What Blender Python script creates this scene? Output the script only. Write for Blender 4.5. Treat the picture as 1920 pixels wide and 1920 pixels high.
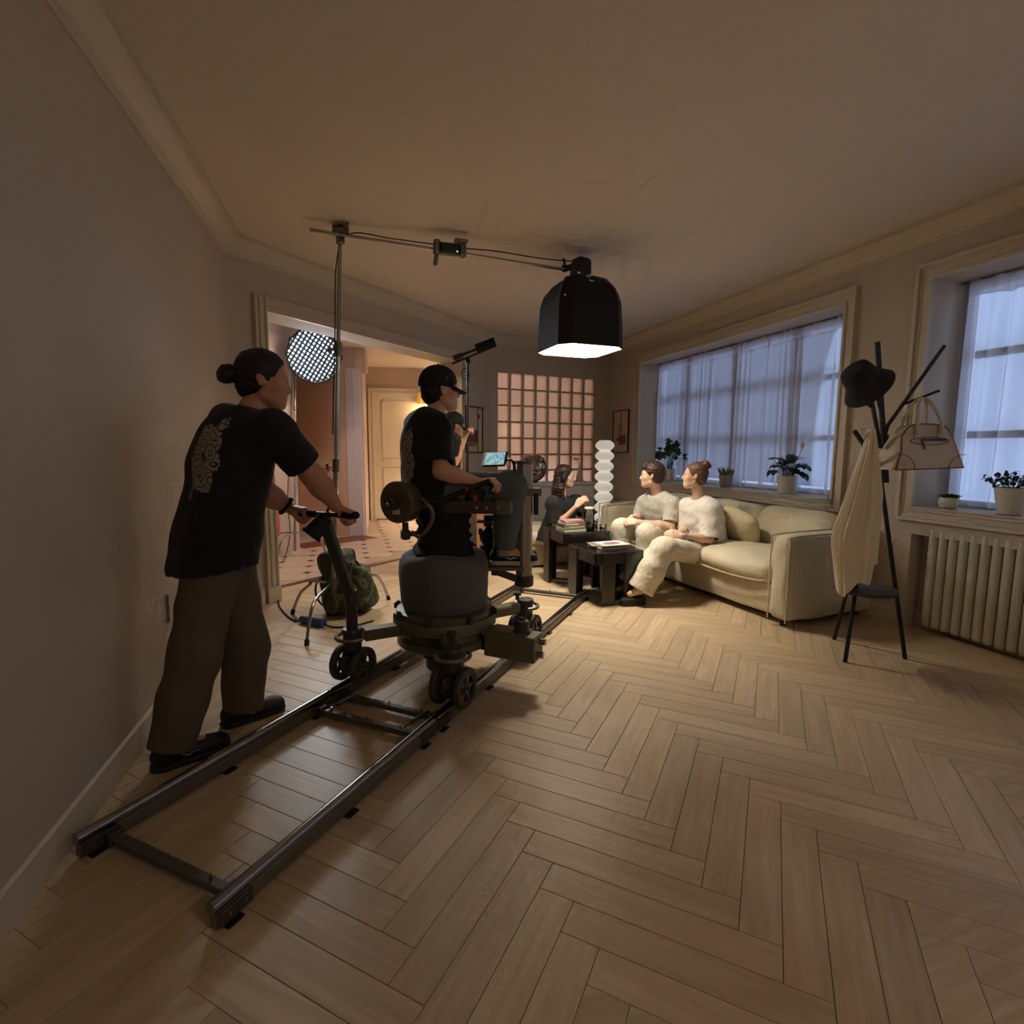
import bpy, bmesh, math, random
import numpy as np
from mathutils import Matrix, Vector
random.seed(7); rng = np.random.default_rng(7)
for o in list(bpy.data.objects): bpy.data.objects.remove(o)
SC = bpy.context.scene
COL = SC.collection
# ------------------------------------------------------------------ camera
cam = bpy.data.cameras.new('camera'); camo = bpy.data.objects.new('camera', cam); COL.objects.link(camo)
cam.sensor_width = 36.0; cam.sensor_fit = 'HORIZONTAL'; cam.lens = 1000.6/1920*36
cam.clip_start = 0.05; cam.clip_end = 60
camo.matrix_world = Matrix.Translation((0, 0, 1.3)) @ Matrix.Rotation(math.radians(-17.25), 4, 'Z') @ \
    Matrix.Rotation(math.radians(90-6.7), 4, 'X') @ Matrix.Rotation(math.radians(.31), 4, 'Z')
SC.camera = camo
SC.view_settings.view_transform = 'Standard'; SC.view_settings.look = 'None'
SC.view_settings.gamma = 1.0; SC.view_settings.use_curve_mapping = False
SC.view_settings.exposure = 0.12
# ------------------------------------------------------------------ world: overcast blue dusk outside the windows
W = bpy.data.worlds.new('dusk'); SC.world = W; W.use_nodes = True
bg = W.node_tree.nodes['Background']
bg.inputs[0].default_value = (.42, .55, .88, 1); bg.inputs[1].default_value = 2.35
try:
    SC.cycles.max_bounces = 7; SC.cycles.diffuse_bounces = 3; SC.cycles.glossy_bounces = 3; SC.cycles.transmission_bounces = 6; SC.cycles.transparent_max_bounces = 12; SC.cycles.use_adaptive_sampling = True; SC.cycles.adaptive_threshold = .09; SC.cycles.adaptive_min_samples = 14
    SC.cycles.use_denoising = True
    SC.cycles.caustics_reflective = False; SC.cycles.caustics_refractive = False
    SC.cycles.sample_clamp_indirect = 6
except Exception: pass

def light(name, kind, loc, power, color, size=.3, target=None, size_y=None, spread=None, spot=None):
    l = bpy.data.lights.new(name, kind); l.energy = power; l.color = color
    if kind == 'AREA':
        l.size = size
        if size_y: l.shape = 'RECTANGLE'; l.size_y = size_y
        else: l.shape = 'DISK'
        if spread: l.spread = math.radians(spread)
    else: l.shadow_soft_size = size
    if kind == 'SPOT': l.spot_size = math.radians(spot or 60); l.spot_blend = .5
    o = bpy.data.objects.new(name, l); COL.objects.link(o); o.location = loc
    if target is not None:
        d = Vector(target)-Vector(loc); o.rotation_euler = d.to_track_quat('-Z', 'Y').to_euler()
    return o
# ------------------------------------------------------------------ materials
def lin(c):
    return tuple(((v/255)/12.92 if v/255 <= .04045 else ((v/255+.055)/1.055)**2.4) for v in c)+(1.,)
MATS = {}
def M(name, col, rough=.6, metal=0., bump=None, var=None, emit=0., spec=.5, trans=0., sheen=0., coat=0., alpha=1.):
    """col sRGB 0-255; bump=(scale,strength); var=(scale,amount) brightness mottling"""
    if name in MATS: return MATS[name]
    m = bpy.data.materials.new(name); m.use_nodes = True; MATS[name] = m
    nt = m.node_tree; N = nt.nodes; L = nt.links; b = N['Principled BSDF']
    b.inputs['Base Color'].default_value = lin(col); b.inputs['Roughness'].default_value = rough
    b.inputs['Metallic'].default_value = metal; b.inputs['Specular IOR Level'].default_value = spec
    b.inputs['Transmission Weight'].default_value = trans; b.inputs['Coat Weight'].default_value = coat
    if sheen: b.inputs['Sheen Weight'].default_value = sheen
    if emit:
        b.inputs['Emission Color'].default_value = lin(col); b.inputs['Emission Strength'].default_value = emit
    tc = N.new('ShaderNodeTexCoord')
    if var:
        n = N.new('ShaderNodeTexNoise'); n.inputs['Scale'].default_value = var[0]; n.inputs['Detail'].default_value = 4
        L.new(tc.outputs['Object'], n.inputs['Vector'])
        mx = N.new('ShaderNodeMix'); mx.data_type = 'RGBA'; mx.blend_type = 'MULTIPLY'; mx.inputs[0].default_value = 1
        r = N.new('ShaderNodeMapRange'); r.inputs[1].default_value = .3; r.inputs[2].default_value = .7
        r.inputs[3].default_value = 1-var[1]; r.inputs[4].default_value = 1+var[1]
        L.new(n.outputs[0], r.inputs[0]); mx.inputs[6].default_value = lin(col); L.new(r.outputs[0], mx.inputs[7])
        L.new(mx.outputs[2], b.inputs['Base Color'])
    if bump:
        n2 = N.new('ShaderNodeTexNoise'); n2.inputs['Scale'].default_value = bump[0]; n2.inputs['Detail'].default_value = 5
        L.new(tc.outputs['Object'], n2.inputs['Vector'])
        bp = N.new('ShaderNodeBump'); bp.inputs['Strength'].default_value = bump[1]; bp.inputs['Distance'].default_value = .01
        L.new(n2.outputs[0], bp.inputs['Height']); L.new(bp.outputs[0], b.inputs['Normal'])
        if len(bump) > 2:      # broad soft creases under the fine weave
            n3 = N.new('ShaderNodeTexNoise'); n3.inputs['Scale'].default_value = bump[2]; n3.inputs['Detail'].default_value = 3; n3.inputs['Distortion'].default_value = 1.6
            mp3 = N.new('ShaderNodeMapping'); mp3.inputs['Scale'].default_value = (1, 1, .55); mp3.inputs['Rotation'].default_value = (.5, .3, .4); L.new(tc.outputs['Object'], mp3.inputs[0]); L.new(mp3.outputs[0], n3.inputs[0])
            b4 = N.new('ShaderNodeBump'); b4.inputs['Strength'].default_value = bump[3]; b4.inputs['Distance'].default_value = .03
            L.new(n3.outputs[0], b4.inputs['Height']); L.new(b4.outputs[0], bp.inputs['Normal'])
    return m
def nodes(m): return m.node_tree.nodes, m.node_tree.links, m.node_tree.nodes['Principled BSDF']
# ------------------------------------------------------------------ mesh builder
def V3(*a): return np.array(a, float)
def unit(v): v = np.asarray(v, float); return v/(np.linalg.norm(v)+1e-12)
def rz(a): c, s = math.cos(a), math.sin(a); return np.array([[c, -s, 0], [s, c, 0], [0, 0, 1.]])
def frame(zdir, xh=(1, 0, 0)):
    z = unit(zdir); x = np.asarray(xh, float)-np.dot(xh, z)*z
    if np.linalg.norm(x) < 1e-4: x = np.array([0, 1., 0])-z[1]*z
    x = unit(x); return np.stack([x, np.cross(z, x), z], 1)
ORG = {}
class MB:
    def __init__(s): s.v = []; s.f = []; s.n = 0; s.mi = []
    def add(s, v, f, mi=0):
        v = np.asarray(v, float).reshape(-1, 3); s.v.append(v)
        s.f += [tuple(i+s.n for i in q) for q in f]; s.mi += [mi]*len(f); s.n += len(v); return s
    def box(s, c, size, R=None, bev=0., mi=0):
        h = np.array(size, float)/2; R = np.eye(3) if R is None else (rz(R) if np.isscalar(R) else R)
        if bev <= 0:
            v = [(x*h[0], y*h[1], z*h[2]) for x in (-1, 1) for y in (-1, 1) for z in (-1, 1)]
            f = [(0, 1, 3, 2), (4, 6, 7, 5), (0, 4, 5, 1), (2, 3, 7, 6), (0, 2, 6, 4), (1, 5, 7, 3)]
        else:
            b = min(bev, h.min()*.95); v = []; idx = {}
            for sx in (-1, 1):
                for sy in (-1, 1):
                    for sz in (-1, 1):
                        for a in range(3):
                            p = [sx*(h[0]-b), sy*(h[1]-b), sz*(h[2]-b)]; p[a] = (sx, sy, sz)[a]*h[a]
                            idx[sx, sy, sz, a] = len(v); v.append(p)
            f = []
            for a in range(3):
                o1, o2 = (a+1) % 3, (a+2) % 3
                for sg in (-1, 1):
                    q = []
                    for t1, t2 in ((-1, -1), (1, -1), (1, 1), (-1, 1)):
                        k = [0, 0, 0]; k[a] = sg; k[o1] = t1; k[o2] = t2; q.append(idx[k[0], k[1], k[2], a])
                    f.append(tuple(q if sg > 0 else q[::-1]))
                for t1 in (-1, 1):
                    for t2 in (-1, 1):
                        k0 = [0]*3; k1 = [0]*3; k0[a] = -1; k1[a] = 1; k0[o1] = k1[o1] = t1; k0[o2] = k1[o2] = t2
                        q = (idx[(*k0, o1)], idx[(*k1, o1)], idx[(*k1, o2)], idx[(*k0, o2)])
                        f.append(q if t1*t2 < 0 else q[::-1])
            for sx in (-1, 1):
                for sy in (-1, 1):
                    for sz in (-1, 1):
                        q = tuple(idx[sx, sy, sz, a] for a in range(3)); f.append(q if sx*sy*sz > 0 else q[::-1])
        return s.add(np.array(v)@R.T+np.array(c, float), f, mi)
    def bar(s, a, b, w, h=None, up=(0, 0, 1), bev=0., mi=0):
        """square bar from a to b, w across, h along 'up'"""
        a = np.array(a, float); b = np.array(b, float); y = unit(b-a); x = np.cross(y, up)
        x = unit(x) if np.linalg.norm(x) > 1e-4 else np.array([1., 0, 0]); z = np.cross(x, y)
        return s.box((a+b)/2, (w, np.linalg.norm(b-a), h or w), np.stack([x, y, z], 1), bev, mi)
    def cyl(s, a, b, r1, r2=None, n=16, cap=True, mi=0):
        return s.tube([a, b], [r1, r1 if r2 is None else r2], n, cap, mi=mi)
    def tube(s, path, r, n=8, cap=True, closed=False, mi=0, flat=None):
        P = np.array(path, float); m = len(P); r = np.full(m, r) if np.isscalar(r) else np.array(r, float)
        T = np.gradient(P, axis=0) if m > 2 else np.stack([P[1]-P[0]]*2)
        if closed: T = np.roll(P, -1, 0)-np.roll(P, 1, 0)
        F = frame(T[0]); x = F[:, 0]; v = []
        ang = np.arange(n)*2*math.pi/n
        for i in range(m):
            t = unit(T[i]); x = x-np.dot(x, t)*t
            x = unit(x) if np.linalg.norm(x) > 1e-5 else frame(t)[:, 0]
            y = np.cross(t, x); fl = 1 if flat is None else flat
            v.append(P[i]+r[i]*(np.cos(ang)[:, None]*x+fl*np.sin(ang)[:, None]*y))
        f = []
        for i in range(m if closed else m-1):
            j = (i+1) % m
            f += [(i*n+k, i*n+(k+1) % n, j*n+(k+1) % n, j*n+k) for k in range(n)]
        if cap and not closed: f += [tuple(range(n))[::-1], tuple(range((m-1)*n, m*n))]
        return s.add(np.concatenate(v), f, mi)
    def lathe(s, prof, c=(0, 0, 0), n=24, axis=(0, 0, 1), cap=True, mi=0, xh=(1, 0, 0), sx=1, sy=1):
        R = frame(axis, xh); ang = np.arange(n)*2*math.pi/n; v = []
        for r, z in prof: v.append(np.stack([sx*r*np.cos(ang), sy*r*np.sin(ang), np.full(n, z)], 1)@R.T+np.array(c, float))
        m = len(prof); f = []
        for i in range(m-1): f += [(i*n+k, i*n+(k+1) % n, (i+1)*n+(k+1) % n, (i+1)*n+k) for k in range(n)]
        if cap: f += [tuple(range(n))[::-1], tuple(range((m-1)*n, m*n))]
        return s.add(np.concatenate(v), f, mi)
    def sph(s, c, r, n=16, m=10, R=None, mi=0):
        r = np.array([r]*3 if np.isscalar(r) else r, float); v = [(0, 0, -1)]
        for i in range(1, m):
            t = math.pi*i/m-math.pi/2
            v += [(math.cos(t)*math.cos(2*math.pi*k/n), math.cos(t)*math.sin(2*math.pi*k/n), math.sin(t)) for k in range(n)]
        v.append((0, 0, 1)); f = [(0, 1+(k+1) % n, 1+k) for k in range(n)]
        for i in range(m-2): f += [(1+i*n+k, 1+i*n+(k+1) % n, 1+(i+1)*n+(k+1) % n, 1+(i+1)*n+k) for k in range(n)]
        e = len(v)-1; b = 1+(m-2)*n; f += [(b+k, b+(k+1) % n, e) for k in range(n)]
        R = np.eye(3) if R is None else R
        return s.add((np.array(v)*r)@R.T+np.array(c, float), f, mi)
    def torus(s, c, Rr, r, axis=(0, 0, 1), n=24, m=8, a0=0, a1=None, xh=(1, 0, 0), mi=0):
        F = frame(axis, xh); full = a1 is None; a1 = 2*math.pi if full else a1
        t = np.linspace(a0, a1, n, endpoint=not full)
        P = (np.stack([Rr*np.cos(t), Rr*np.sin(t), 0*t], 1))@F.T+np.array(c, float)
        return s.tube(P, r, m, True, closed=full, mi=mi)
    def prism(s, poly, h, o=(0, 0, 0), R=None, mi=0):
        """2D polygon (CCW) in local xy extruded to z=h"""
        R = np.eye(3) if R is None else R; n = len(poly)
        v = [(x, y, 0) for x, y in poly]+[(x, y, h) for x, y in poly]
        f = [tuple(range(n))[::-1], tuple(range(n, 2*n))]+[(k, (k+1) % n, n+(k+1) % n, n+k) for k in range(n)]
        return s.add(np.array(v, float)@R.T+np.array(o, float), f, mi)
    def grid(s, P, closed_u=False, mi=0):
        a, b = P.shape[:2]; f = []
        for i in range(a if closed_u else a-1):
            for j in range(b-1): f.append((i*b+j, i*b+j+1, ((i+1) % a)*b+j+1, ((i+1) % a)*b+j))
        return s.add(P.reshape(-1, 3), f, mi)
    def sweep(s, prof, path, mi=0):
        """prof [(out,up)] swept along a 2D polyline [(x,y,z0)] with mitres; 'out' to the right of travel"""
        P = [np.array(p[:2], float) for p in path]; z = [p[2] for p in path]; m = len(P); k = len(prof); v = []
        for i in range(m):
            d0 = unit(P[i]-P[i-1]) if i else unit(P[1]-P[0]); d1 = unit(P[i+1]-P[i]) if i < m-1 else d0
            n0 = np.array([d0[1], -d0[0]]); n1 = np.array([d1[1], -d1[0]]); b = unit(n0+n1); q = 1/max(.3, np.dot(b, n0))
            for o, u in prof: v.append((*(P[i]+b*q*o), z[i]+u))
        f = []
        for i in range(m-1): f += [(i*k+j, i*k+j+1, (i+1)*k+j+1, (i+1)*k+j) for j in range(k-1)]
        f += [tuple(range(k))[::-1], tuple(range((m-1)*k, m*k))]
        return s.add(v, f, mi)
    def data(s): return np.concatenate(s.v)
    def build(s, name, mat, parent=None, smooth=35, org=None, flip=False):
        v = s.data()
        if parent is not None: base = ORG[parent.name]
        elif org is not None: base = np.array(org, float)
        else: base = np.array([(v[:, 0].min()+v[:, 0].max())/2, (v[:, 1].min()+v[:, 1].max())/2, v[:, 2].min()])
        me = bpy.data.meshes.new(name); me.from_pydata((v-base).tolist(), [], s.f)
        for m in (mat if isinstance(mat, (list, tuple)) else [mat]): me.materials.append(m)
        if any(s.mi): me.polygons.foreach_set('material_index', s.mi)
        if smooth:
            me.shade_smooth()
            if smooth < 180: me.set_sharp_from_angle(angle=math.radians(smooth))
        me.update()
        o = bpy.data.objects.new(name, me); COL.objects.link(o)
        if parent is not None: o.parent = parent
        else: o.location = base
        ORG[o.name] = base
        return o
def tag(o, label=None, cat=None, group=None, kind=None):
    if label: o['label'] = label
    if cat: o['category'] = cat
    if group: o['group'] = group
    if kind: o['kind'] = kind
    return o
def thing(name, label, cat, base, group=None):
    o = bpy.data.objects.new(name, None); COL.objects.link(o); o.empty_display_size = .1
    o.location = base; ORG[o.name] = np.array(base, float); return tag(o, label, cat, group)
def struct(name, mb, mat, parent=None, **k):
    o = mb.build(name, mat, parent, **k); o['kind'] = 'structure'; return o
def inst(name, src, parent, loc, rot=None, scale=None):
    """another object sharing src's mesh; loc is world, under an unrotated parent"""
    o = bpy.data.objects.new(name, src.data); COL.objects.link(o); o.parent = parent
    o.location = np.array(loc, float)-ORG[parent.name]; ORG[o.name] = np.array(loc, float)
    if rot is not None: o.rotation_euler = rot
    if scale is not None: o.scale = scale
    return o
def smoothpath(pts, k=6):
    P = np.array(pts, float); Q = np.concatenate([[2*P[0]-P[1]], P, [2*P[-1]-P[-2]]]); out = []
    for i in range(1, len(Q)-2):
        for t in np.linspace(0, 1, k, endpoint=False):
            a, b, c, d = Q[i-1:i+3]
            out.append(.5*(2*b+(c-a)*t+(2*a-5*b+4*c-d)*t*t+(3*b-a-3*c+d)*t**3))
    out.append(P[-1]); return np.array(out)
# camera-right / away-from-camera axes of this photograph's room, used only to orient figures
CR = np.array([math.cos(math.radians(17.25)), -math.sin(math.radians(17.25)), 0]); CF = np.array([-CR[1], CR[0], 0])
def hd(deg, pitch=0):
    """heading: degrees to the right of the viewing axis, pitch up"""
    a = math.radians(deg); p = math.radians(pitch)
    return (math.sin(a)*CR+math.cos(a)*CF)*math.cos(p)+np.array([0, 0, math.sin(p)])

# ================================================================== STRUCTURE
wallm = M('wall_paint', (196, 182, 162), .75, bump=(60, .04), var=(1.3, .03))
trimm = M('trim_paint', (205, 192, 168), .5, bump=(40, .02))
ceilm = M('ceiling_paint', (222, 210, 192), .85, var=(.8, .02))
hallm = M('hall_paint', (206, 186, 172), .7, var=(1.2, .03))
ZC = 2.88
C0 = np.array([-.83, 4.65]); C1 = np.array([1.95, 7.345]); C2 = np.array([3.95, 7.68])
du = unit(C1-C0); dn = np.array([-du[1], du[0]])          # along the diagonal wall, and towards the hall
def DWp(s, t=0): return C0+du*s+dn*t
def wseg(mb, p, q, z0, z1, th):
    """wall slab from p to q, thickness th to the left of travel"""
    p = np.array(p[:2], float); q = np.array(q[:2], float); d = unit(q-p); n = np.array([-d[1], d[0]])*th
    v = [(*a, z) for z in (z0, z1) for a in (p, q, q+n, p+n)]
    mb.add(v, [(3, 2, 1, 0), (4, 5, 6, 7), (0, 1, 5, 4), (1, 2, 6, 5), (2, 3, 7, 6), (3, 0, 4, 7)])
# ---- floor: base slab and herringbone planks
mb = MB(); mb.box((1.6, 2.7, -.062), (6.2, 10.2, .1))
jointm = M('plank_joint', (104, 82, 58), .8)
floor = struct('floor', mb, jointm, org=(0, 0, 0))
pm = M('plank_oak', (197, 160, 116), .42, spec=.45)
N_, L_, B_ = nodes(pm)
tc = N_.new('ShaderNodeTexCoord'); mp = N_.new('ShaderNodeMapping'); mp.inputs['Scale'].default_value = (2.2, 26, 26)
oi = N_.new('ShaderNodeObjectInfo'); ad = N_.new('ShaderNodeVectorMath'); ad.operation = 'ADD'
sc_ = N_.new('ShaderNodeVectorMath'); sc_.operation = 'SCALE'; sc_.inputs[3].default_value = 37.
cmb = N_.new('ShaderNodeCombineXYZ'); 
for i_ in range(3): L_.new(oi.outputs['Random'], cmb.inputs[i_])
L_.new(cmb.outputs[0], sc_.inputs[0]); L_.new(tc.outputs['Object'], ad.inputs[0]); L_.new(sc_.outputs[0], ad.inputs[1])
L_.new(ad.outputs[0], mp.inputs[0])
gn = N_.new('ShaderNodeTexNoise'); gn.inputs['Scale'].default_value = 1.; gn.inputs['Detail'].default_value = 6; gn.inputs['Distortion'].default_value = 1.2
L_.new(mp.outputs[0], gn.inputs['Vector'])
cr = N_.new('ShaderNodeValToRGB'); cr.color_ramp.elements[0].position = .25; cr.color_ramp.elements[1].position = .8
cr.color_ramp.elements[0].color = lin((182, 157, 123)); cr.color_ramp.elements[1].color = lin((214, 191, 157))
L_.new(gn.outputs[0], cr.inputs[0])
hs = N_.new('ShaderNodeHueSaturation'); mr = N_.new('ShaderNodeMapRange'); mr.inputs[3].default_value = .9; mr.inputs[4].default_value = 1.08
L_.new(oi.outputs['Random'], mr.inputs[0]); L_.new(mr.outputs[0], hs.inputs['Value']); L_.new(cr.outputs[0], hs.inputs['Color'])
L_.new(hs.outputs[0], B_.inputs['Base Color'])
bp_ = N_.new('ShaderNodeBump'); bp_.inputs['Strength'].default_value = .12; bp_.inputs['Distance'].default_value = .004
L_.new(gn.outputs[0], bp_.inputs['Height']); L_.new(bp_.outputs[0], B_.inputs['Normal'])
PW, PL = .1085, .651
fa = math.radians(1.74); fR = np.array([[math.cos(fa), -math.sin(fa)], [math.sin(fa), math.cos(fa)]])
ex = np.array([1, 1])/math.sqrt(2); ey = np.array([-1, 1])/math.sqrt(2)
O_ = np.array([1.5535, 2.189])-(PL+PW)*ex-PW*ey
def inside(p):
    if not (-1.4 < p[0] < 4.2 and -1.9 < p[1] < 7.9): return False
    a = p-C0
    if a@dn > .36 or (a@dn > .05 and not (.2 < a@du < 3.25)): return False
    return p[1] < 7.345+(p[0]-1.95)*.1675+.1
planks = []
for m_ in range(-9, 12):
    for j_ in range(-90, 90):
        for ori in (0, 1):
            c = (np.array([j_*PW+PL/2, j_*PW+PW/2]) if ori == 0 else np.array([j_*PW+PW/2, j_*PW+PW+PL/2]))+m_*np.array([PL, -PL])
            p = fR@(O_+c[0]*ex+c[1]*ey)
            if inside(p): planks.append((p, fa+math.pi/4+ori*math.pi/2))
def inview(p):
    f = p@CF[:2]; r = p@CR[:2]; return f > .95 and -1.02 < r/f < 1.0
planks.sort(key=lambda q: (0 if inview(q[0]) else 1, float(np.hypot(*q[0]))))
src = MB().box((0, 0, -.004), (PL-.0016, PW-.0016, .008), bev=.0012)
first = None; rest = MB()
for i, (p, a) in enumerate(planks):
    if i < 300:
        if first is None:
            first = src.build('plank', pm, floor, smooth=0); first.location = (*p, 0); first.rotation_euler = (0, 0, a); first['kind'] = 'structure'
        else: inst('plank', first, floor, (*p, 0), (0, 0, a))
    else: rest.box((*p, -.004), (PL-.0016, PW-.0016, .008), a)
pm2 = pm.copy(); pm2.name = 'plank_oak_far'
o = rest.build('far_planks', pm2, floor, smooth=0); o['kind'] = 'stuff'
for n in pm2.node_tree.nodes:
    if n.type == 'OBJECT_INFO': oi2 = n
ge = pm2.node_tree.nodes.new('ShaderNodeNewGeometry')
for l in list(pm2.node_tree.links):
    if l.from_node.type == 'OBJECT_INFO' and l.from_socket.name == 'Random': pm2.node_tree.links.new(ge.outputs['Random Per Island'], l.to_socket)
# ---- ceiling and walls
mb = MB(); mb.box((1.6, 2.9, ZC+.05), (6.6, 9.8, .1)); struct('ceiling', mb, ceilm)
mb = MB(); wseg(mb, (-1.0179, -1.9), C0, 0, ZC, .12); struct('wall_left', mb, wallm)
mb = MB(); S0, S1, HT = .333, 3.12, 2.40
for s0, s1, z0, z1 in ((0, S0, 0, ZC), (S1, 3.95, 0, ZC), (S0, S1, HT, ZC)): wseg(mb, DWp(s0), DWp(s1), z0, z1, .30)
struct('wall_diagonal', mb, wallm)
mb = MB(); wseg(mb, (4.4, -1.8), (-1.2, -1.8), 0, ZC, -.12); struct('wall_back', mb, wallm)
XW = 3.95; W1 = (3.52, 6.70, .88, 2.49); W2 = (-.37, 2.83, .89, 2.49)
mb = MB()
def wb(y0, y1, z0, z1, x0=XW, x1=4.32): mb.box(((x0+x1)/2, (y0+y1)/2, (z0+z1)/2), (x1-x0, y1-y0, z1-z0))
wb(-1.9, 7.9, 2.49, ZC); wb(6.70, 7.9, 0, 2.49); wb(2.83, 3.52, 0, 2.49); wb(-1.9, -.37, 0, 2.49)
wb(3.52, 6.70, 0, .88); wb(-.37, 2.83, .70, .89); wb(-.37, 2.83, 0, .70, x0=4.08)
struct('wall_right', mb, wallm)
# ---- far wall with glass-block window
fu = unit(C2-C1); fn = np.array([-fu[1], fu[0]]); FL = float(np.linalg.norm(C2-C1))
def FWp(s, t=0): return C1+fu*s+fn*t
G0, G1, GZ0, GZ1 = .115, 1.79, .30, 2.385
mb = MB()
for s0, s1, z0, z1 in ((-.1, G0, 0, ZC), (G1, FL+.2, 0, ZC), (G0, G1, 0, GZ0), (G0, G1, GZ1, ZC)): wseg(mb, FWp(s0), FWp(s1), z0, z1, .12)
struct('wall_far', mb, wallm)
gb = M('glass_block', (246, 240, 243), .4, trans=.9, spec=.5)
N_, L_, B_ = nodes(gb); B_.inputs['IOR'].default_value = 1.3
tc = N_.new('ShaderNodeTexCoord'); wv = N_.new('ShaderNodeTexChecker'); wv.inputs['Scale'].default_value = 90
rt = N_.new('ShaderNodeMapping'); rt.inputs['Rotation'].default_value = (0, math.radians(45), 0)
L_.new(tc.outputs['Object'], rt.inputs[0]); L_.new(rt.outputs[0], wv.inputs[0])
b3 = N_.new('ShaderNodeBump'); b3.inputs['Strength'].default_value = .5; b3.inputs['Distance'].default_value = .006
L_.new(wv.outputs[1], b3.inputs['Height']); L_.new(b3.outputs[0], B_.inputs['Normal'])
tl_ = N_.new('ShaderNodeBsdfTranslucent'); tl_.inputs[0].default_value = lin((242, 236, 240)); mg_ = N_.new('ShaderNodeMixShader'); mg_.inputs[0].default_value = .5
L_.new(B_.outputs[0], mg_.inputs[1]); L_.new(tl_.outputs[0], mg_.inputs[2]); L_.new(mg_.outputs[0], N_['Material Output'].inputs[0])
grout = M('block_grout', (196, 176, 148), .8, bump=(80, .1))
nc, nr = 8, 9; bw = (G1-G0)/nc; bh = (GZ1-GZ0)/nr; aF = math.atan2(fu[1], fu[0])
gw = thing('window_3', 'glass block window of square textured blocks in the far wall', 'window', (*FWp((G0+G1)/2, .06), GZ0)); gw['kind'] = 'structure'
mb = MB()
for i in range(nc+1): mb.box((*FWp(G0+i*bw, .06), (GZ0+GZ1)/2), (.026, .087, GZ1-GZ0), aF)
for j in range(nr+1): mb.box((*FWp((G0+G1)/2, .06), GZ0+j*bh), (G1-G0, .0865, .026), aF)
mb.build('grout', grout, gw, smooth=0)
first = None
for i in range(nc):
    for j in range(nr):
        p = (*FWp(G0+(i+.5)*bw, .06), GZ0+(j+.5)*bh)
        if first is None:
            first = MB().box((0, 0, 0), (bw-.022, .085, bh-.022), bev=.012).build('glass_block', gb, gw, smooth=0)
            first.location = np.array(p)-ORG[gw.name]; first.rotation_euler = (0, 0, aF); first.data.transform(Matrix.Translation(ORG[gw.name]))
        else: inst('glass_block', first, gw, p, (0, 0, aF))
# ---- cornice, baseboards
prof = [(0, -.135), (.012, -.135), (.014, -.12), (.03, -.112), (.036, -.095), (.055, -.075), (.085, -.055), (.1, -.035), (.105, -.022), (.13, -.018), (.13, 0), (0, 0)]
path = [(-1.015, -1.8), tuple(C0), tuple(C1), tuple(C2), (XW, -1.8)]
mb = MB().sweep(prof, [(*p, ZC) for p in path]); struct('trim_1', mb, trimm, smooth=20)
bprof = [(0, 0), (.018, 0), (.018, .085), (.012, .1), (.012, .112), (0, .12)]
mb = MB().sweep(bprof, [(-1.015, -1.8, 0), (*C0, 0), (*DWp(.2), 0)]); struct('baseboard_left', mb, trimm)
mb = MB().sweep(bprof, [(*DWp(3.24), 0), (*C1, 0), (*C2, 0), (XW, 2.84, 0)]); struct('baseboard_right', mb, trimm)
mb = MB().sweep(bprof, [(4.08, 2.83, 0), (4.08, -.37, 0)]); struct('baseboard_niche', mb, trimm)
# ---- casing of the wide opening in the diagonal wall
mb = MB()
for s0, s1 in ((S0-.115, S0), (S1, S1+.115)):
    for a, b, pr in ((0, .018, .035), (.018, .045, .02), (.045, .07, .03), (.07, .1, .018), (.1, .115, .028)):
        wseg(mb, DWp(s0+a, -pr), DWp(s0+b, -pr), .13, HT+.115, pr)
    wseg(mb, DWp(s0-.006, -.04), DWp(s1+.006, -.04), 0, .13, .04)
for a, b, pr in ((.115, .1, .028), (.1, .07, .018), (.07, .045, .022), (.045, .018, .016), (.018, 0, .024)):
    wseg(mb, DWp(S0-.0, -pr), DWp(S1, -pr), HT+b, HT+a, pr)
struct('trim_2', mb, trimm, smooth=0)
# ---- windows: casing, sash, panes, sill
def ring(mb, y0, y1, z0, z1, w, x0, x1):
    xc, dx = (x0+x1)/2, x1-x0
    mb.box((xc, (y0+y1)/2, z1-w/2), (dx, y1-y0, w)); mb.box((xc, (y0+y1)/2, z0+w/2), (dx, y1-y0, w))
    mb.box((xc, y0+w/2, (z0+z1)/2), (dx, w, z1-z0-2*w)); mb.box((xc, y1-w/2, (z0+z1)/2), (dx, w, z1-z0-2*w))
sashm = M('sash_white', (190, 190, 192), .45)
panem = bpy.data.materials.new('pane_glass'); panem.use_nodes = True
N_, L_, B_ = nodes(panem); tr_ = N_.new('ShaderNodeBsdfTransparent'); gl = N_.new('ShaderNodeBsdfGlossy'); gl.inputs['Roughness'].default_value = .02
fr = N_.new('ShaderNodeFresnel'); fr.inputs[0].default_value = 1.45; mxs = N_.new('ShaderNodeMixShader')
L_.new(fr.outputs[0], mxs.inputs[0]); L_.new(tr_.outputs[0], mxs.inputs[1]); L_.new(gl.outputs[0], mxs.inputs[2])
tr_.inputs[0].default_value = (.93, .96, .97, 1); L_.new(mxs.outputs[0], N_['Material Output'].inputs[0])
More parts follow.
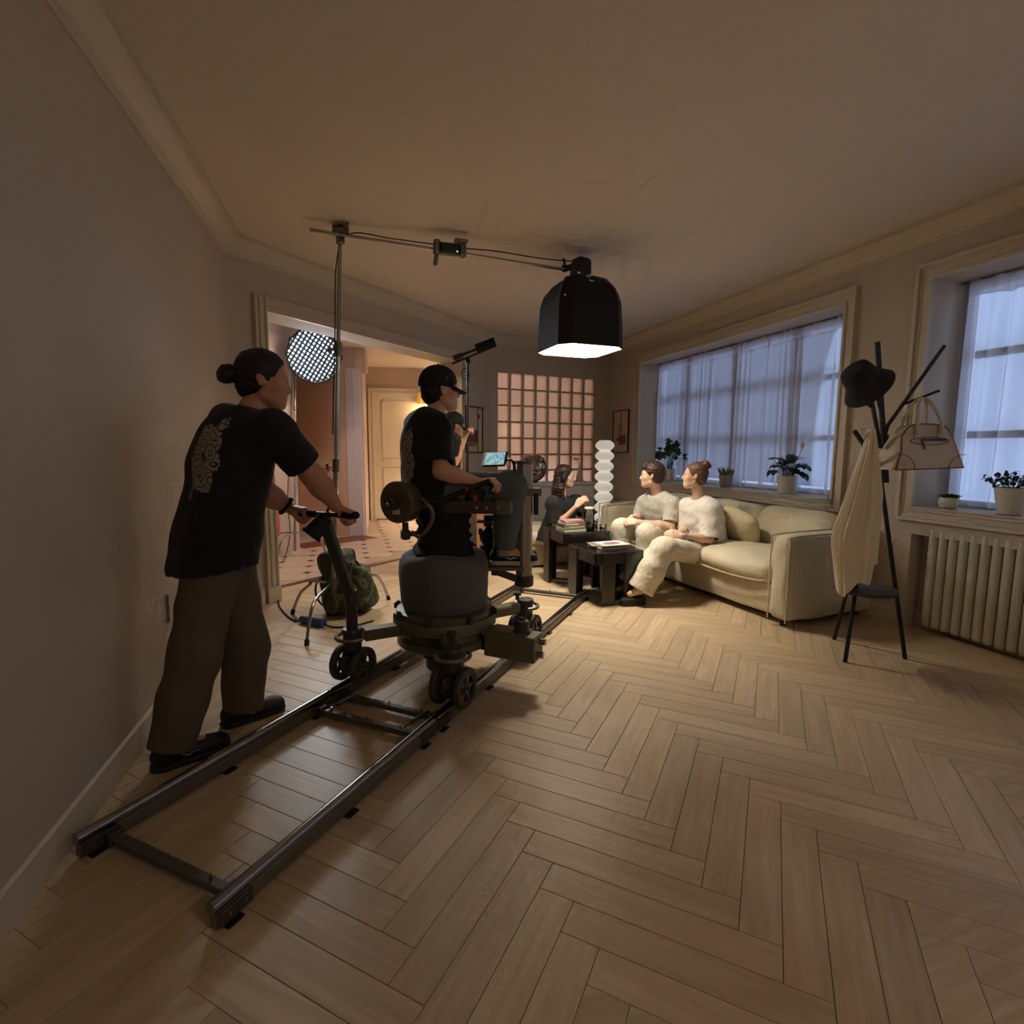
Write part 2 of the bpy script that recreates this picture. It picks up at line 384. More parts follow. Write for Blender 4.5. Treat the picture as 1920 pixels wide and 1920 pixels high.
def window(name, w, posts, rails, label):
    y0, y1, z0, z1 = w; t = thing(name, label, 'window', (XW, (y0+y1)/2, z0)); t['kind'] = 'structure'
    mb = MB(); ring(mb, y0-.11, y1+.11, z0-.09, z1+.115, .025, XW-.04, XW)
    ring(mb, y0-.085, y1+.085, z0-.065, z1+.09, .02, XW-.022, XW); ring(mb, y0-.065, y1+.065, z0-.045, z1+.07, .045, XW-.016, XW)
    ring(mb, y0-.02, y1+.02, z0-.02, z1+.02, .02, XW-.03, XW)
    mb.build('casing', trimm, t, smooth=0)
    mb = MB(); mb.box((XW+.13, (y0+y1)/2, z0+.006), (.34, y1-y0-.004, .012), bev=.004); mb.build('sill', trimm, t, smooth=0)
    mb = MB(); ring(mb, y0, y1, z0, z1, .06, 4.27, 4.315)
    for p in posts: mb.box((4.29, p, (z0+z1)/2), (.05, .075, z1-z0-.1))
    mb.build('sash_frame', sashm, t, smooth=0)
    ys = [y0+.06]+sorted(posts)+[y1-.06]; zs = [z0+.06]+rails+[z1-.06]
    for a, b in zip(ys[:-1], ys[1:]):
        for r in rails: MB().box((4.29, (a+b)/2, r), (.045, b-a-.07, .05)).build('glazing_bar', sashm, t, smooth=0)
        for c, d in zip(zs[:-1], zs[1:]):
            MB().box((4.29, (a+b)/2, (c+d)/2), (.006, b-a-.06, d-c-.045)).build('pane', panem, t, smooth=0)
    return t
window('window_1', W1, [4.26, 5.12, 5.98], [1.42, 1.98], 'wide curtained window behind the sofa')
window('window_2', W2, [.43, 1.23, 2.03], [1.42, 1.98], 'curtained window above the radiator at the right edge')
# ---- hall behind the opening
hA = V3(-0.93, 6.703, 0); hB = V3(-0.6, 7.345, 0); bD0 = V3(-0.866, 8.59, 0); bD1 = V3(0.024, 8.294, 0); pl1 = V3(0.262, 8.229, 0); bk0 = V3(0.352, 9.959, 0)
bk0 = np.array([pl1[0]+.12, 10.05, 0]); bk1 = np.array([4.4, 9.5, 0])
mb = MB(); HC = 2.74
hL = hA+(hA-hB)*1.2
for nm, p_, q_, z0_, th_ in (('wall_hall_left', hL, hB, 0, .1), ('wall_hall_recess', hB, bD0, 0, .1), ('wall_hall_door', bD0, pl1+unit(pl1-bD1)*.05, 2.39, .12), ('wall_hall_side', pl1, bk0, 0, .1), ('wall_hall_end', bk0, bk1, 0, .1), ('wall_hall_right', bk1, (4.3, 7.6), 0, .1), ('wall_hall_near', (-1.9, 5.2), hL, 0, .1), ('wall_hall_front', DWp(-.9, .3), (-1.9, 5.2), 0, .1)):
    mb = MB(); wseg(mb, p_, q_, z0_, HC, th_); struct(nm, mb, hallm, smooth=0)
mb = MB(); mb.prism([tuple(DWp(-1.0, .28)), tuple(DWp(4.0, .28)), (4.5, 7.75), (4.5, 10.3), (-.1, 10.4), (-2.1, 8.6), (-2.1, 5.0)], .08, (0, 0, HC))
struct('ceiling_hall', mb, ceilm, smooth=0)
mb = MB(); d_ = unit(pl1-bD1); 
for a, b, pr in ((0, .07, .03), (.07, .11, .05), (.11, .19, .035), (.19, .23, .05)): 
    wseg(mb, (bD1+d_*a)-np.array([-d_[1], d_[0], 0])*pr, (bD1+d_*b)-np.array([-d_[1], d_[0], 0])*pr, .0, 2.45, pr+.1)
struct('trim_3', mb, M('hall_trim', (214, 202, 204), .5), smooth=0)
# brown door in the hall recess
dk = M('tan_door', (204, 158, 126), .5, var=(3, .05), bump=(12, .03))
t = thing('door_1', 'plain tan wooden door in the hall recess', 'door', tuple((bD0+bD1)/2)); t['kind'] = 'structure'
dd = unit(bD1-bD0); nn = np.array([-dd[1], dd[0], 0])
mb = MB(); wseg(mb, bD0, bD1-dd*.17, .01, 2.37, .05); mb.build('door_leaf', dk, t, smooth=0)
mb = MB(); wseg(mb, bD1-dd*.17-nn*.02, bD1-dd*.09-nn*.02, 0, 2.39, .1); wseg(mb, bD1-dd*.09-nn*.05, bD1-nn*.05, 0, 2.39, .14)
wseg(mb, bD0-nn*.03, bD1-nn*.03, 2.37, 2.46, .1); mb.build('door_frame', M('tan_frame', (210, 172, 142), .5), t, smooth=0)
mb = MB(); mb.cyl(bD1-dd*.27-nn*.0+V3(0, 0, 1.0), bD1-dd*.27-nn*.06+V3(0, 0, 1.0), .012); mb.cyl(bD1-dd*.27-nn*.06+V3(0, 0, 1.0), bD1-dd*.38-nn*.06+V3(0, 0, 1.0), .009)
mb.build('door_handle', M('dull_brass', (150, 130, 90), .35, 1.), t)
# white panelled door in the hall end wall
bd = unit(bk1-bk0); bn = np.array([-bd[1], bd[0], 0]); q0 = bk0+bd*.13; q1 = bk0+bd*1.16
wdm = M('white_door', (220, 208, 186), .45)
t = thing('door_2', 'white panelled door in the end wall of the hall', 'door', tuple((q0+q1)/2)); t['kind'] = 'structure'
mb = MB(); wseg(mb, q0-bn*.03, q1-bn*.03, .02, 2.27, .03); mb.build('door_leaf', wdm, t, smooth=0)
mb = MB()
for a, b in ((-.1, 0), (1.03, 1.13)):
    for e, f, pr in ((0, .03, .06), (.03, .07, .045), (.07, .1, .055)): wseg(mb, q0+bd*(a+e)-bn*pr, q0+bd*(a+f)-bn*pr, 0, 2.37, pr)
for e, f, pr in ((0, .03, .05), (.03, .07, .04), (.07, .1, .06)): wseg(mb, q0-bn*pr, q1-bn*pr, 2.27+e, 2.27+f, pr)
mb.build('door_frame', wdm, t, smooth=0)
for z0, z1 in ((.16, .95), (1.08, 2.15)):
    mb = MB(); a0, a1 = q0+bd*.14, q1-bd*.14
    for o1, o2, y0, y1 in ((a0, a1, z0, z0+.035), (a0, a1, z1-.035, z1), (a0, a0+bd*.035, z0, z1), (a1-bd*.035, a1, z0, z1)):
        wseg(mb, o1-bn*.045, o2-bn*.045, y0, y1, .02)
    mb.build('panel_moulding', wdm, t, smooth=0)
# hall floor: octagonal tiles with dark insets, dark border strip at the threshold
mb = MB(); mb.prism([tuple(DWp(-.3, .34)), tuple(DWp(4.0, .34)), (4.4, 7.9), (4.4, 10.2), (0, 10.3), (-2, 8.6), (-2, 5.2)], .0508, (0, 0, -.05))
hf = struct('floor_hall', mb, M('tile_grout', (186, 166, 144), .6), org=(0, 0, 0), smooth=0)
tp, tcut = .312, .047; a = tp/2-.0015
octp = [(-a+tcut, -a), (a-tcut, -a), (a, -a+tcut), (a, a-tcut), (a-tcut, a), (-a+tcut, a), (-a, a-tcut), (-a, -a+tcut)]
tm = M('cream_tile', (205, 184, 160), .3, var=(6, .04)); dm = M('dark_inset', (84, 52, 46), .35)
th0 = V3(-0.67, 5.299, 0); th1 = V3(0.681, 6.411, 0); thd = unit(th1-th0); thn = np.array([-thd[1], thd[0], 0])
f1 = f2 = None
for i in range(-3, 14):
    for j in range(-1, 15):
        for kind in (0, 1):
            p = np.array([-.425+tp*(i+(.5 if kind == 0 else 0)), 5.884+.3125*(j+(.5 if kind == 0 else 0)), .001])
            s = (p-th0)@thn
            if s < (.2 if kind == 0 else .09) or (p[:2]-C0)@dn < .45 or p[1] > 9.95 or p[0] > 2.6 or (p[0] < .5 and p[1] > 8.25) or p[1] < 7.2+(p[0]+.8)*-.3-1.9 or (p[0]-hB[0] < -.12 and p[1] > hB[1]-(hB[0]-p[0])*1.35): continue
            if kind == 0:
                if f1 is None: f1 = MB().prism(octp, .0025, (0, 0, 0)).build('tile', tm, hf, smooth=0); f1.location = p
                else: inst('tile', f1, hf, p)
            else:
                c = tcut-.002
                if f2 is None: f2 = MB().prism([(c, 0), (0, c), (-c, 0), (0, -c)], .0028, (0, 0, 0)).build('tile_inset', dm, hf, smooth=0); f2.location = p
                else: inst('tile_inset', f2, hf, p)
mb = MB(); mb.bar(th0+V3(0, 0, .0025), th1+thd*1.2+V3(0, 0, .0025), .075, .005); mb.build('border_strip', M('border_tile', (96, 60, 56), .35), hf, smooth=0)
r0 = V3(-0.608, 7.194, 0); r1 = V3(0.309, 8.063, 0)
mb = MB(); mb.bar(r0+V3(-.05, .30, .002), r1+V3(0, .06, .002), .42, .004); mb.build('red_floor_strip', M('red_tile', (120, 70, 56), .4), hf, smooth=0)
# ================================================================== CURTAINS
cur = bpy.data.materials.new('sheer_curtain'); cur.use_nodes = True
N_, L_, B_ = nodes(cur); df = N_.new('ShaderNodeBsdfDiffuse'); tl = N_.new('ShaderNodeBsdfTranslucent'); tp_ = N_.new('ShaderNodeBsdfTransparent')
df.inputs[0].default_value = lin((226, 216, 212)); tl.inputs[0].default_value = lin((228, 224, 226))
m1 = N_.new('ShaderNodeMixShader'); m1.inputs[0].default_value = .55; m2 = N_.new('ShaderNodeMixShader'); m2.inputs[0].default_value = .22
L_.new(df.outputs[0], m1.inputs[1]); L_.new(tl.outputs[0], m1.inputs[2]); L_.new(m1.outputs[0], m2.inputs[1]); L_.new(tp_.outputs[0], m2.inputs[2])
L_.new(m2.outputs[0], N_['Material Output'].inputs[0])
def curtain(y0, y1, z0, z1, label, seed, group='sheer curtains'):
    r = np.random.default_rng(seed); n = int((y1-y0)/.0105); k = 26
    u = np.linspace(0, 1, n); lam = r.uniform(.085, .11); ph = np.cumsum(2*math.pi*(y1-y0)/n/lam*(1+.45*np.sin(u*9+r.uniform(0, 6))+.2*np.sin(u*31)))
    env = .55+.45*np.sin(u*13+r.uniform(0, 6)); P = np.zeros((n, k, 3))
    for j in range(k):
        t = j/(k-1); z = z1-(z1-z0)*t; amp = (.014+.032*min(1, t*2.5))*env
        P[:, j, 0] = 4.2+amp*np.sin(ph+.25*math.sin(3*t))+.012*math.sin(2.2*t)*np.sin(u*7+seed)
        P[:, j, 1] = y0+(y1-y0)*u+.02*t*np.sin(u*11+seed)+.006*np.cos(ph)
        P[:, j, 2] = z+(.012*np.sin(u*23+seed) if j == 0 else 0)+(.0 if j < k-1 else .006*np.sin(u*17))
    t = thing('sheer_curtain', label, 'curtain', (4.2, (y0+y1)/2, z0), group)
    MB().grid(P).build('cloth', cur, t, smooth=180)
    Q = P[:, :3].copy(); Q[:, :, 0] -= .004; Q[:, 0, 2] += .01; Q[:, 1, 2] = Q[:, 0, 2]-.06; Q[:, 2, 2] = Q[:, 0, 2]-.115
    MB().grid(Q).build('heading_band', cur, t, smooth=180)
    return t
curtain(3.54, 4.63, .905, 2.465, 'white sheer curtain over the right third of the sofa window', 3)
curtain(4.61, 5.70, .905, 2.465, 'white sheer curtain in the middle of the sofa window', 5)
curtain(5.69, 6.68, .905, 2.465, 'white sheer curtain at the far left of the sofa window', 8)
curtain(1.22, 2.76, .915, 2.465, 'white sheer curtain over the window above the radiator', 11)
curtain(-.35, 1.24, .915, 2.465, 'white sheer curtain continuing past the right edge above the radiator', 14)
for y0, y1, lb in ((3.53, 6.69, 'thin curtain rod across the top of the sofa window'), (-.36, 2.82, 'thin curtain rod across the top of the radiator window')):
    tag(MB().cyl((4.2, y0, 2.478), (4.2, y1, 2.478), .006, n=8).build('curtain_rod', M('rod_dark', (90, 80, 70), .5)), lb, 'curtain rod')

# ================================================================== FILM LIGHTS AND LAMPS
chrome = M('stand_chrome', (170, 168, 164), .25, 1.); steel = M('dull_steel', (120, 116, 110), .4, 1.)
blk = M('black_plastic', (22, 21, 21), .45); blkcloth = M('black_cloth', (15, 14, 14), .8, bump=(120, .1)); rubber = M('black_rubber', (16, 15, 15), .75)
# ---- overhead softbox: boxy fabric dome with a deep skirt, open below, hung from a boom
sb = V3(1.853, 4.136, 2.349); sx, sy = sb[0], sb[1]; zr = 2.10
t = thing('softbox', 'black fabric softbox with glowing white inside hanging from the boom', 'softbox', (sx, sy, zr))
sa = math.radians(3)
def sq(h, c, z, a=sa):
    p = [(h-c, -h), (h, -h+c), (h, h-c), (h-c, h), (-h+c, h), (-h, h-c), (-h, -h+c), (-h+c, -h)]
    R = rz(a); return [tuple((R@np.array([x, y, 0]))+np.array([sx, sy, z])) for x, y in p]
def shell(levels):
    mb = MB(); v = []; n = 8
    for h, c, z in levels: v += sq(h, c, z)
    f = [(i*n+k, i*n+(k+1) % n, (i+1)*n+(k+1) % n, (i+1)*n+k) for i in range(len(levels)-1) for k in range(n)]
    return mb.add(v, f)
shell([(.285, .085, zr), (.28, .085, zr+.2), (.272, .085, zr+.36), (.25, .08, zr+.44), (.19, .07, zr+.52), (.11, .045, zr+.565), (.07, .029, zr+.575)]).build('skirt', blkcloth, t, smooth=25)
wht = M('softbox_white', (240, 238, 232), .7)
shell([(.279, .083, zr+.003), (.274, .083, zr+.2), (.266, .083, zr+.36), (.244, .078, zr+.434), (.184, .068, zr+.513), (.1, .04, zr+.555)]).build('white_lining', wht, t, smooth=25)
for k in range(0, 8, 2):
    mb = MB(); mb.tube([np.array(sq(h+.004, c, zr+z)[k]) for h, c, z in ((.272, .085, .36), (.25, .08, .44), (.19, .07, .525), (.09, .04, .57))], .006, 6); mb.build('rib', steel, t)
l0, l1 = sq(.215, .075, zr+.487), sq(.135, .052, zr+.552); md = np.array(l0[0])*.45+np.array(l0[7])*.55; tp0 = np.array(l1[0])*.45+np.array(l1[7])*.55
nrm = unit(np.cross(np.array(l0[0])-np.array(l0[7]), tp0-md)); nrm = nrm if nrm[2] > 0 else -nrm
mb = MB(); mb.bar(md+nrm*.004, tp0+nrm*.004, .036, .003, up=nrm); mb.build('name_strip', M('grey_print', (214, 214, 214), .6), t, smooth=0)
mb = MB(); mb.cyl((sx, sy, zr+.565), (sx, sy, zr+.60), .072, n=20); mb.build('speed_ring', blk, t)
mb = MB(); mb.box((sx, sy, zr+.645), (.13, .13, .11), sa+.2, bev=.012); mb.box((sx, sy, zr+.71), (.11, .11, .03), sa+.2, bev=.01)
for i in range(5): mb.box((sx+.045, sy-.04+.02*i, zr+.66), (.06, .006, .1), sa+.2)
mb.build('lamp_head', blk, t, smooth=25)
mb = MB(); e = V3(1.684, 4.105, 2.725); p1 = np.array([sx-.09, sy-.0, zr+.65])
mb.bar(p1, p1*.5+e*.5+V3(0, 0, -.005), .03, .045, bev=.006); mb.bar(p1*.5+e*.5+V3(0, 0, -.005), e, .035, .05, bev=.006); mb.bar(e+V3(.02, 0, 0), e+V3(.0, -.02, .07), .015)
mb.build('yoke', blk, t, smooth=25)
mb = MB(); mb.sph((sx, sy, zr+.44), (.085, .085, .05), 20, 10); 
bulb = M('lamp_glow', (255, 226, 178), .5, emit=20); mb.build('lamp_globe', bulb, t)
light('softbox_light', 'AREA', (sx, sy, zr+.37), 74, (1, .90, .75), .46, (sx, sy, 0), size_y=.46)
# ---- boom stand carrying it
top = V3(0.009, 4.186, 2.81); bot = V3(-.13, 4.23, .0)
t = thing('boom_stand', 'tall chrome light stand with boom arm behind the pushing man', 'light stand', tuple(bot))
ax = top-bot
def at(f): return bot+ax*f
for f0, f1, r in ((.05, .42, .0195), (.40, .72, .0165), (.70, .985, .0135)):
    MB().cyl(at(f0), at(f1), r, n=14).build('pole_section', chrome, t)
for f in (.42, .72):
    mb = MB(); mb.cyl(at(f-.02), at(f+.015), .026, n=14); mb.cyl(at(f-.005)+V3(-.02, -.01, 0), at(f-.005)+V3(-.06, -.03, .0), .008, n=8); mb.bar(at(f-.005)+V3(-.06, -.03, -.025), at(f-.005)+V3(-.06, -.03, .025), .02, .012)
    mb.build('collar', steel, t)
hub = at(.13)
for fx, fy in ((-.285, 3.664), (-.44, 4.42), (.32, 4.62)):
    d = V3(fx, fy, 0)-V3(hub[0], hub[1], 0); L = np.linalg.norm(d); d = d/L; h0 = V3(hub[0], hub[1], 0)
    pts = smoothpath([h0+V3(0, 0, .28), h0+d*.2+V3(0, 0, .275), h0+d*(L-.17)+V3(0, 0, .25), h0+d*(L-.08)+V3(0, 0, .17), h0+d*L+V3(0, 0, .012)], 5)
    MB().tube(pts, .0115, 10).build('leg', chrome, t); 
    MB().cyl(h0+d*L+V3(0, 0, 0), h0+d*(L-.012)+V3(0, 0, .035), .016, n=10).build('foot_cap', rubber, t)
mb = MB(); mb.cyl(h0+V3(0, 0, .20), h0+V3(0, 0, .31), .034, n=14); mb.build('leg_hub', steel, t)
mb = MB(); mb.box(top+V3(0, 0, -.02), (.05, .05, .09), .4, bev=.008); mb.cyl(top+V3(-.05, 0, .025), top+V3(.06, -.01, .025), .036, n=14); mb.cyl(top+V3(.03, -.03, .02), top+V3(.05, -.09, .05), .011, n=8); mb.sph(top+V3(0, 0, .035), .035, 12, 8)
mb.build('grip_head', steel, t)
bA = V3(-0.191, 4.143, 2.803); bE = V3(1.696, 4.102, 2.717)
MB().cyl(bA, bE, .0115, n=12).build('boom_arm', chrome, t)
mb = MB(); cab = smoothpath([at(.5)+V3(-.026, -.01, 0), at(.75)+V3(-.024, 0, 0), at(.93)+V3(-.022, 0, 0), top+V3(.06, -.03, .0), bA*.7+bE*.3+V3(0, -.02, .02), bA*.45+bE*.55+V3(0, -.02, .03), bA*.3+bE*.7+V3(0, 0, .055), bA*.1+bE*.9+V3(0, 0, .055), np.array([sx, sy, zr+.70])], 8)
mb.tube(cab, .004, 6); mb.build('cable', rubber, t)
ad = V3(0.766, 4.055, 2.752)
t = thing('power_adapter', 'black power box with green light clamped on the boom', 'power box', tuple(ad-V3(0, 0, .1)))
bdv = unit(bE-bA); R_ = frame((0, 0, 1), bdv)
MB().box(ad+V3(0, 0, -.002), (.15, .07, .075), R_, bev=.012).build('body', blk, t)
mb = MB(); mb.box(ad+bdv*.1+V3(0, 0, -.0), (.05, .06, .09), R_, bev=.012); mb.cyl(ad+bdv*.09+V3(0, 0, .03), ad+bdv*.09+V3(0, 0, .06), .025, n=12); mb.box(ad+bdv*.09+V3(0, 0, .068), (.1, .06, .02), R_, bev=.006); mb.build('clamp', steel, t)
mb = MB(); mb.box(ad-bdv*.09, (.05, .065, .1), R_, bev=.012); mb.bar(ad-bdv*.09+V3(0, 0, -.04), ad-bdv*.105+V3(0, 0, -.13), .026, .03, bev=.006); mb.build('spring_clamp', steel, t)
MB().sph(ad+bdv*.065-CF*.036+V3(0, 0, -.02), .005, 8, 6).build('status_light', M('green_led', (90, 255, 120), .5, emit=6), t)
# ---- gridded softbox on a stand in the hall
gc = V3(-0.317, 6.905, 2.39); gd = hd(150, -12)   # faces the room
gd = unit(hd(142, -11)); t = thing('grid_light', 'round softbox with glowing honeycomb grid in the hall', 'light', (gc[0], gc[1], gc[2]-.35))
F_ = frame(gd, unit(V3(0, 0, 1)+.75*CR)); RG = .315
mb = MB(); pr_ = [(.07, -.42), (.12, -.36), (.235, -.22), (RG-.012, -.05), (RG, 0)]; mb.lathe(pr_, gc, 16, gd, cap=False); mb.build('shell', blkcloth, t, smooth=20)
mb = MB(); mb.lathe([(r-.006, z) for r, z in pr_[1:]], gc, 16, gd, cap=False); mb.build('lining', wht, t, smooth=25)
mb = MB(); mb.cyl(gc-gd*.62, gc-gd*.40, .075, n=16); mb.box(gc-gd*.56, (.16, .12, .2), F_, bev=.015); mb.build('lamp_head', blk, t)
mb = MB(); mb.lathe([(.002, 0), (RG-.012, 0), (RG-.012, .003), (.002, .003)], gc-gd*.07, 24, gd); mb.build('diffuser', M('cool_diffuser', (196, 224, 255), .6, emit=3.0), t)
gridm = M('grid_black', (14, 16, 20), .7)
for fam in (0, 1):
    for i in range(-6, 7):
        o = i*.047; h = math.sqrt(max(0, (RG-.01)**2-o*o))
        if h < .05: continue
        mb = MB(); a_, b_ = (F_[:, 0], F_[:, 1]) if fam == 0 else (F_[:, 1], F_[:, 0])
        mb.bar(gc+a_*o-b_*h-gd*.02, gc+a_*o+b_*h-gd*.02, .013, .045, up=gd); mb.build('grid_strip', gridm, t, smooth=0)
mb = MB(); mb.torus(gc, RG, .009, gd, 32, 6)
for k in range(12):
    a = k*math.pi/6; mb.box(gc+(math.cos(a)*F_[:, 0]+math.sin(a)*F_[:, 1])*(RG+.01), (.02, .05, .02), frame(math.cos(a)*F_[:, 0]+math.sin(a)*F_[:, 1], gd))
mb.build('rim', blkcloth, t)
light('grid_light_lamp', 'AREA', gc+gd*.03, 14, (.78, .90, 1), .55, gc+gd*3, spread=100)
gb0 = V3(-0.617, 6.776, 0); gtop = gc-gd*.56+V3(0, 0, -.1); gtop[:2] = gtop[:2]*.5+V3(-0.615, 7.206, 2.083)[:2]*.5
t = thing('hall_light_stand', 'thin chrome tripod stand holding the gridded light in the hall', 'light stand', tuple(gb0))
for f0, f1, r in ((.03, .45, .017), (.43, .75, .014), (.73, 1., .011)): MB().cyl(gb0*(1-f0)+gtop*f0, gb0*(1-f1)+gtop*f1, r, n=12).build('pole_section', chrome, t)
for f in (.45, .75): MB().cyl(gb0*(1-f+.015)+gtop*(f-.015), gb0*(1-f-.012)+gtop*(f+.012), .023, n=12).build('collar', steel, t)
for a in (75, 190, 285):
    d = hd(a); MB().tube(smoothpath([gb0+V3(0, 0, .3), gb0+d*.2+V3(0, 0, .28), gb0+d*.29+V3(0, 0, .2), gb0+d*.36+V3(0, 0, .012)], 5), .0105, 10).build('leg', chrome, t)
MB().box(gb0+V3(-.03, -.02, .62), (.05, .04, .2), .3, bev=.01).build('power_pack', blk, t)
mb = MB(); mb.tube(smoothpath([gtop+V3(-.03, 0, 0), gtop*.6+gb0*.4+V3(-.06, 0, 0), gb0+V3(-.05, -.02, .7), gb0+V3(-.04, -.03, .3), gb0+V3(-.1, -.3, .012), gb0+V3(-.2, -.5, .012)], 6), .0045, 6); mb.build('cable', rubber, t)
# ---- hall wall sconce
sp = bk0+bd*1.32-bn*.07+V3(0, 0, 2.2); sp = V3(1.307, 9.72, 2.191); 
t = thing('wall_sconce', 'small amber wall lamp at the end of the hall', 'wall lamp', tuple(sp-V3(0, 0, .1)))
MB().lathe([(.03, .1), (.05, .1), (.075, -.08), (.07, -.1), (.065, -.1), (.07, -.08), (.045, .09)], sp, 16, cap=False).build('shade', M('amber_glass', (214, 150, 60), .4, emit=.5), t)
MB().sph(sp+V3(0, 0, -.05), .032, 12, 8).build('bulb', M('warm_bulb', (255, 208, 130), .5, emit=12), t)
MB().box(sp+bn*.08+V3(0, 0, .06), (.05, .1, .09), bev=.01).build('bracket', M('dull_brass', (150, 130, 90), .35, 1.), t)
light('sconce_light', 'POINT', sp+V3(0, -.05, -.12), 6, (1, .66, .32), .05)
# ---- up-light glowing on the floor of the hall end, and a lamp behind the glass blocks
fl = np.array([1.55, 9.3, 0])
t = thing('floor_globe_lamp', 'glowing globe lamp on the hall floor hidden behind the operator', 'floor lamp', tuple(fl))
MB().lathe([(.09, 0), (.09, .02), (.03, .03), (.03, .06)], fl, 16).build('base', steel, t)
MB().sph(fl+V3(0, 0, .17), .12, 16, 10).build('globe', M('warm_globe', (255, 214, 150), .5, emit=5), t)
light('floor_globe_light', 'POINT', fl+V3(0, 0, .45), 14, (1, .72, .40), .1)
bl = FWp(.95, 1.3); bl = np.array([bl[0], bl[1], 0])
t = thing('back_room_lamp', 'warm shaded lamp glowing behind the glass blocks', 'floor lamp', tuple(bl))
MB().lathe([(.13, 0), (.13, .02), (.012, .03), (.012, 1.5)], bl, 16).build('stand', steel, t)
MB().lathe([(.16, 1.5), (.11, 1.78), (.105, 1.78), (.155, 1.5)], bl, 20, cap=False).build('lamp_shade', M('cream_shade', (255, 226, 176), .6, emit=2.2), t)
light('back_room_light', 'POINT', bl+V3(0, 0, 1.62), 170, (.97, .87, .93), .08)
# ---- added fill globe behind the camera, unseen, lifts the near side of the dolly
pc = V3(1.3, -.9, 2.35)
t = thing('fill_pendant', 'added fill globe hanging unseen behind the camera', 'fill light', tuple(pc-V3(0, 0, .15)))
MB().sph(pc, .15, 24, 14).build('globe', M('fill_globe', (255, 222, 178), .5, emit=3), t)
MB().cyl(pc+V3(0, 0, .14), V3(pc[0], pc[1], ZC), .008, n=8).build('rod', steel, t)
light('pendant_fill_light', 'POINT', pc-V3(0, 0, .2), 17, (1, .86, .70), .15)
hc_ = V3(-.15, 6.15, HC); t = thing('hall_fill_dome', 'added round fill dome hidden inside the hall above the opening', 'fill light', tuple(hc_-V3(0, 0, .07)))  # added fill dome, hidden by the header, to brighten the hall
MB().lathe([(.16, 0), (.16, -.02), (.12, -.05), (.06, -.068), (.001, -.07)], hc_, 24, cap=False).build('dome', M('hall_fill_glow', (255, 226, 206), .5, emit=2), t)
MB().lathe([(.001, -.001), (.17, -.001), (.17, -.012), (.155, -.012)], hc_, 24, cap=False).build('rim', white if 'white' in globals() else wht, t)
light('hall_fill_light', 'AREA', hc_-V3(0, 0, .08), 22, (1, .80, .68), .3, hc_-V3(0, 0, 1))

# ================================================================== SOFT SHAPES
def pillow(mb, c, size, R=None, n=14, pw=2.6, seam=0.):
    """superellipsoid cushion"""
    R = np.eye(3) if R is None else R; h = np.array(size)/2; m = n
    th = np.linspace(-math.pi, math.pi, 2*n, endpoint=False); ph = np.linspace(-math.pi/2, math.pi/2, m+1)
    def sp(x, e): return np.sign(x)*np.abs(x)**e
    P = np.zeros((2*n, m+1, 3)); e = 2/pw; e2 = .75
    for j, b in enumerate(ph):
        P[:, j, 0] = h[0]*sp(np.cos(b), e2)*sp(np.cos(th), e); P[:, j, 1] = h[1]*sp(np.cos(b), e2)*sp(np.sin(th), e); P[:, j, 2] = h[2]*sp(np.sin(b), 1.)
    return mb.grid(P@R.T+np.array(c), closed_u=True)
def rbox(mb, c, size, R=None, r=.05, k=4, bulge=0., wr=0., seed=0, n=8):
    """rounded, slightly bulged upholstered block"""
    R = np.eye(3) if R is None else (rz(R) if np.isscalar(R) else R); h = np.array(size)/2
    bm = bmesh.new(); bmesh.ops.create_cube(bm, size=2); bmesh.ops.subdivide_edges(bm, edges=bm.edges[:], cuts=n, use_grid_fill=True)
    v = np.array([x.co for x in bm.verts]); f = [tuple(q.index for q in fc.verts) for fc in bm.faces]; bm.free()
    w = np.sign(v)*np.abs(v)**.8*h                     # pull grid lines toward the edges
    inner = np.clip(w, -(h-r), h-r); d = w-inner; L = np.linalg.norm(d, axis=1, keepdims=True)
    w = np.where(L > 1e-9, inner+d/np.maximum(L, 1e-9)*np.minimum(L, r) if False else inner+d/np.maximum(L, 1e-9)*r*np.minimum(1, L/(r*.999)), w)
    if bulge:
        q = w/h; w += bulge*np.stack([q[:, 0]*(1-q[:, 1]**2)*(1-q[:, 2]**2), q[:, 1]*(1-q[:, 0]**2)*(1-q[:, 2]**2), q[:, 2]*(1-q[:, 0]**2)*(1-q[:, 1]**2)], 1)
    if wr:
        s = seed; w += wr*np.stack([np.sin(w[:, 2]*17+s+3*np.sin(w[:, 1]*9)), np.sin(w[:, 2]*19+s*2+2*np.sin(w[:, 0]*11)), np.sin(w[:, 0]*13+w[:, 1]*11+s)], 1)
    return mb.add(w@R.T+np.array(c), f)
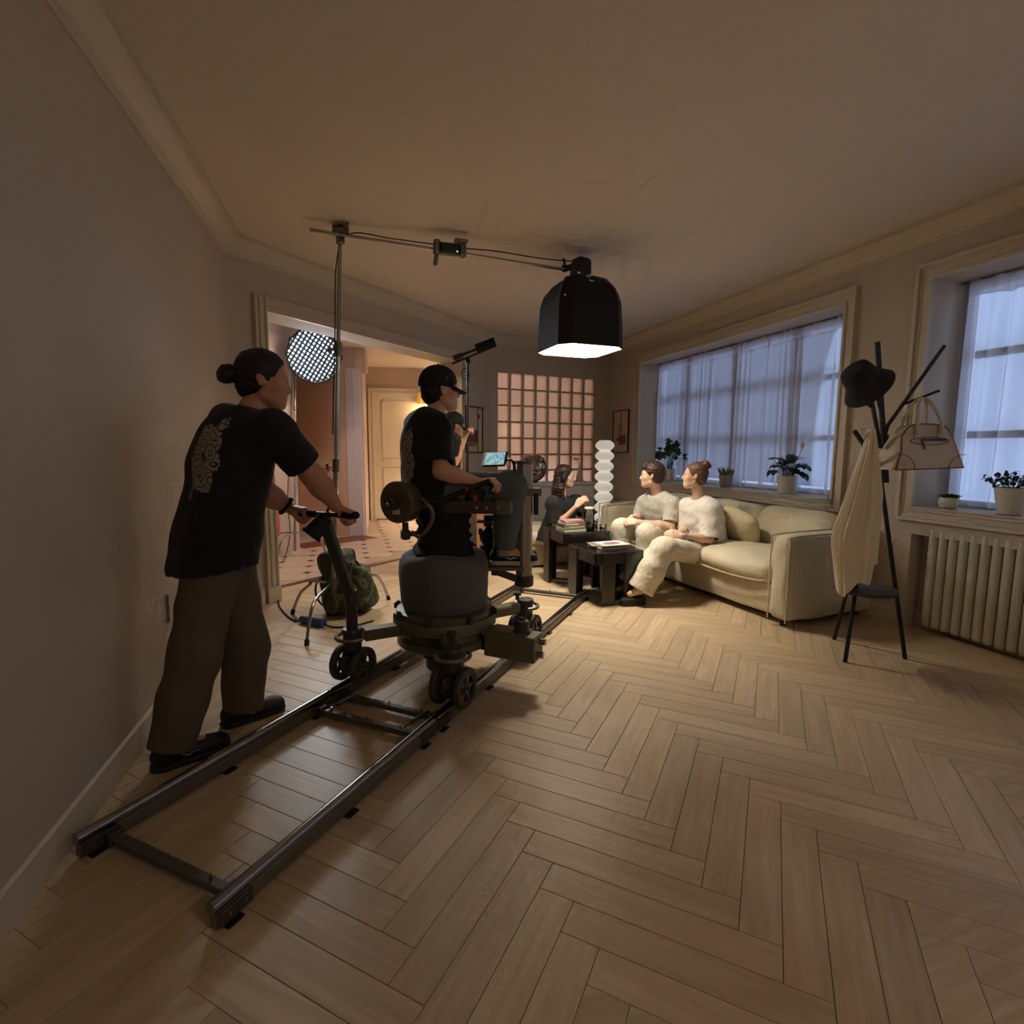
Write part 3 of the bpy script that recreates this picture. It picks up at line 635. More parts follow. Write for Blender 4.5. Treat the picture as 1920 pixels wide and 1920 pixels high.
# ================================================================== SOFA
linen = M('beige_linen', (208, 197, 168), .85, bump=(220, .12, 7, .22), var=(2.5, .04), sheen=.25); piping = M('linen_piping', (200, 188, 156), .8)
SO = np.array([3.03, 3.0]); sang = math.radians(4.6); sl = np.array([-math.sin(sang), math.cos(sang)]); sdp = np.array([sl[1], -sl[0]])   # along, into depth (towards the wall)
SR = np.stack([np.array([*sdp, 0]), np.array([*sl, 0]), np.array([0, 0, 1.])], 1)
def sf(d, l, z): return np.array([*(SO+sdp*d+sl*l), z])
SLn = 2.62
t = thing('sofa', 'long beige slipcovered sofa under the window', 'sofa', tuple(sf(.45, SLn/2, 0)))
mb = MB(); rbox(mb, sf(.5, SLn/2, .175), (.9, SLn-.12, .25), SR, .03, wr=.003); mb.build('base', linen, t, smooth=60)
for l0, nm in ((.085, 'arm'), (SLn-.085, 'arm')):
    mb = MB(); rbox(mb, sf(.46, l0, .365), (.94, .17, .63), SR, .05, bulge=.012, wr=.004, seed=l0, n=10); a = mb.build(nm, linen, t, smooth=60)
    for dl in (-.08, .08):
        mb = MB(); mb.tube(smoothpath([sf(-.012, l0+dl, .05), sf(-.014, l0+dl, .35), sf(-.012, l0+dl, .64), sf(.03, l0+dl, .682), sf(.5, l0+dl, .69), sf(.92, l0+dl, .685)], 4), .006, 6); mb.build('piping', piping, a)
mb = MB(); rbox(mb, sf(.84, SLn/2, .43), (.16, SLn-.3, .58), SR, .05, wr=.004); mb.build('back_frame', linen, t, smooth=60)
cl = (SLn-.34)/2
for k in range(2):
    mb = MB(); rbox(mb, sf(.38, .17+cl*(k+.5), .375), (.78+.04*k, cl+.01, .17), SR, .075, bulge=.035, wr=.006, seed=k*3, n=12); a = mb.build('seat_cushion', linen, t, smooth=60)
    mb = MB(); l0 = .17+cl*k; mb.tube(smoothpath([sf(.03, l0+.03, .325), sf(-.02, l0+.12, .31), sf(-.045, l0+cl*.35, .305), sf(-.045, l0+cl*.7, .325), sf(-.02, l0+cl-.1, .335), sf(.03, l0+cl-.02, .335)], 6), .008, 6); mb.build('piping', piping, a)
for k in range(3):
    bl3 = (SLn-.34)/3; mb = MB(); rbox(mb, sf(.70, .17+bl3*(k+.5), .585), (.2, bl3-.005, .40), SR@np.array(Matrix.Rotation(math.radians(10), 3, 'Y')), .085, bulge=.035, wr=.007, seed=5+k, n=12); mb.build('back_cushion', linen, t, smooth=60)
for d in (.08, .86):
    for l in (.1, SLn-.1): MB().cyl(sf(d, l, 0), sf(d, l, .07), .025, n=10).build('foot', M('dark_foot', (30, 24, 20), .5), t)
def cushion(label, c, size, rot, mat, nm='cushion'):
    t = thing(nm, label, 'cushion', tuple(c-np.array([0, 0, size[0]/2])))
    mb = MB(); pillow(mb, c, size, rot, 14, 4.5); mb.build('cover', mat, t, smooth=60)
    h = np.array(size)/2; u = np.linspace(0, 2*math.pi, 60, endpoint=False); e = 2/4.5
    P = np.stack([h[0]*np.sign(np.cos(u))*np.abs(np.cos(u))**e, h[1]*np.sign(np.sin(u))*np.abs(np.sin(u))**e, 0*u], 1)@np.array(rot).T+c
    mb = MB(); mb.tube(P, .004, 5, closed=True); mb.build('piping', piping, t); return t
R1 = SR@np.array(Matrix.Rotation(math.radians(62), 3, 'Y'))@np.array(Matrix.Rotation(math.radians(18), 3, 'Z'))
cushion('square beige cushion leaning on the sofa beside the woman in white', sf(.45, .94, .605), (.40, .40, .16), R1, M('cushion_linen', (208, 194, 160), .85, bump=(200, .1, 12, .3), var=(3, .04)))
R2 = SR@np.array(Matrix.Rotation(math.radians(70), 3, 'Y'))@np.array(Matrix.Rotation(math.radians(-8), 3, 'Z'))
cushion('olive cushion in the far corner of the sofa', sf(.50, 2.22, .60), (.40, .38, .15), R2, M('olive_linen', (150, 134, 84), .85, bump=(200, .1)))
# low upholstered bench
bA_ = V3(1.848, 5.447, 0); bc = V3(2.30, 5.86, 0)
t = thing('upholstered_bench', 'low beige upholstered bench beyond the dark tables', 'bench', tuple(bc))
bR = rz(math.radians(9))
mb = MB(); rbox(mb, bc+V3(0, 0, .15), (1.0, .72, .26), bR, .03, wr=.004); mb.build('base', linen, t, smooth=60)
mb = MB(); rbox(mb, bc+V3(0, -.01, .335), (1.03, .78, .14), bR, .06, bulge=.03, wr=.006, n=12); mb.build('seat_cushion', linen, t, smooth=60)
mb = MB(); mb.tube([bc+bR@V3(x, -.395-.01*math.sin(x*4), .30+.012*math.sin(x*5)) for x in np.linspace(-.5, .5, 16)], .008, 6); mb.build('piping', piping, t)
for x in (-.44, .44):
    for y in (-.3, .3): MB().cyl(bc+bR@V3(x, y, 0), bc+bR@V3(x, y, .04), .02, n=8).build('foot', M('dark_foot', (30, 24, 20), .5), t)
# ================================================================== TABLES
tbm = M('dark_table', (30, 21, 18), .32, var=(5, .1), bump=(18, .03), coat=.25)
def table(name, label, x0, y0, w, d, h, ang):
    R = rz(ang); o = np.array([x0, y0, 0]); T = lambda x, y, z: o+R@V3(x, y, z)
    t = thing(name, label, 'table', tuple(T(w/2, d/2, 0)), 'nest of dark tables')
    mb = MB(); mb.box(T(w/2, d/2, h-.012), (w-.05, d-.05, .024), R, bev=.004); mb.build('tabletop', tbm, t, smooth=0)
    for a, b in (((0, 0), (w, 0)), ((w, 0), (w, d)), ((w, d), (0, d)), ((0, d), (0, 0))):
        c = np.array([(a[0]+b[0])/2, (a[1]+b[1])/2]); q = abs(b[0]-a[0])+abs(b[1]-a[1]); c += (np.array([w/2, d/2])-c)*.06
        mb = MB(); mb.box(T(*c, h-.05), (q-.03 if a[1] == b[1] else .028, q-.03 if a[0] == b[0] else .028, .098), R, bev=.004); mb.build('apron', tbm, t, smooth=0)
    for cx, cy, sx_, sy_ in ((.13, .008, .13, .034), (w-.13, .008, .13, .034), (.008, d-.13, .034, .13), (.008, .28*d, .034, .13) if False else (w-.008, d-.13, .034, .13), (.09, d-.008, .13, .034), (w-.09, d-.008, .13, .034)):
        mb = MB(); mb.box(T(cx, cy, (h-.004)/2), (sx_, sy_, h-.004), R, bev=.004); mb.build('leg', tbm, t, smooth=0)
    mb = MB(); mb.box(T(w/2, d/2, h+.0005), (w-.07, d-.07, .003), R); mb.build('glass_inlay', M('smoked_glass', (26, 24, 23), .06, spec=.7), t, smooth=0)
    return t, T
tA, TA = table('side_table', 'lower dark wooden side table with magazines, nearest the camera', 1.935, 3.915, .485, .50, .45, math.radians(4))
tB, TB = table('side_table', 'taller dark wooden side table holding books and glasses', 1.885, 4.47, .50, .50, .535, math.radians(3))
# magazines on the lower table
def book(name, label, cat, c, size, ang, mat, pages=True, group=None):
    t = thing(name, label, cat, tuple(c), group); R = rz(ang); w, d, h = size
    mb = MB(); mb.box(c+V3(0, 0, h-.0012), (w, d, .0024), R); mb.box(c+V3(0, 0, .0012), (w, d, .0024), R); mb.box(c+R@V3(-w/2+.0012, 0, h/2), (.0024, d, h), R); mb.build('cover', mat, t, smooth=0)
    mb = MB(); mb.box(c+V3(.0, 0, h/2), (w-.007, d-.007, h-.0049), R); mb.build('pages', M('paper', (226, 216, 196), .8), t, smooth=0); return t, R
zt = .4525
white = M('cover_white', (226, 220, 210), .35); mag2 = M('cover_cream', (206, 188, 150), .4)
book('magazine', 'cream magazine at the bottom of the pile on the lower table', 'magazine', TA(.26, .25, .4523), (.27, .21, .012), .12, mag2)
book('magazine', 'grey-edged magazine between the two on the lower table', 'magazine', TA(.23, .27, .4645), (.25, .20, .010), -.2, M('cover_grey', (150, 140, 124), .4))
mg, R = book('magazine', 'white magazine with pink cover picture on top of the pile', 'magazine', TA(.29, .24, .4750), (.29, .215, .008), .07, white)
c = TA(.29, .24, .4835)
mb = MB(); pts = [(-.08, -.05), (-.02, -.062), (.05, -.05), (.1, -.015), (.08, .03), (.03, .05), (-.03, .045), (-.06, .015)]; mb.prism(pts, .0006, c, R); mb.build('cover_picture', M('pink_print', (150, 92, 104), .4, var=(30, .35)), mg, smooth=0)
mb = MB(); mb.box(c+R@V3(-.045, -.02, .0008), (.09, .05, .0006), R); mb.build('cover_picture', M('blue_print', (120, 126, 140), .4, var=(40, .3)), mg, smooth=0)
mb = MB(); mb.box(c+R@V3(-.125, 0, .0004), (.03, .19, .0008), R); mb.build('spine_text', M('lilac_print', (150, 140, 152), .5, var=(60, .5)), mg, smooth=0)
# books, jar, glasses on the taller table
zt2 = .5375
bk = [('pale green hardback at the bottom of the pile on the taller table', (156, 176, 150), (.24, .17, .035), .05), ('brick red hardback in the pile on the taller table', (104, 50, 40), (.22, .16, .028), .0), ('white paperback near the top of the pile on the taller table', (196, 200, 196), (.21, .15, .026), .12), ('pink and white booklet on top of the pile by the jar', (190, 120, 124), (.2, .14, .012), -.05)]
z = zt2
for lb, cl_, sz, an in bk:
    book('book', lb, 'book', TB(.15, .15, z), sz, an+.05, M('cover_%d%d%d' % cl_, cl_, .45), group='books on the taller table'); z += sz[2]+.0005
glassm = panem.copy(); glassm.name = 'clear_glass'
waterm = panem.copy(); waterm.name = 'water'
for n in waterm.node_tree.nodes:
    if n.type == 'BSDF_TRANSPARENT': n.inputs[0].default_value = (.72, .78, .78, 1)
jc = TB(.31, .10, zt2)
t = thing('glass_jar', 'tall clear glass water jar with a white lid', 'jar', tuple(jc))
MB().lathe([(.001, .003), (.046, .003), (.05, .012), (.05, .165), (.04, .19), (.04, .205), (.037, .205), (.037, .19), (.047, .163), (.047, .014), (.044, .008), (.001, .008)], jc, 24, cap=False).build('body', glassm, t)
MB().lathe([(.001, .206), (.042, .206), (.043, .216), (.041, .222), (.001, .222)], jc, 24, cap=False).build('lid', white, t)
MB().lathe([(.001, .01), (.0455, .015), (.0455, .085), (.001, .085)], jc, 24, cap=False).build('water', waterm, t)
tea = M('amber_tea', (176, 86, 28), .1, trans=.25)
for gx, gy, hh, lb in ((.40, .15, .10, 'tall tumbler half full of amber tea beside the jar'), (.455, .085, .055, 'short tumbler of amber tea at the table corner')):
    g = TB(gx, gy, zt2); t = thing('tea_glass', lb, 'glass', tuple(g), 'tea glasses')
    MB().lathe([(.001, .002), (.03, .002), (.033, hh), (.0315, hh), (.0285, .006), (.001, .006)], g, 20, cap=False).build('tumbler', glassm, t)
    MB().lathe([(.001, .0075), (.0278, .0075), (.0292, hh*.55), (.001, hh*.55)], g, 20, cap=False).build('tea', tea, t)
g = TB(.365, .20, zt2); t = thing('dark_cup', 'small black cup standing behind the glass jar', 'cup', tuple(g))
MB().lathe([(.001, .001), (.022, .001), (.026, .07), (.023, .07), (.02, .008), (.001, .008)], g, 16, cap=False).build('cup_body', blk, t)
MB().lathe([(.001, .05), (.0215, .05), (.0215, .052), (.001, .052)], g, 16, cap=False).build('drink', M('coffee', (26, 14, 9), .1), t)
# ================================================================== STACKED PAPER FLOOR LAMP
lp = V3(3.16, 6.20, 0)
t = thing('stacked_floor_lamp', 'tall white floor lamp of stacked lens shaped discs', 'floor lamp', tuple(lp))
MB().lathe([(.001, 0), (.13, 0), (.13, .015), (.03, .025), (.03, .12)], lp, 24, cap=False).build('base', white, t)
sh = M('lamp_paper', (236, 228, 214), .6, emit=0.4); z = .1; pitch = .1325
for k in range(10):
    pr_ = [(.062+.058*math.sin(math.pi*j/16)**.85, z+pitch*j/16) for j in range(17)]
    MB().lathe(pr_, lp, 28, cap=(k in (0, 9))).build('disc_shade', sh, t, smooth=60); z += pitch-.0005
# ================================================================== SIDEBOARD, DISCO BALL, VASE
wlac = M('white_lacquer', (214, 208, 196), .4)
o_ = V3(2.42, 6.83, 0); sR = rz(math.radians(9.6)); Tq = lambda x, y, z: o_+sR@V3(x, y, z); sw = 1.02
t = thing('sideboard', 'white lacquered sideboard in front of the glass blocks', 'sideboard', tuple(Tq(sw/2, .2, 0)))
mb = MB(); mb.box(Tq(sw/2, .2, .43), (sw-.03, .38, .74), sR, bev=.006); mb.build('body', wlac, t, smooth=0)
mb = MB(); mb.box(Tq(sw/2, .2, .822), (sw, .42, .04), sR, bev=.006); mb.build('worktop', wlac, t, smooth=0)
for k in range(2):
    mb = MB(); mb.box(Tq(sw*(.25+.5*k), .0, .43), (sw/2-.03, .02, .70), sR, bev=.004); d = mb.build('door', wlac, t, smooth=0)
    mb = MB(); mb.sph(Tq(sw*(.46+.08*k), -.022, .5), .012, 8, 6); mb.build('knob', steel, d)
mb = MB(); mb.box(Tq(sw/2, .22, .03), (sw-.1, .3, .06), sR); mb.build('plinth', wlac, t, smooth=0)
dc = Tq(.10, .2, .842+.205)
t = thing('disco_ball', 'mirrored disco ball on the white sideboard', 'disco ball', tuple(dc-V3(0, 0, .205)))
MB().sph(dc, .197, 32, 20).build('core', M('ball_core', (60, 52, 44), .6), t)
mb = MB(); rows = 34
for i in range(1, rows):
    b = -math.pi/2+math.pi*i/rows; n = max(4, int(2*math.pi*math.cos(b)*.2/.0185))
    for k in range(n):
        a = 2*math.pi*(k+.5*(i % 2))/n; nrm_ = V3(math.cos(b)*math.cos(a), math.cos(b)*math.sin(a), math.sin(b)); jit = unit(nrm_+rng.normal(0, .10, 3))
        mb.box(dc+nrm_*.1995, (.0168, .0168, .003), frame(jit, np.cross([0, 0, 1.], nrm_)))
o = mb.build('mirror_tiles', M('mirror', (205, 190, 170), .08, 1.), t, smooth=0); o['kind'] = 'stuff'
mb = MB(); mb.cyl(dc-V3(0, 0, .205), dc-V3(0, 0, .185), .07, n=16); mb.build('stand_ring', blk, t)
vc = Tq(.86, .16, .842)
t = thing('flower_vase', 'slim pink vase with one dried cream flower', 'vase', tuple(vc))
MB().lathe([(.001, 0), (.05, 0), (.055, .02), (.045, .1), (.028, .16), (.026, .2), (.022, .2), (.022, .15), (.001, .14)], vc, 20, cap=False).build('vase_body', M('pink_ceramic', (196, 160, 142), .4), t)
mb = MB(); mb.tube(smoothpath([vc+V3(0, 0, .12), vc+V3(-.015, 0, .24), vc+V3(-.05, 0, .30)], 6), .004, 6); mb.build('stem', M('dry_stem', (96, 84, 60), .8), t)
for k in range(9):
    a = k*2.4; r = .03*math.sqrt(k/9); p = vc+V3(-.06+r*math.cos(a), r*math.sin(a), .33-.3*r); mb = MB(); mb.sph(p, (.026, .022, .012), 10, 6, frame(V3(math.cos(a)*.5, math.sin(a)*.5, .9))); mb.build('petal', M('cream_petal', (206, 176, 142), .7), t)
# peach box beyond the dolly
pb = V3(1.51, 6.348, 0); t = thing('peach_cabinet', 'plain peach coloured cube cabinet beyond the dolly arm', 'cabinet', tuple(pb+V3(.2, .2, 0)))
R = rz(math.radians(-42)); mb = MB(); mb.box(pb+R@V3(.22, .2, .31), (.44, .4, .60), R, bev=.01); mb.build('body', M('peach_paint', (212, 160, 116), .5), t, smooth=0)
mb = MB(); mb.box(pb+R@V3(.22, .2, .622), (.46, .42, .024), R, bev=.005); mb.build('top_panel', M('peach_top', (222, 176, 134), .5), t, smooth=0)
# ================================================================== FRAMED PRINTS
def art(label, c, ux, w, h, nout, shapes):
    """c centre, ux right as seen, nout out of the wall"""
    ux = unit(ux); R = np.stack([ux, np.array([0, 0, 1.]), unit(nout)], 1)
    t = thing('framed_print', label, 'picture', tuple(c-V3(0, 0, h/2)))
    mb = MB(); f = .012
    for x, y, a, b in ((0, h/2-f/2, w, f), (0, -h/2+f/2, w, f), (-w/2+f/2, 0, f, h-2*f), (w/2-f/2, 0, f, h-2*f)): mb.box(c+R@V3(x, y, .012), (a, b, .024), R, bev=.002)
    mb.build('frame', M('frame_dark', (52, 34, 26), .45), t, smooth=0)
    MB().box(c+R@V3(0, 0, .008), (w-2*f, h-2*f, .006), R).build('paper', M('print_paper', (206, 186, 160), .7), t, smooth=0)
    for i, (x0, y0, x1, y1, col) in enumerate(shapes):
        MB().box(c+R@V3((x0+x1)/2*w, (y0+y1)/2*h, .0115+.0004*i), (abs(x1-x0)*w, abs(y1-y0)*h, .0012), R).build('print_shape', M('ink_%d_%d_%d' % col, col, .7), t, smooth=0)
p0 = np.array([1.478, 6.887]); p1 = np.array([1.79, 7.186])
art('framed abstract print between the opening and the glass blocks', np.array([*((p0+p1)/2), 1.555])+np.array([*(-dn*.004), 0]), np.array([*du, 0]), .43, .61, np.array([*-dn, 0]),
    [(-.38, -.30, .2, .0, (112, 74, 64)), (-.42, -.36, .1, -.26, (150, 110, 96)), (.2, -.47, .235, .48, (44, 28, 24)), (.24, .25, .36, .34, (140, 62, 52))])
art('framed abstract print beside the sofa window', V3(XW-.004, 7.22, 1.57), (0, -1, 0), .47, .63, (-1, 0, 0),
    [(-.2, -.3, -.05, .2, (190, 150, 130)), (-.08, -.3, .33, -.08, (128, 84, 74)), (-.3, -.22, .05, -.14, (146, 76, 64)), (.0, -.35, .045, .45, (44, 28, 24))])
# ================================================================== RADIATOR
radm = M('radiator_enamel', (196, 188, 168), .35)
t = thing('radiator', 'cream column radiator in the niche below the right window', 'radiator', (3.99, 1.3, .06))
first = None
for k in range(44):
    y = 2.685-.0655*k
    if first is None:
        mb = MB(); P = []
        for zz, s in ((.045, .6), (.05, .85), (.068, 1), (.738, 1), (.758, .85), (.765, .6)): P.append([(.045*s*math.copysign(abs(math.cos(a))**.7, math.cos(a)), .0285*s*math.copysign(abs(math.sin(a))**.7, math.sin(a)), zz) for a in np.linspace(0, 2*math.pi, 20, endpoint=False)])
        P = np.array(P).transpose(1, 0, 2); mb.grid(P, closed_u=True); mb.add([(x, y_, .765) for x, y_, z_ in P[:, -1]], [tuple(range(20))])
        first = mb.build('column', radm, t, smooth=50); first.location = np.array([3.99, y, 0])-ORG[t.name]; first.data.transform(Matrix.Translation(ORG[t.name]))
    else: inst('column', first, t, (3.99, y, 0))
for zz in (.12, .69): MB().cyl((4.0, 2.69, zz), (4.0, -.2, zz), .018, n=10).build('header_pipe', radm, t)
mb = MB(); mb.cyl((4.0, 2.69, .69), (4.0, 2.73, .69), .012, n=10); mb.cyl((4.0, 2.73, .69), (4.07, 2.73, .69), .012, n=10); mb.build('valve', steel, t)
for y in (2.4, .2): MB().box((4.045, y, .6), (.075, .02, .03)).build('wall_bracket', steel, t)

# ================================================================== COAT STAND AND WHAT HANGS ON IT
cbl = M('stand_black', (24, 23, 26), .5)
f1, f2, f3 = V3(3.203, 2.754, 0), V3(2.916, 2.42, 0), V3(3.328, 2.351, 0)
ap = V3(3.125, 2.50, 0)
t = thing('coat_stand', 'black branching coat stand with three legs and a round shelf', 'coat stand', tuple(ap))
# three long members cross near z=1.2 and splay out above as branches
cx = V3(3.15, 2.478, 1.14)
for nm, f, tip in (('leg', f1, V3(3.069, 2.44, 1.111)), ('leg', f2, V3(3.089, 2.475, 1.255)), ('leg', f3, V3(3.137, 2.461, 1.125))):
    MB().bar(f, tip, .024, .014, up=CF, bev=.003).build(nm, cbl, t, smooth=0)
MB().bar(V3(3.169, 2.45, 1.109), V3(3.048, 2.488, 1.948), .026, .02, up=CF, bev=.003).build('upright', cbl, t, smooth=0)
mb = MB(); mb.bar(V3(3.127, 2.443, 1.126), V3(3.135, 2.45, 1.4), .022, .014, up=CF); mb.bar(V3(3.118, 2.456, 1.352), V3(3.147, 2.457, 1.455), .016, .014, up=CF); mb.bar(V3(3.147, 2.457, 1.455), V3(3.495, 2.412, 1.94), .016, .014, up=CF); mb.build('branch', cbl, t, smooth=0)
MB().bar(V3(3.248, 2.447, 1.585), V3(3.346, 2.312, 1.657), .012, up=CF).build('peg', cbl, t, smooth=0)
MB().bar(V3(3.089, 2.444, 1.32), V3(2.96, 2.453, 1.707), .018, .014, up=CF).build('branch', cbl, t, smooth=0)
MB().bar(V3(3.088, 2.444, 1.479), V3(3.048, 2.509, 1.767), .012, up=CF).build('peg', cbl, t, smooth=0)
MB().bar(V3(3.008, 2.459, 1.56), V3(2.882, 2.456, 1.618), .010, up=CF).build('peg', cbl, t, smooth=0)
MB().bar(V3(3.078, 2.447, 1.223), V3(2.885, 2.455, 1.419), .022, .014, up=CF).build('branch', cbl, t, smooth=0)
sc2 = V3(3.041, 2.427, 0.483); MB().lathe([(.001, -.012), (.168, -.012), (.17, -.006), (.17, .006), (.168, .012), (.001, .012)], (sc2[0], sc2[1], .452), 40, cap=False).build('round_shelf', M('shelf_slate', (58, 56, 62), .5, var=(8, .08)), t)
# bucket hat
hc = V3(2.941, 2.479, 1.721); hax = unit(hd(-90)*.74+np.array([0, 0, .62])-CF*.22)
t = thing('bucket_hat', 'black bucket hat hooked on the coat stand', 'hat', tuple(hc-V3(0, 0, .15)))
hatm = M('hat_black', (26, 25, 28), .85, bump=(160, .2)); hi = M('hat_inside', (34, 38, 58), .85)
MB().lathe([(.001, .10), (.055, .098), (.078, .085), (.088, .04), (.095, -.005)], hc, 28, hax, cap=False, sx=1.05).build('crown', hatm, t, smooth=50)
mb = MB(); mb.lathe([(.095, -.005), (.118, -.04), (.142, -.078), (.14, -.081), (.116, -.044), (.092, -.008)], hc, 28, hax, cap=False, sx=1.05); mb.build('brim', hatm, t, smooth=50)
MB().lathe([(.001, .095), (.053, .093), (.074, .08), (.084, .038), (.091, -.006)], hc, 28, hax, cap=False, sx=1.05).build('lining', hi, t, smooth=50)
# handbag
hb = V3(3.292, 2.35, 1.327); bx_ = unit(CR+.12*CF); by_ = unit(np.cross([0, 0, 1.], bx_)); R = np.stack([bx_, by_, V3(0, 0, 1)], 1)
t = thing('handbag', 'tan leather handbag hanging from the coat stand', 'handbag', tuple(hb-V3(0, 0, .15)))
lea = M('tan_leather', (208, 188, 158), .5, bump=(90, .12), var=(6, .05)); ledge = M('dark_edge', (88, 66, 50), .6)
outl = [(-.222, -.135), (.222, -.120), (.172, .02), (.13, .11), (.09, .132), (-.07, .136), (-.13, .115), (-.175, .06), (-.2, -.03)]
def bagface(y, s): return [hb+R@V3(x*s, y, z*s+0) for x, z in outl]
mb = MB(); n = len(outl); v = []
for y, s in ((-.075, .93), (-.082, .97), (-.07, 1.0), (.07, 1.), (.082, .97), (.075, .93)):
    v += [hb+R@V3(x*s, y*(1.0 if z < 0 else (.72-.28*z/.136)), z*s) for x, z in outl]
mb.add(v, [(i*n+k, i*n+(k+1) % n, (i+1)*n+(k+1) % n, (i+1)*n+k) for i in range(5) for k in range(n)]+[tuple(range(n)), tuple(range(5*n, 6*n))]); mb.build('bag_body', lea, t, smooth=50)
fy = lambda z: -.084*(1.0 if z < 0 else (.72-.28*z/.136))
mb = MB(); mb.tube([hb+R@V3(x, fy(z)*.88, z) for x, z in outl]+[hb+R@V3(*[outl[0][0], fy(outl[0][1])*.88, outl[0][1]])], .0035, 5); mb.build('edge_piping', ledge, t)
for sgn in (-1, 1):
    mb = MB(); mb.tube(smoothpath([hb+R@V3(-.085, sgn*.055, .075), hb+R@V3(-.088, sgn*.05, .15), hb+R@V3(-.06, sgn*.02, .255), hb+R@V3(-.015, 0, .285), hb+R@V3(.03, sgn*.02, .25), hb+R@V3(.065, sgn*.05, .15), hb+R@V3(.07, sgn*.055, .08)], 6), .0095, 8); mb.build('handle', lea, t)
for x in (-.085, .07):
    mb = MB(); mb.prism([(-.014, -.03), (.0, -.042), (.014, -.03), (.012, .055), (-.012, .055)], .004, hb+R@V3(x, fy(.09)-.003, .09), np.stack([R[:, 0], R[:, 2], -R[:, 1]], 1)); mb.build('handle_tab', lea, t, smooth=0)
Rf = np.stack([R[:, 0], unit(R[:, 2]+.1*R[:, 1]), unit(-R[:, 1]+.1*R[:, 2])], 1)
mb = MB(); mb.tube([hb+R@V3(.0+.125*math.cos(a), fy(.035)-.0012, .035+.022*math.sin(a)) for a in np.linspace(0, 2*math.pi, 40, endpoint=False)], .0022, 5, closed=True); mb.build('strap_frame', ledge, t)
mb = MB(); mb.box(hb+R@V3(.03, fy(.04)-.003, .042), (.15, .004, .012), R); mb.build('strap', M('strap_dark', (56, 36, 26), .5), t, smooth=0)
mb = MB(); mb.bar(hb+R@V3(-.06, fy(.03)-.006, .045), hb+R@V3(-.03, fy(.03)-.006, -.012), .01, .004, up=-R[:, 1]); mb.build('zip_pull', ledge, t, smooth=0)
for sx_ in (-1, 1):
    mb = MB(); mb.tube([hb+R@V3(sx_*.215+(-sx_)*.105*math.cos(a)*(1 if a > -1 else 1), fy(-.1)-.001, -.128+.085*math.sin(a)) for a in np.linspace(0, math.pi/2, 14)], .0018, 5); mb.build('corner_seam', ledge, t)
# cream throw hanging from the stand
def throw():
    n, k = 90, 40; P = np.zeros((n, k, 3)); top_ = V3(2.95, 2.403, 1.428)
    for j in range(k):
        s = j/(k-1); v = 805+(1102-805)*s
        hwL = 3+22*min(1, s*1.5)**.8+26*max(0, min(1, (s-.10)*1.6))*(1-max(0, s-.62)*1.9); hwR = 4+17*min(1, s*2)+5*s
        xc = 1633-3*s
        for i in range(n):
            u = i/n*2*math.pi; a = math.cos(u); b = math.sin(u); f = 1+.17*math.sin(8*u+1.2+s)+.07*math.sin(15*u+s*2)
            px_ = (xc-1633)/1000*3.17+(a*(hwL if a < 0 else hwR)*f)/1000*3.17
            dp = b*(.03+.045*min(1, s*2))*f
            zz = top_[2]-s*(.955-.12*(a > .55)-.05*math.sin(3*u+.6)*s-.16*max(0, a)**1.3)
            P[i, j] = top_+CR*px_+CF*dp; P[i, j, 2] = zz
    return P
t = thing('cream_throw', 'cream cloth throw draped in long folds on the coat stand', 'throw', tuple(V3(2.975, 2.395, 0.81)*V3(1, 1, 0)+V3(0, 0, .47)))
MB().grid(throw(), closed_u=True).build('cloth', M('cream_cloth', (234, 220, 192), .9, bump=(260, .1), sheen=.2), t, smooth=70)
# ================================================================== PLANTS ON THE SILLS
soil = M('soil', (44, 32, 24), .95); leafm = M('leaf_green', (52, 82, 40), .5, var=(14, .2)); leafd = M('leaf_dark', (34, 58, 34), .4, var=(10, .15)); stemm = M('leaf_stem', (74, 98, 52), .6)
def pot(t, c, r0, r1, h, mat, bands=0):
    pr_ = [(.001, 0), (r0, 0)]
    for j in range(1, 9):
        f = j/8; pr_.append((r0+(r1-r0)*f-(.0012 if (bands and j % 2) else 0), h*f))
    pr_ += [(r1-.006, h), (r1-.007, h-.02), (.001, h-.02)]
    MB().lathe(pr_, c, 28, cap=False).build('pot', mat, t, smooth=50)
    MB().lathe([(.001, h-.019), (r1-.0075, h-.019)], c, 20, cap=False).build('soil', soil, t)
def leaf(mb, base, d, L, w, droop=.3, up=(0, 0, 1), n=7, fold=.25):
    d = unit(d); sd = unit(np.cross(d, up)+1e-6); P = np.zeros((n, 3, 3)); p = np.array(base, float); cur_ = d.copy()
    for i in range(n):
        f = i/(n-1); ww = w*math.sin(math.pi*min(1, f*.93+.07))**.8*(1-.15*f); nn = unit(np.cross(sd, cur_))
        P[i, 0] = p+sd*ww+nn*ww*fold; P[i, 1] = p; P[i, 2] = p-sd*ww+nn*ww*fold
        cur_ = unit(cur_+np.array([0, 0, -droop/n*2])); p = p+cur_*L/n
    mb.grid(P)
zs1 = .893; r_ = np.random.default_rng(4)
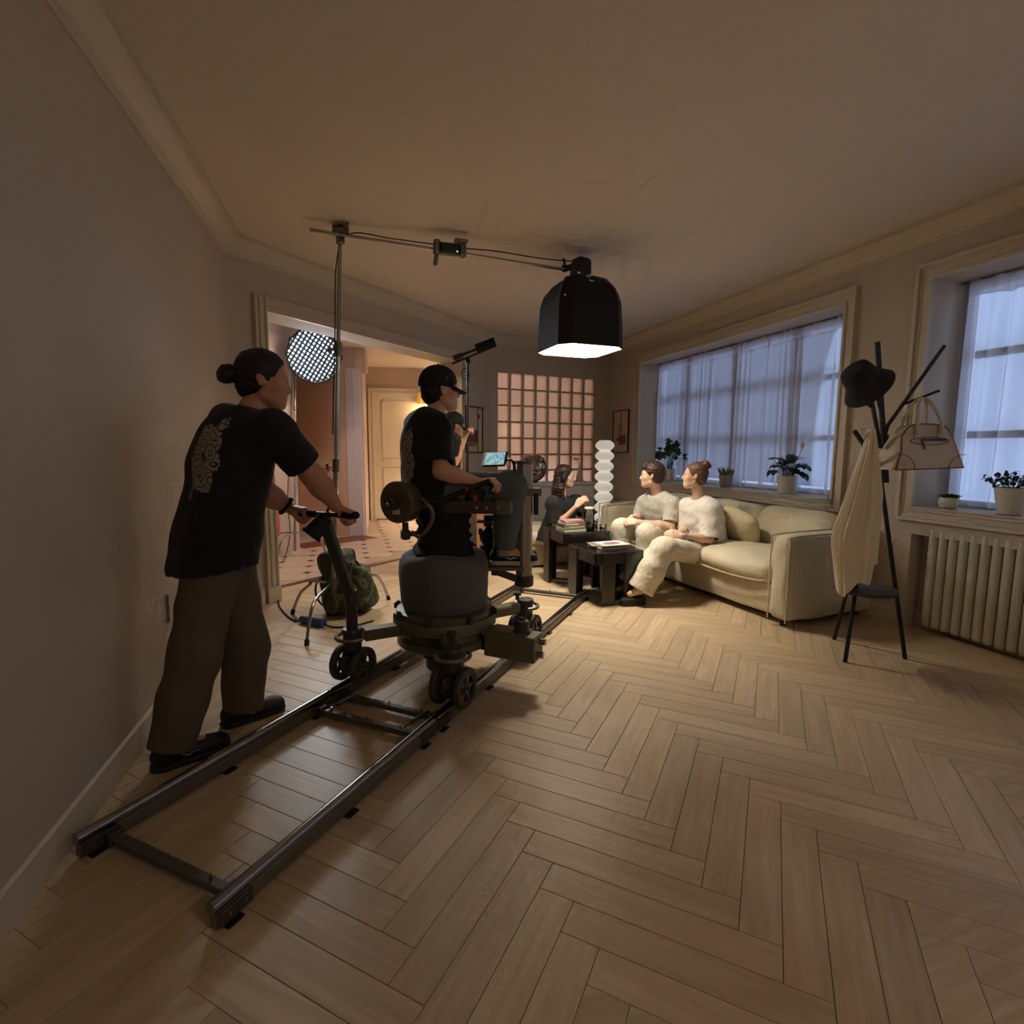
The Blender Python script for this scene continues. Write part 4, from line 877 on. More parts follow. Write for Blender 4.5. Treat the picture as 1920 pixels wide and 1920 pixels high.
# parsley-like bush
c = V3(4.06, 6.10, zs1); t = thing('bushy_plant', 'bushy green herb plant in a pale pot behind the seated man', 'plant', tuple(c))
pot(t, c, .055, .075, .17, M('pale_pot', (206, 196, 178), .5))
for k in range(40):
    a = r_.uniform(0, 6.28); e = r_.uniform(.05, 1.) ; tip = c+V3(.17*e*math.cos(a)*.55, .30*e*math.sin(a), .50-.14*e*e+r_.uniform(-.12, .03)); tip[0] = max(3.9, min(4.15, tip[0]))
    mb = MB(); mb.tube(smoothpath([c+V3(.02*math.cos(a), .03*math.sin(a), .15), (c+tip)/2+V3(0, 0, .08), tip], 4), .0025, 4); mb.build('stem', stemm, t)
    mb = MB()
    for q in range(9):
        b = unit(r_.normal(0, 1, 3)+V3(0, 0, .3)); leaf(mb, tip+b*.004, b, .058, .027, .1)
    mb.build('leaf_cluster', leafm, t, smooth=60)
# grey pot of spiky heather
c = V3(4.04, 4.98, zs1); t = thing('spiky_plant', 'small spiky green plant in a grey clay pot', 'plant', tuple(c)); pot(t, c, .055, .075, .135, M('grey_clay', (134, 126, 112), .8, bump=(60, .1)))
for k in range(46):
    a = r_.uniform(0, 6.28); e = math.sqrt(r_.uniform(0, 1)); p = c+V3(.055*e*math.cos(a), .055*e*math.sin(a), .118); d = unit(V3(.5*e*math.cos(a), .75*e*math.sin(a), 1)); L = r_.uniform(.08, .12)
    mb = MB(); mb.tube([p, p+d*L*.5+V3(0, 0, .004), p+d*L], [.006, .005, .0015], 5); mb.build('spike_leaf', M('heather_green', (86, 104, 66), .7), t)
# peace lily
c = V3(4.05, 4.12, zs1); t = thing('peace_lily', 'dark leafy peace lily in a large white pot on the sill', 'plant', tuple(c)); pot(t, c, .075, .095, .17, M('white_pot', (216, 208, 192), .45), 1)
for k in range(30):
    a = k*2.399+.3; e = .35+.65*((k*7) % 11)/10; hgt = .06+.13*(1-e)+.03*math.sin(k*3.1); d = unit(V3(.35*math.cos(a), math.sin(a), .30+.9*(1-e))); p = c+V3(.03*math.cos(a), .04*math.sin(a), .15); q = p+V3(.05*e*math.cos(a)*.6, .10*e*math.sin(a), hgt)
    mb = MB(); mb.tube(smoothpath([p, (p+q)/2+V3(0, 0, .02), q], 4), .003, 4); s_ = mb.build('stem', stemm, t)
    mb = MB(); leaf(mb, q, d, r_.uniform(.13, .17), .044, .5+.5*e); mb.build('leaf', leafd, t, smooth=60)
for dy, h, lean in ((.06, .36, .0), (-.12, .42, -.06)):
    mb = MB(); top2 = c+V3(-.03, dy+lean, h); mb.tube(smoothpath([c+V3(0, dy*.2, .15), c+V3(-.01, dy*.7, h*.65), top2], 5), .0028, 5); mb.build('flower_stalk', M('stalk_yellow', (150, 140, 60), .6), t)
    mb = MB(); leaf(mb, top2, V3(-.1, -.2 if dy < 0 else .1, 1), .09, .018, .1); mb.build('flower', M('lily_white', (222, 204, 160), .6), t, smooth=60)
# small succulent bowl
c = V3(4.05, 2.665, zs1+.012); t = thing('succulent', 'low green succulent in a small round white bowl', 'plant', tuple(c))
MB().lathe([(.001, 0), (.045, 0), (.058, .02), (.062, .045), (.055, .075), (.049, .075), (.05, .06), (.001, .06)], c, 28, cap=False).build('bowl', M('white_pot', (216, 208, 192), .45), t, smooth=60)
for k in range(40):
    a = k*2.399; e = math.sqrt(k/40); p = c+V3(.052*e*math.cos(a), .052*e*math.sin(a), .066); mb = MB(); leaf(mb, p, unit(V3(.8*e*math.cos(a), .8*e*math.sin(a), 1)), .045, .012, .2); mb.build('leaf', leafd, t, smooth=60)
# leafy plant in tapering white pot at the right edge
c = V3(4.05, 2.30, zs1+.012); t = thing('small_leaf_plant', 'small leaved dark plant in a tapering white pot at the right edge', 'plant', tuple(c)); pot(t, c, .062, .088, .17, M('white_pot', (216, 208, 192), .45))
for k in range(24):
    a = k*2.399; e = math.sqrt((k+.5)/24); p = c+V3(.06*e*math.cos(a), .07*e*math.sin(a), .15); q = p+V3(.05*e*math.cos(a), .11*e*math.sin(a), .07+.06*(1-e))
    mb = MB(); mb.tube([p, (p+q)/2+V3(0, 0, .015), q], .002, 4); mb.build('stem', stemm, t); mb = MB()
    for j in range(7): b = unit(r_.normal(0, 1, 3)+V3(0, 0, .5)); leaf(mb, q-(q-p)*j*.1, b, .032, .011, .2)
    mb.build('leaf_cluster', leafd, t, smooth=60)

# ================================================================== CAMERA TRACK AND DOLLY
HMa = math.radians(41.145); td = V3(math.sin(HMa), math.cos(HMa), 0); tn = V3(math.cos(HMa), -math.sin(HMa), 0)
def T(a, n, z=0.): return td*a+tn*n+V3(0, 0, z)
railm = M('rail_steel', (150, 146, 140), .22, 1.); railb = M('rail_base', (112, 102, 86), .45, .4); tiem = M('tie_grey', (92, 88, 82), .5, .3)
dg = M('dolly_olive', (108, 101, 82), .45, .35, var=(9, .06)); dk2 = M('dolly_black', (62, 57, 50), .45, .1); dmid = M('dolly_grey', (110, 104, 94), .4, .4)
NR, NL = -1.26, -1.88
def track(a0, a1, ties, label):
    t = thing('dolly_track', label, 'track', tuple(T((a0+a1)/2, (NR+NL)/2)), 'dolly track sections')
    for n in (NR, NL):
        r = MB(); r.cyl(T(a0, n, .071), T(a1, n, .071), .019, n=16); r = r.build('rail', railm, t)
        mb = MB(); mb.bar(T(a0+.004, n, .03), T(a1-.004, n, .03), .03, .048, bev=.004); mb.build('rail_base', railb, r)
        for a in np.arange(a0+.05, a1, .48): mb = MB(); mb.box(T(a, n, .003), (.05, .07, .006), frame((0, 0, 1), td)); mb.build('rail_pad', rubber, r, smooth=0)
        for a in (a0+.06, a1-.06):
            mb = MB(); mb.bar(T(a-.055, n+.021, .035), T(a+.055, n+.021, .035), .012, .042, bev=.003); mb.build('joint_plate', dk2, r)
            mb = MB()
            for q in (-.025, .025): mb.cyl(T(a+q, n+.026, .04), T(a+q, n+.031, .04), .006, n=8); 
            mb.build('joint_bolts', chrome, r)
    for a in ties:
        b = MB(); b.bar(T(a, NL+.02, .03), T(a, NR-.02, .03), .034, .026, bev=.004); b = b.build('tie', tiem, t)
        for n in (-1.78, -1.57, -1.38): mb = MB(); mb.cyl(T(a, n, .043), T(a, n, .062), .004, n=6); mb.build('tie_stud', chrome, b)
        for s, n in ((1, NL+.03), (-1, NR-.03)):
            mb = MB(); mb.box(T(a, n, .032), (.055, .05, .045), frame((0, 0, 1), tn), bev=.005); mb.build('tie_bracket', dk2, b)
    return t
t1 = track(1.975, 4.43, (2.055, 3.2, 4.39), 'steel dolly track section under the dolly reaching the side tables')
t2 = track(.86, 1.965, (.95, 1.885), 'steel dolly track section running out of frame toward the camera')
for n in (-1.80, -1.36):
    mb = MB(); mb.cyl(T(1.885, n, .055), T(2.055, n+.02, .055), .006, n=8); mb.cyl(T(1.93, n+.005, .055), T(1.99, n+.012, .055), .010, n=8); o = mb.build('joint_turnbuckle', chrome, t2)
AC, NC = 2.60, -1.575; DC = T(AC, NC)
t = thing('camera_dolly', 'heavy dark camera dolly with turret arm, counterweight and silver column riding the track', 'dolly', tuple(DC+V3(0, 0, .06)))
MB().lathe([(.001, .03), (.105, .03), (.112, .04), (.112, .10), (.13, .105), (.13, .19)], DC, 32, cap=False).build('lower_drum', dk2, t)
MB().lathe([(.13, .175), (.20, .18), (.265, .195), (.275, .205), (.275, .235), (.262, .245), (.25, .25), (.25, .30), (.001, .30)], DC, 48, cap=False).build('chassis', dg, t)
MB().lathe([(.25, .295), (.29, .298), (.296, .305), (.296, .355), (.29, .365), (.275, .37), (.275, .395), (.262, .40), (.001, .40)], DC, 48, cap=False).build('turntable', dg, t)
for k in range(8):
    a = k*math.pi/4+.3; mb = MB(); mb.box(DC+V3(.285*math.cos(a), .285*math.sin(a), .382), (.05, .03, .035), a, bev=.005); mb.cyl(DC+V3(.285*math.cos(a), .285*math.sin(a), .395), DC+V3(.285*math.cos(a), .285*math.sin(a), .41), .012, n=8); mb.build('clamp_block', dk2, t)
pd = unit(-CF-.30*CR); ps = unit(np.cross([0, 0, 1.], pd))
mb = MB(); mb.box(DC+pd*.262+V3(0, 0, .272), (.17, .012, .042), np.stack([ps, -pd, V3(0, 0, 1)], 1), bev=.003); plate = mb.build('name_plate', dk2, t)
tx = bpy.data.curves.new('lettering', 'FONT'); tx.body = '- GFM -'; tx.size = .034; tx.extrude = .0006; tx.align_x = 'CENTER'; tx.align_y = 'CENTER'; tx.materials.append(M('plate_letters', (120, 114, 102), .4, .5))
to = bpy.data.objects.new('lettering_source', tx); COL.objects.link(to); bpy.context.view_layer.update()
lm = bpy.data.meshes.new_from_object(to.evaluated_get(bpy.context.evaluated_depsgraph_get())); bpy.data.objects.remove(to); lm.name = 'lettering'
lv = np.zeros(len(lm.vertices)*3); lm.vertices.foreach_get('co', lv); mb = MB(); mb.add(lv.reshape(-1, 3)@np.stack([ps, V3(0, 0, 1), pd], 1).T+DC+pd*.2695+V3(0, 0, .272), [tuple(q.vertices) for q in lm.polygons]); mb.build('lettering', tx.materials[0], plate, smooth=0)
# corner arms with bogies
ca = [('near left', 2.16, NL), ('near right', 2.15, NR), ('far right', 3.06, NR), ('far left', 3.06, NL)]
tyre = M('wheel_tyre', (58, 53, 48), .6); hubm = M('wheel_hub', (92, 86, 76), .4, .4)
for nm, a, n in ca:
    e = T(a, n, .31); d = unit(e*V3(1, 1, 0)-DC*V3(1, 1, 0)); s = V3(d[1], -d[0], 0); q = DC*V3(1, 1, 0)+d*.24+V3(0, 0, .305)
    mb = MB(); mb.bar(q, e-d*.055, .085, .06, bev=.008); arm = mb.build('corner_arm', dg, t)
    mb = MB(); mb.cyl(e+V3(0, 0, -.06), e+V3(0, 0, .03), .048, n=20); mb.lathe([(.055, .03), (.05, .045), (.02, .05)], e, 20); mb.build('pivot_hub', dk2, arm)
    mb = MB(); mb.torus(e+d*.0, .082, .011, (0, 0, 1), 18, 8, -math.pi*.62, math.pi*.62, xh=d); mb.build('bumper_ring', dmid, arm)
    if nm != 'near left':
        mb = MB(); mb.lathe([(.012, .05), (.012, .075), (.026, .08), (.026, .095), (.02, .1)], e-d*.06, 12); mb.build('lock_knob', dk2, arm)
    mb = MB(); mb.lathe([(.02, .03), (.013, .035), (.013, .07), (.022, .075), (.022, .085)], q+d*.03, 12); mb.build('lock_knob', dmid, arm)
    mb = MB(); mb.box(T(a, n, .235), (.16, .06, .03), frame((0, 0, 1), tn), bev=.006); mb.cyl(T(a, n, .24), T(a, n, .26), .04, n=16)
    for q_ in (-.03, .03): mb.box(T(a, n+q_, .195), (.008, .05, .1), frame((0, 0, 1), tn))
    mb.build('bogie_fork', dk2, arm)
    for q_ in (-.066, .066):
        c = T(a, n+q_, .16); mb = MB(); w_ = .017
        mb.lathe([(.072, -w_), (.09, -w_), (.098, -w_*.6), (.098, w_*.6), (.09, w_), (.072, w_)], c, 32, tn, cap=False); wo = mb.build('tyre', tyre, arm)
        mb = MB(); mb.lathe([(.001, -.014), (.026, -.016), (.026, .016), (.001, .014)], c, 16, tn, cap=False); mb.lathe([(.062, -.012), (.076, -.013), (.076, .013), (.062, .012)], c, 28, tn, cap=False)
        for k in range(5):
            an = k*2*math.pi/5; r_d = math.cos(an)*td+V3(0, 0, math.sin(an)); mb.bar(c+r_d*.02, c+r_d*.068, .02, .016, up=tn)
        mb.build('hub', hubm, wo)
    mb = MB(); c = T(a, n, .152); mb.lathe([(.02, -.03), (.062, -.03), (.056, -.02), (.056, .02), (.062, .03), (.02, .03)], c, 24, tn); mb.cyl(T(a, n-.09, .158), T(a, n+.09, .158), .010, n=10); mb.build('track_wheel', tyre, arm)
    if nm == 'near right':
        mb = MB(); mb.sph(T(a-.07, n-.01, .21), .009, 8, 6); mb.build('red_button', M('red_plastic', (170, 40, 36), .4), arm)
# battery box at the side with knob and connectors
bc_ = T(2.60, -1.14, .235); FB = frame((0, 0, 1), tn)
mb = MB(); mb.box(bc_, (.30, .13, .14), FB, bev=.006); bb = mb.build('battery_box', M('box_olive', (108, 102, 80), .5), t, smooth=0)
MB().box(bc_+V3(0, 0, .074)-tn*.02, (.22, .12, .01), FB, bev=.003).build('box_lid', dg, bb, smooth=0)
kc = bc_+V3(0, 0, .076)+tn*.05; mb = MB(); mb.lathe([(.05, 0), (.05, .008), (.042, .012), (.042, .06), (.038, .065), (.015, .068), (.015, .08)], kc, 20); mb.torus(kc+V3(0, .0, .09), .022, .004, CF, 14, 6); mb.build('control_knob', dk2, bb)
mb = MB()
for dz, da in ((.03, .02), (-.03, -.02)): mb.cyl(bc_+tn*.15+td*da+V3(0, 0, dz), bc_+tn*.185+td*da+V3(0, 0, dz), .018, n=12)
mb.build('connectors', chrome, bb)
mb = MB(); mb.bar(bc_-tn*.15+V3(0, 0, -.02), DC+tn*.22+V3(0, 0, .215), .07, .06); mb.build('box_mount', dk2, bb, smooth=0)
# column: grey sleeve and black bellows
prs = [(.20, .40), (.236, .405), (.248, .44), (.252, .52), (.257, .60), (.254, .655), (.238, .695), (.20, .715), (.13, .72)]
n_ = 48; P = np.zeros((n_, len(prs), 3))
for j, (r, z) in enumerate(prs):
    for i in range(n_):
        a = 2*math.pi*i/n_; w = 1+.014*math.sin(5*a+z*9)+.01*math.sin(9*a+2*z); P[i, j] = DC*V3(1, 1, 0)+V3(r*w*math.cos(a), r*w*math.sin(a), z+.012*math.sin(3*a+1)*(j > 5))
MB().grid(P, closed_u=True).build('column_sleeve', M('sleeve_grey', (92, 86, 84), .85, bump=(140, .15), sheen=.15), t, smooth=60)
zz = np.linspace(.70, .99, 30); n_ = 40; P = np.zeros((n_, 30, 3))
for j, z in enumerate(zz):
    f = (z-.70)/.29
    for i in range(n_):
        a = 2*math.pi*i/n_; r = .165-.02*math.sin(math.pi*f)+.03*max(0, .25-f)*4*.6+.011*math.sin(f*34+1.5*math.sin(2*a+1)+a)*(1-.4*f)+.006*math.sin(7*a+9*f); P[i, j] = DC*V3(1, 1, 0)+V3(r*math.cos(a), r*math.sin(a), z+.008*math.sin(3*a))
MB().grid(P, closed_u=True).build('bellows', M('bellows_black', (20, 17, 15), .85, bump=(90, .25)), t, smooth=60)
# turret beam, seat and counterweight
b0, b1 = V3(0.465, 2.892, 0.989), V3(0.839, 2.713, 0.992)
mb = MB(); mb.bar(b0, b1, .075, .068, bev=.004); beam = mb.build('turret_beam', dk2, t)
mb = MB(); mb.bar(b1-unit(b1-b0)*.075, b1+unit(b1-b0)*.002, .078, .071, bev=.004); mb.build('beam_end', dmid, beam)
for f in (.55, .68, .83): mb = MB(); mb.cyl(b0*(1-f)+b1*f-CF*.037, b0*(1-f)+b1*f-CF*.042, .009, n=10); mb.build('bolt', chrome, beam)
mb = MB(); mb.lathe([(.001, .955), (.15, .955), (.15, 1.0), (.001, 1.0)], DC, 28, cap=False); mb.build('turret_plate', dk2, t)
MB().lathe([(.001, 1.0), (.16, 1.0), (.185, 1.01), (.19, 1.03), (.17, 1.045), (.001, 1.048)], DC+hd(90)*(-.04), 28, cap=False).build('seat', rubber, t)
wc = V3(0.277, 2.909, 1.016); wa = unit(hd(-152))
MB().lathe([(.001, .052), (.04, .052), (.042, .045), (.104, .045), (.112, .038), (.112, -.04), (.106, -.05), (.001, -.05)], wc, 40, wa, cap=False).build('counterweight', M('weight_olive', (104, 92, 70), .42, .4, var=(12, .12)), t)
mb = MB(); mb.lathe([(.001, .05), (.042, .05), (.042, .058), (.03, .062), (.03, .072), (.018, .075), (.018, .07), (.001, .07)], wc-CR*.012, 20, wa, cap=False); mb.build('weight_hub', dk2, t)
mb = MB(); mb.cyl(wc+wa*.045-CR*.06+V3(0, 0, .004), wc+wa*.056-CR*.06+V3(0, 0, .004), .007, n=8); mb.torus(wc+wa*.07-CR*.012, .02, .005, wa, 14, 6); mb.build('hub_bolts', chrome, t)
mb = MB(); FW_ = frame(wa, CR); mb.box(wc+wa*.0475+V3(0, 0, -.046)+CR*.005, (.05, .035, .002), FW_); mb.build('paper_label', white, t, smooth=0)
mb = MB(); mb.cyl(wc-wa*.05, b0, .03, n=14); mb.cyl(wc-wa*.05+CR*.02, wc-wa*.05+CR*.02+V3(0, 0, .0)-wa*.03, .05, n=16); mb.build('weight_shaft', dmid, t)
mb = MB(); mb.tube(smoothpath([V3(0.379, 2.835, 1.037), V3(0.4, 2.787, 1.013), V3(0.429, 2.778, 0.966), V3(0.414, 2.793, 0.899), V3(0.368, 2.838, 0.834), V3(0.327, 2.872, 0.854)], 6), .011, 8); mb.build('grab_bar', dmid, t)
mb = MB(); k0 = V3(0.297, 2.902, 0.903); mb.cyl(k0, k0-V3(0, 0, .04), .017, n=12); mb.box(k0-V3(0, 0, .065), (.045, .045, .055), .3, bev=.008); mb.cyl(k0-V3(0, 0, .065), V3(0.368, 2.901, 0.842), .014, n=10); mb.build('height_valve', dk2, t)
# pan control handle with red rings
h0, h1 = V3(0.497, 2.84, 1.031), V3(0.733, 2.767, 1.133)
mb = MB(); mb.cyl(h0, h1, .0135, n=12); ph_ = mb.build('control_handle', blk, t)
for f in (.0, .5): mb = MB(); mb.cyl(h0*(1-f)+h1*f-(h1-h0)*.02, h0*(1-f)+h1*f+(h1-h0)*.03, .0155, n=12); mb.build('red_ring', M('red_plastic', (170, 40, 36), .4), ph_)
mb = MB(); mb.box(V3(0.669, 2.808, 1.057), (.09, .05, .07), np.stack([CR, CF, V3(0, 0, 1)], 1)@np.array(Matrix.Rotation(.3, 3, 'Y')), bev=.01); mb.build('control_box', blk, ph_)
mb = MB(); mb.box(V3(0.657, 2.785, 1.033), (.02, .008, .04), np.stack([CR, CF, V3(0, 0, 1)], 1)); mb.build('red_tab', M('red_plastic', (170, 40, 36), .4), ph_)
# silver column with foot rest and bracket
ct, cb = V3(0.979, 2.921, 1.223), V3(0.987, 2.918, 0.546); cx_, cy_ = (ct[0]+cb[0])/2, (ct[1]+cb[1])/2; z0, z1 = cb[2], ct[2]
prf = [(.046+.0022*math.cos(6*a)+.0015*math.cos(18*a), a) for a in np.linspace(0, 2*math.pi, 72, endpoint=False)]
mb = MB(); mb.prism([(r*math.cos(a), r*math.sin(a)) for r, a in prf], z1-z0, (cx_, cy_, z0)); col_ = mb.build('camera_column', M('column_silver', (176, 168, 156), .32, .7), t, smooth=50)
mb = MB(); mb.lathe([(.001, -.045), (.05, -.045), (.056, -.038), (.056, .012), (.05, .02), (.001, .02)], (cx_, cy_, z0), 28, cap=False); mb.build('column_foot', dk2, col_)
mb = MB(); mb.lathe([(.05, -.005), (.053, 0), (.053, .012), (.001, .014)], (cx_, cy_, z1), 28, cap=False); mb.build('column_cap', dmid, col_)
mb = MB(); mb.prism([(-.02, -.002), (.175, .03), (.175, .085), (.07, .08), (-.02, .04)], .045, V3(0.889, 2.886, 1.034), np.stack([CR, V3(0, 0, 1)*.0+CF, V3(0, 0, 1)], 1)); mb.build('column_bracket', M('bracket_grey', (104, 98, 88), .4, .6), t, smooth=0)
bw_ = V3(0.794, 2.895, 1.038); mb = MB(); mb.lathe([(.001, -.05), (.06, -.05), (.075, -.03), (.075, .03), (.07, .035), (.06, .02), (.001, .01)], bw_, 28, cap=False); mb.build('bowl_mount', dk2, t)
mb = MB(); mb.bar(bw_+V3(0, 0, -.02), b1-CR*.06+V3(0, 0, .03), .05, .03); mb.bar(bw_+V3(0, 0, 0), V3(0.909, 2.88, 1.052), .06, .04); mb.build('mount_arm', dk2, t)
mb = MB(); mb.bar(V3(0.846, 2.879, 1.074), V3(0.826, 2.885, 1.149), .011, .008); mb.build('lever', blk, t)
mb = MB(); mb.box(V3(1.039, 2.881, 0.988), (.028, .05, .125), np.stack([CR, CF, V3(0, 0, 1)], 1), bev=.006); mb.build('transmitter_box', blk, t)
fp0, fp1 = V3(0.764, 2.957, 0.622), V3(0.969, 2.924, 0.565)
mb = MB(); mb.prism([(-.03, -.05), (.22, -.03), (.22, .06), (.0, .10), (-.03, .08)], -.018, fp0+V3(0, 0, 0), np.stack([CR, CF, V3(0, 0, 1)], 1)); fr_ = mb.build('foot_rest', dmid, t, smooth=0)
mb = MB(); mb.bar(fp0+CR*.06+V3(0, 0, -.03), V3(cx_, cy_, z0-.02), .05, .035); mb.cyl(fp0+CR*.05+V3(0, 0, -.02), fp0+CR*.05+V3(0, 0, -.05), .022, n=12); mb.build('foot_rest_arm', dk2, fr_)
# push bar
pv = T(2.16, NL, .36); ph0 = pv+V3(0, 0, .16); hA_ = V3(-0.104, 2.776, 0.921)
mb = MB(); mb.cyl(pv-V3(0, 0, .03), ph0, .03, n=16); mb.box(ph0, (.07, .06, .08), .4, bev=.01); pb_ = mb.build('push_bar_post', dk2, t)
mb = MB(); mb.bar(ph0, hA_, .052, .05, up=CF, bev=.006); mb.build('push_bar', dk2, t)
g0, g1 = V3(-0.238, 2.901, 0.969), V3(0.037, 2.638, 0.983); gm = (g0+g1)/2
mb = MB(); mb.bar(hA_, gm, .045, .05, up=CF, bev=.006); mb.cyl(g0, g1, .012, n=12); mb.build('handlebar', dk2, t)
for f0, f1_ in ((0, .3), (.72, 1.)): mb = MB(); mb.cyl(g0*(1-f0)+g1*f0, g0*(1-f1_)+g1*f1_, .0175, n=14); mb.sph(g0 if f0 == 0 else g1, .019, 12, 8); mb.build('grip', rubber, t)
mb = MB(); q0_, q1_ = V3(-0.099, 2.732, 0.966), V3(-0.164, 2.721, 0.891); mb.cyl(q0_, q1_, .036, .044, n=18); mb.cyl(q1_, q1_+unit(q1_-q0_)*.015, .05, n=18); mb.build('brake_cylinder', rubber, t)
mb = MB(); mb.sph(V3(-0.07, 2.807, 1.058), .02, 14, 10); mb.cyl(V3(-0.07, 2.807, 1.058), gm, .006, n=8); mb.build('speed_knob', blk, t)
# tablet monitor on a small arm
tc_ = V3(0.792, 2.875, 1.245); tnm = unit(-CF*.75-CR*.25+V3(0, 0, .62)); txx = unit(CR-.25*CF); txx = unit(txx-(txx@tnm)*tnm); tyy = np.cross(tnm, txx); TRm = np.stack([txx, tyy, tnm], 1)
t = thing('tablet_monitor', 'small tilted tablet monitor with a pale blue screen beside the silver column', 'monitor', tuple(tc_-V3(0, 0, .06)))
MB().box(tc_, (.135, .10, .012), TRm, bev=.004).build('case', blk, t)
scm = M('screen_blue', (120, 190, 205), .3, emit=.75)
N_, L_, B_ = nodes(scm); tcx = N_.new('ShaderNodeTexCoord'); nz = N_.new('ShaderNodeTexNoise'); nz.inputs['Scale'].default_value = 60; cr2 = N_.new('ShaderNodeValToRGB')
cr2.color_ramp.elements[0].color = lin((90, 150, 190)); cr2.color_ramp.elements[1].color = lin((190, 215, 190)); cr2.color_ramp.elements[0].position = .35; cr2.color_ramp.elements[1].position = .65
L_.new(tcx.outputs['Object'], nz.inputs[0]); L_.new(nz.outputs[0], cr2.inputs[0]); L_.new(cr2.outputs[0], B_.inputs['Emission Color'])
MB().box(tc_+tnm*.0065, (.116, .086, .001), TRm).build('screen', scm, t, smooth=0)
mb = MB(); a1_ = tc_+txx*.06-tnm*.01; a2_ = V3(0.909, 2.891, 1.224); mb.tube([a1_, a1_*.5+a2_*.5+V3(0, 0, .012), a2_], .007, 8); mb.tube([a2_, V3(0.915, 2.889, 1.112)], .009, 8); mb.sph(a1_, .013, 10, 6); mb.sph(a2_, .013, 10, 6); mb.build('mount_arm', blk, t)
mb = MB(); mb.tube(smoothpath([a1_-V3(0, 0, .01), V3(0.874, 2.87, 1.173), V3(0.894, 2.884, 1.158), V3(0.883, 2.867, 1.114)], 5), .0022, 5); mb.build('cable', rubber, t)
# black camera head hung below the beam
hcn = V3(0.819, 3.117, 0.79); t = thing('camera_gimbal', 'black geared camera head hanging below the dolly beam', 'camera head', tuple(hcn-V3(0, 0, .2)))
mb = MB(); mb.cyl(hcn+V3(0, 0, .11), hcn+V3(0, 0, .045), .03, n=16); mb.build('neck', blk, t)
mb = MB(); mb.box(hcn+V3(0, 0, .075)-CR*.01, (.12, .08, .014), np.stack([CR, CF, V3(0, 0, 1)], 1), bev=.003); mb.bar(hcn+V3(0, 0, .07)-CR*.07, hcn+V3(0, 0, .07)+CR*.05, .012, .008); mb.build('quick_plate', dmid, t)
mb = MB(); mb.sph(hcn+V3(0, 0, -.02), (.056, .056, .062), 20, 12); mb.cyl(hcn-CR*.06+V3(0, 0, .01), hcn+CR*.06+V3(0, 0, .01), .02, n=14); mb.build('head_body', blk, t)
for k in range(5): mb = MB(); mb.lathe([(.03, 0), (.054-.004*k, .002), (.054-.004*k, .014), (.03, .016)], hcn+V3(.0, 0, -.09-.02*k), 20); mb.build('gear_ring', blk, t)
mb = MB(); mb.cyl(hcn+V3(0, 0, -.06), hcn+V3(0, 0, -.19), .026, n=14); mb.build('lower_post', blk, t)
# ================================================================== BACKPACK AND CABLES BY THE STAND
bpc = V3(-0.009, 4.309, 0)+V3(0, .05, 0)
t = thing('backpack', 'olive camouflage backpack slumped against the boom stand', 'backpack', tuple(bpc))
camo_m = M('camo_green', (66, 72, 44), .85, bump=(50, .3)); N_, L_, B_ = nodes(camo_m)
tcx = N_.new('ShaderNodeTexCoord'); nz = N_.new('ShaderNodeTexNoise'); nz.inputs['Scale'].default_value = 9; nz.inputs['Detail'].default_value = 1; cr2 = N_.new('ShaderNodeValToRGB'); cr2.color_ramp.interpolation = 'CONSTANT'
cr2.color_ramp.elements[0].color = lin((44, 46, 30)); cr2.color_ramp.elements[1].position = .47; cr2.color_ramp.elements[1].color = lin((92, 96, 60)); e3 = cr2.color_ramp.elements.new(.58); e3.color = lin((58, 56, 38))
L_.new(tcx.outputs['Object'], nz.inputs[0]); L_.new(nz.outputs[0], cr2.inputs[0]); L_.new(cr2.outputs[0], B_.inputs['Base Color'])
bR_ = np.stack([CR, CF, V3(0, 0, 1)], 1)@np.array(Matrix.Rotation(math.radians(-14), 3, 'Y'))
mb = MB(); rbox(mb, bpc+V3(0, 0, .18), (.36, .24, .34), bR_, .055, bulge=.03, wr=.012, seed=2, n=14); body = mb.build('bag_body', camo_m, t, smooth=60)
mb = MB(); rbox(mb, bpc-CR*.07+V3(0, 0, .37), (.24, .2, .24), bR_, .05, bulge=.03, wr=.015, seed=4, n=10); mb.build('top_flap', camo_m, t, smooth=60)
mb = MB(); rbox(mb, bpc-CF*.15+V3(0, 0, .15)-CR*.02, (.24, .08, .2), bR_, .035, bulge=.02, wr=.006, seed=6); mb.build('front_pocket', camo_m, t, smooth=60)
for o in (-.09, .06):
    mb = MB(); mb.tube(smoothpath([bpc+CR*o-CF*.10+V3(0, 0, .42), bpc+CR*o-CF*.20+V3(0, 0, .30), bpc+CR*(o-.02)-CF*.205+V3(0, 0, .16), bpc+CR*o-CF*.14+V3(0, 0, .04)], 5), .012, 6, flat=.35); mb.build('strap', M('strap_olive', (40, 38, 26), .8), t)
mb = MB(); mb.torus(bpc-CR*.16-CF*.05+V3(0, 0, .17), .12, .008, unit(CF+CR*.5), 24, 6); mb.build('coiled_cable', rubber, t)
mb = MB(); mb.tube(smoothpath([bpc+CR*.02+V3(0, 0, .36), bpc+CR*.06+V3(0, 0, .41), bpc+CR*.10+V3(0, 0, .36)], 6), .010, 6); mb.build('carry_handle', rubber, t)
t = thing('power_cable', 'dark power cable with a blue plug lying on the wood floor', 'cable', tuple(V3(-0.336, 4.172, 0)))
mb = MB(); mb.tube(smoothpath([V3(-0.609, 4.998, 0)+V3(0, 0, .008), V3(-0.558, 4.649, 0)+V3(0, 0, .008), V3(-0.473, 4.359, 0)+V3(0, 0, .008), V3(-0.407, 4.219, 0)+V3(0, 0, .008), V3(-0.352, 4.176, 0)+V3(0, 0, .015)], 6), .0065, 7); mb.build('cord', rubber, t)
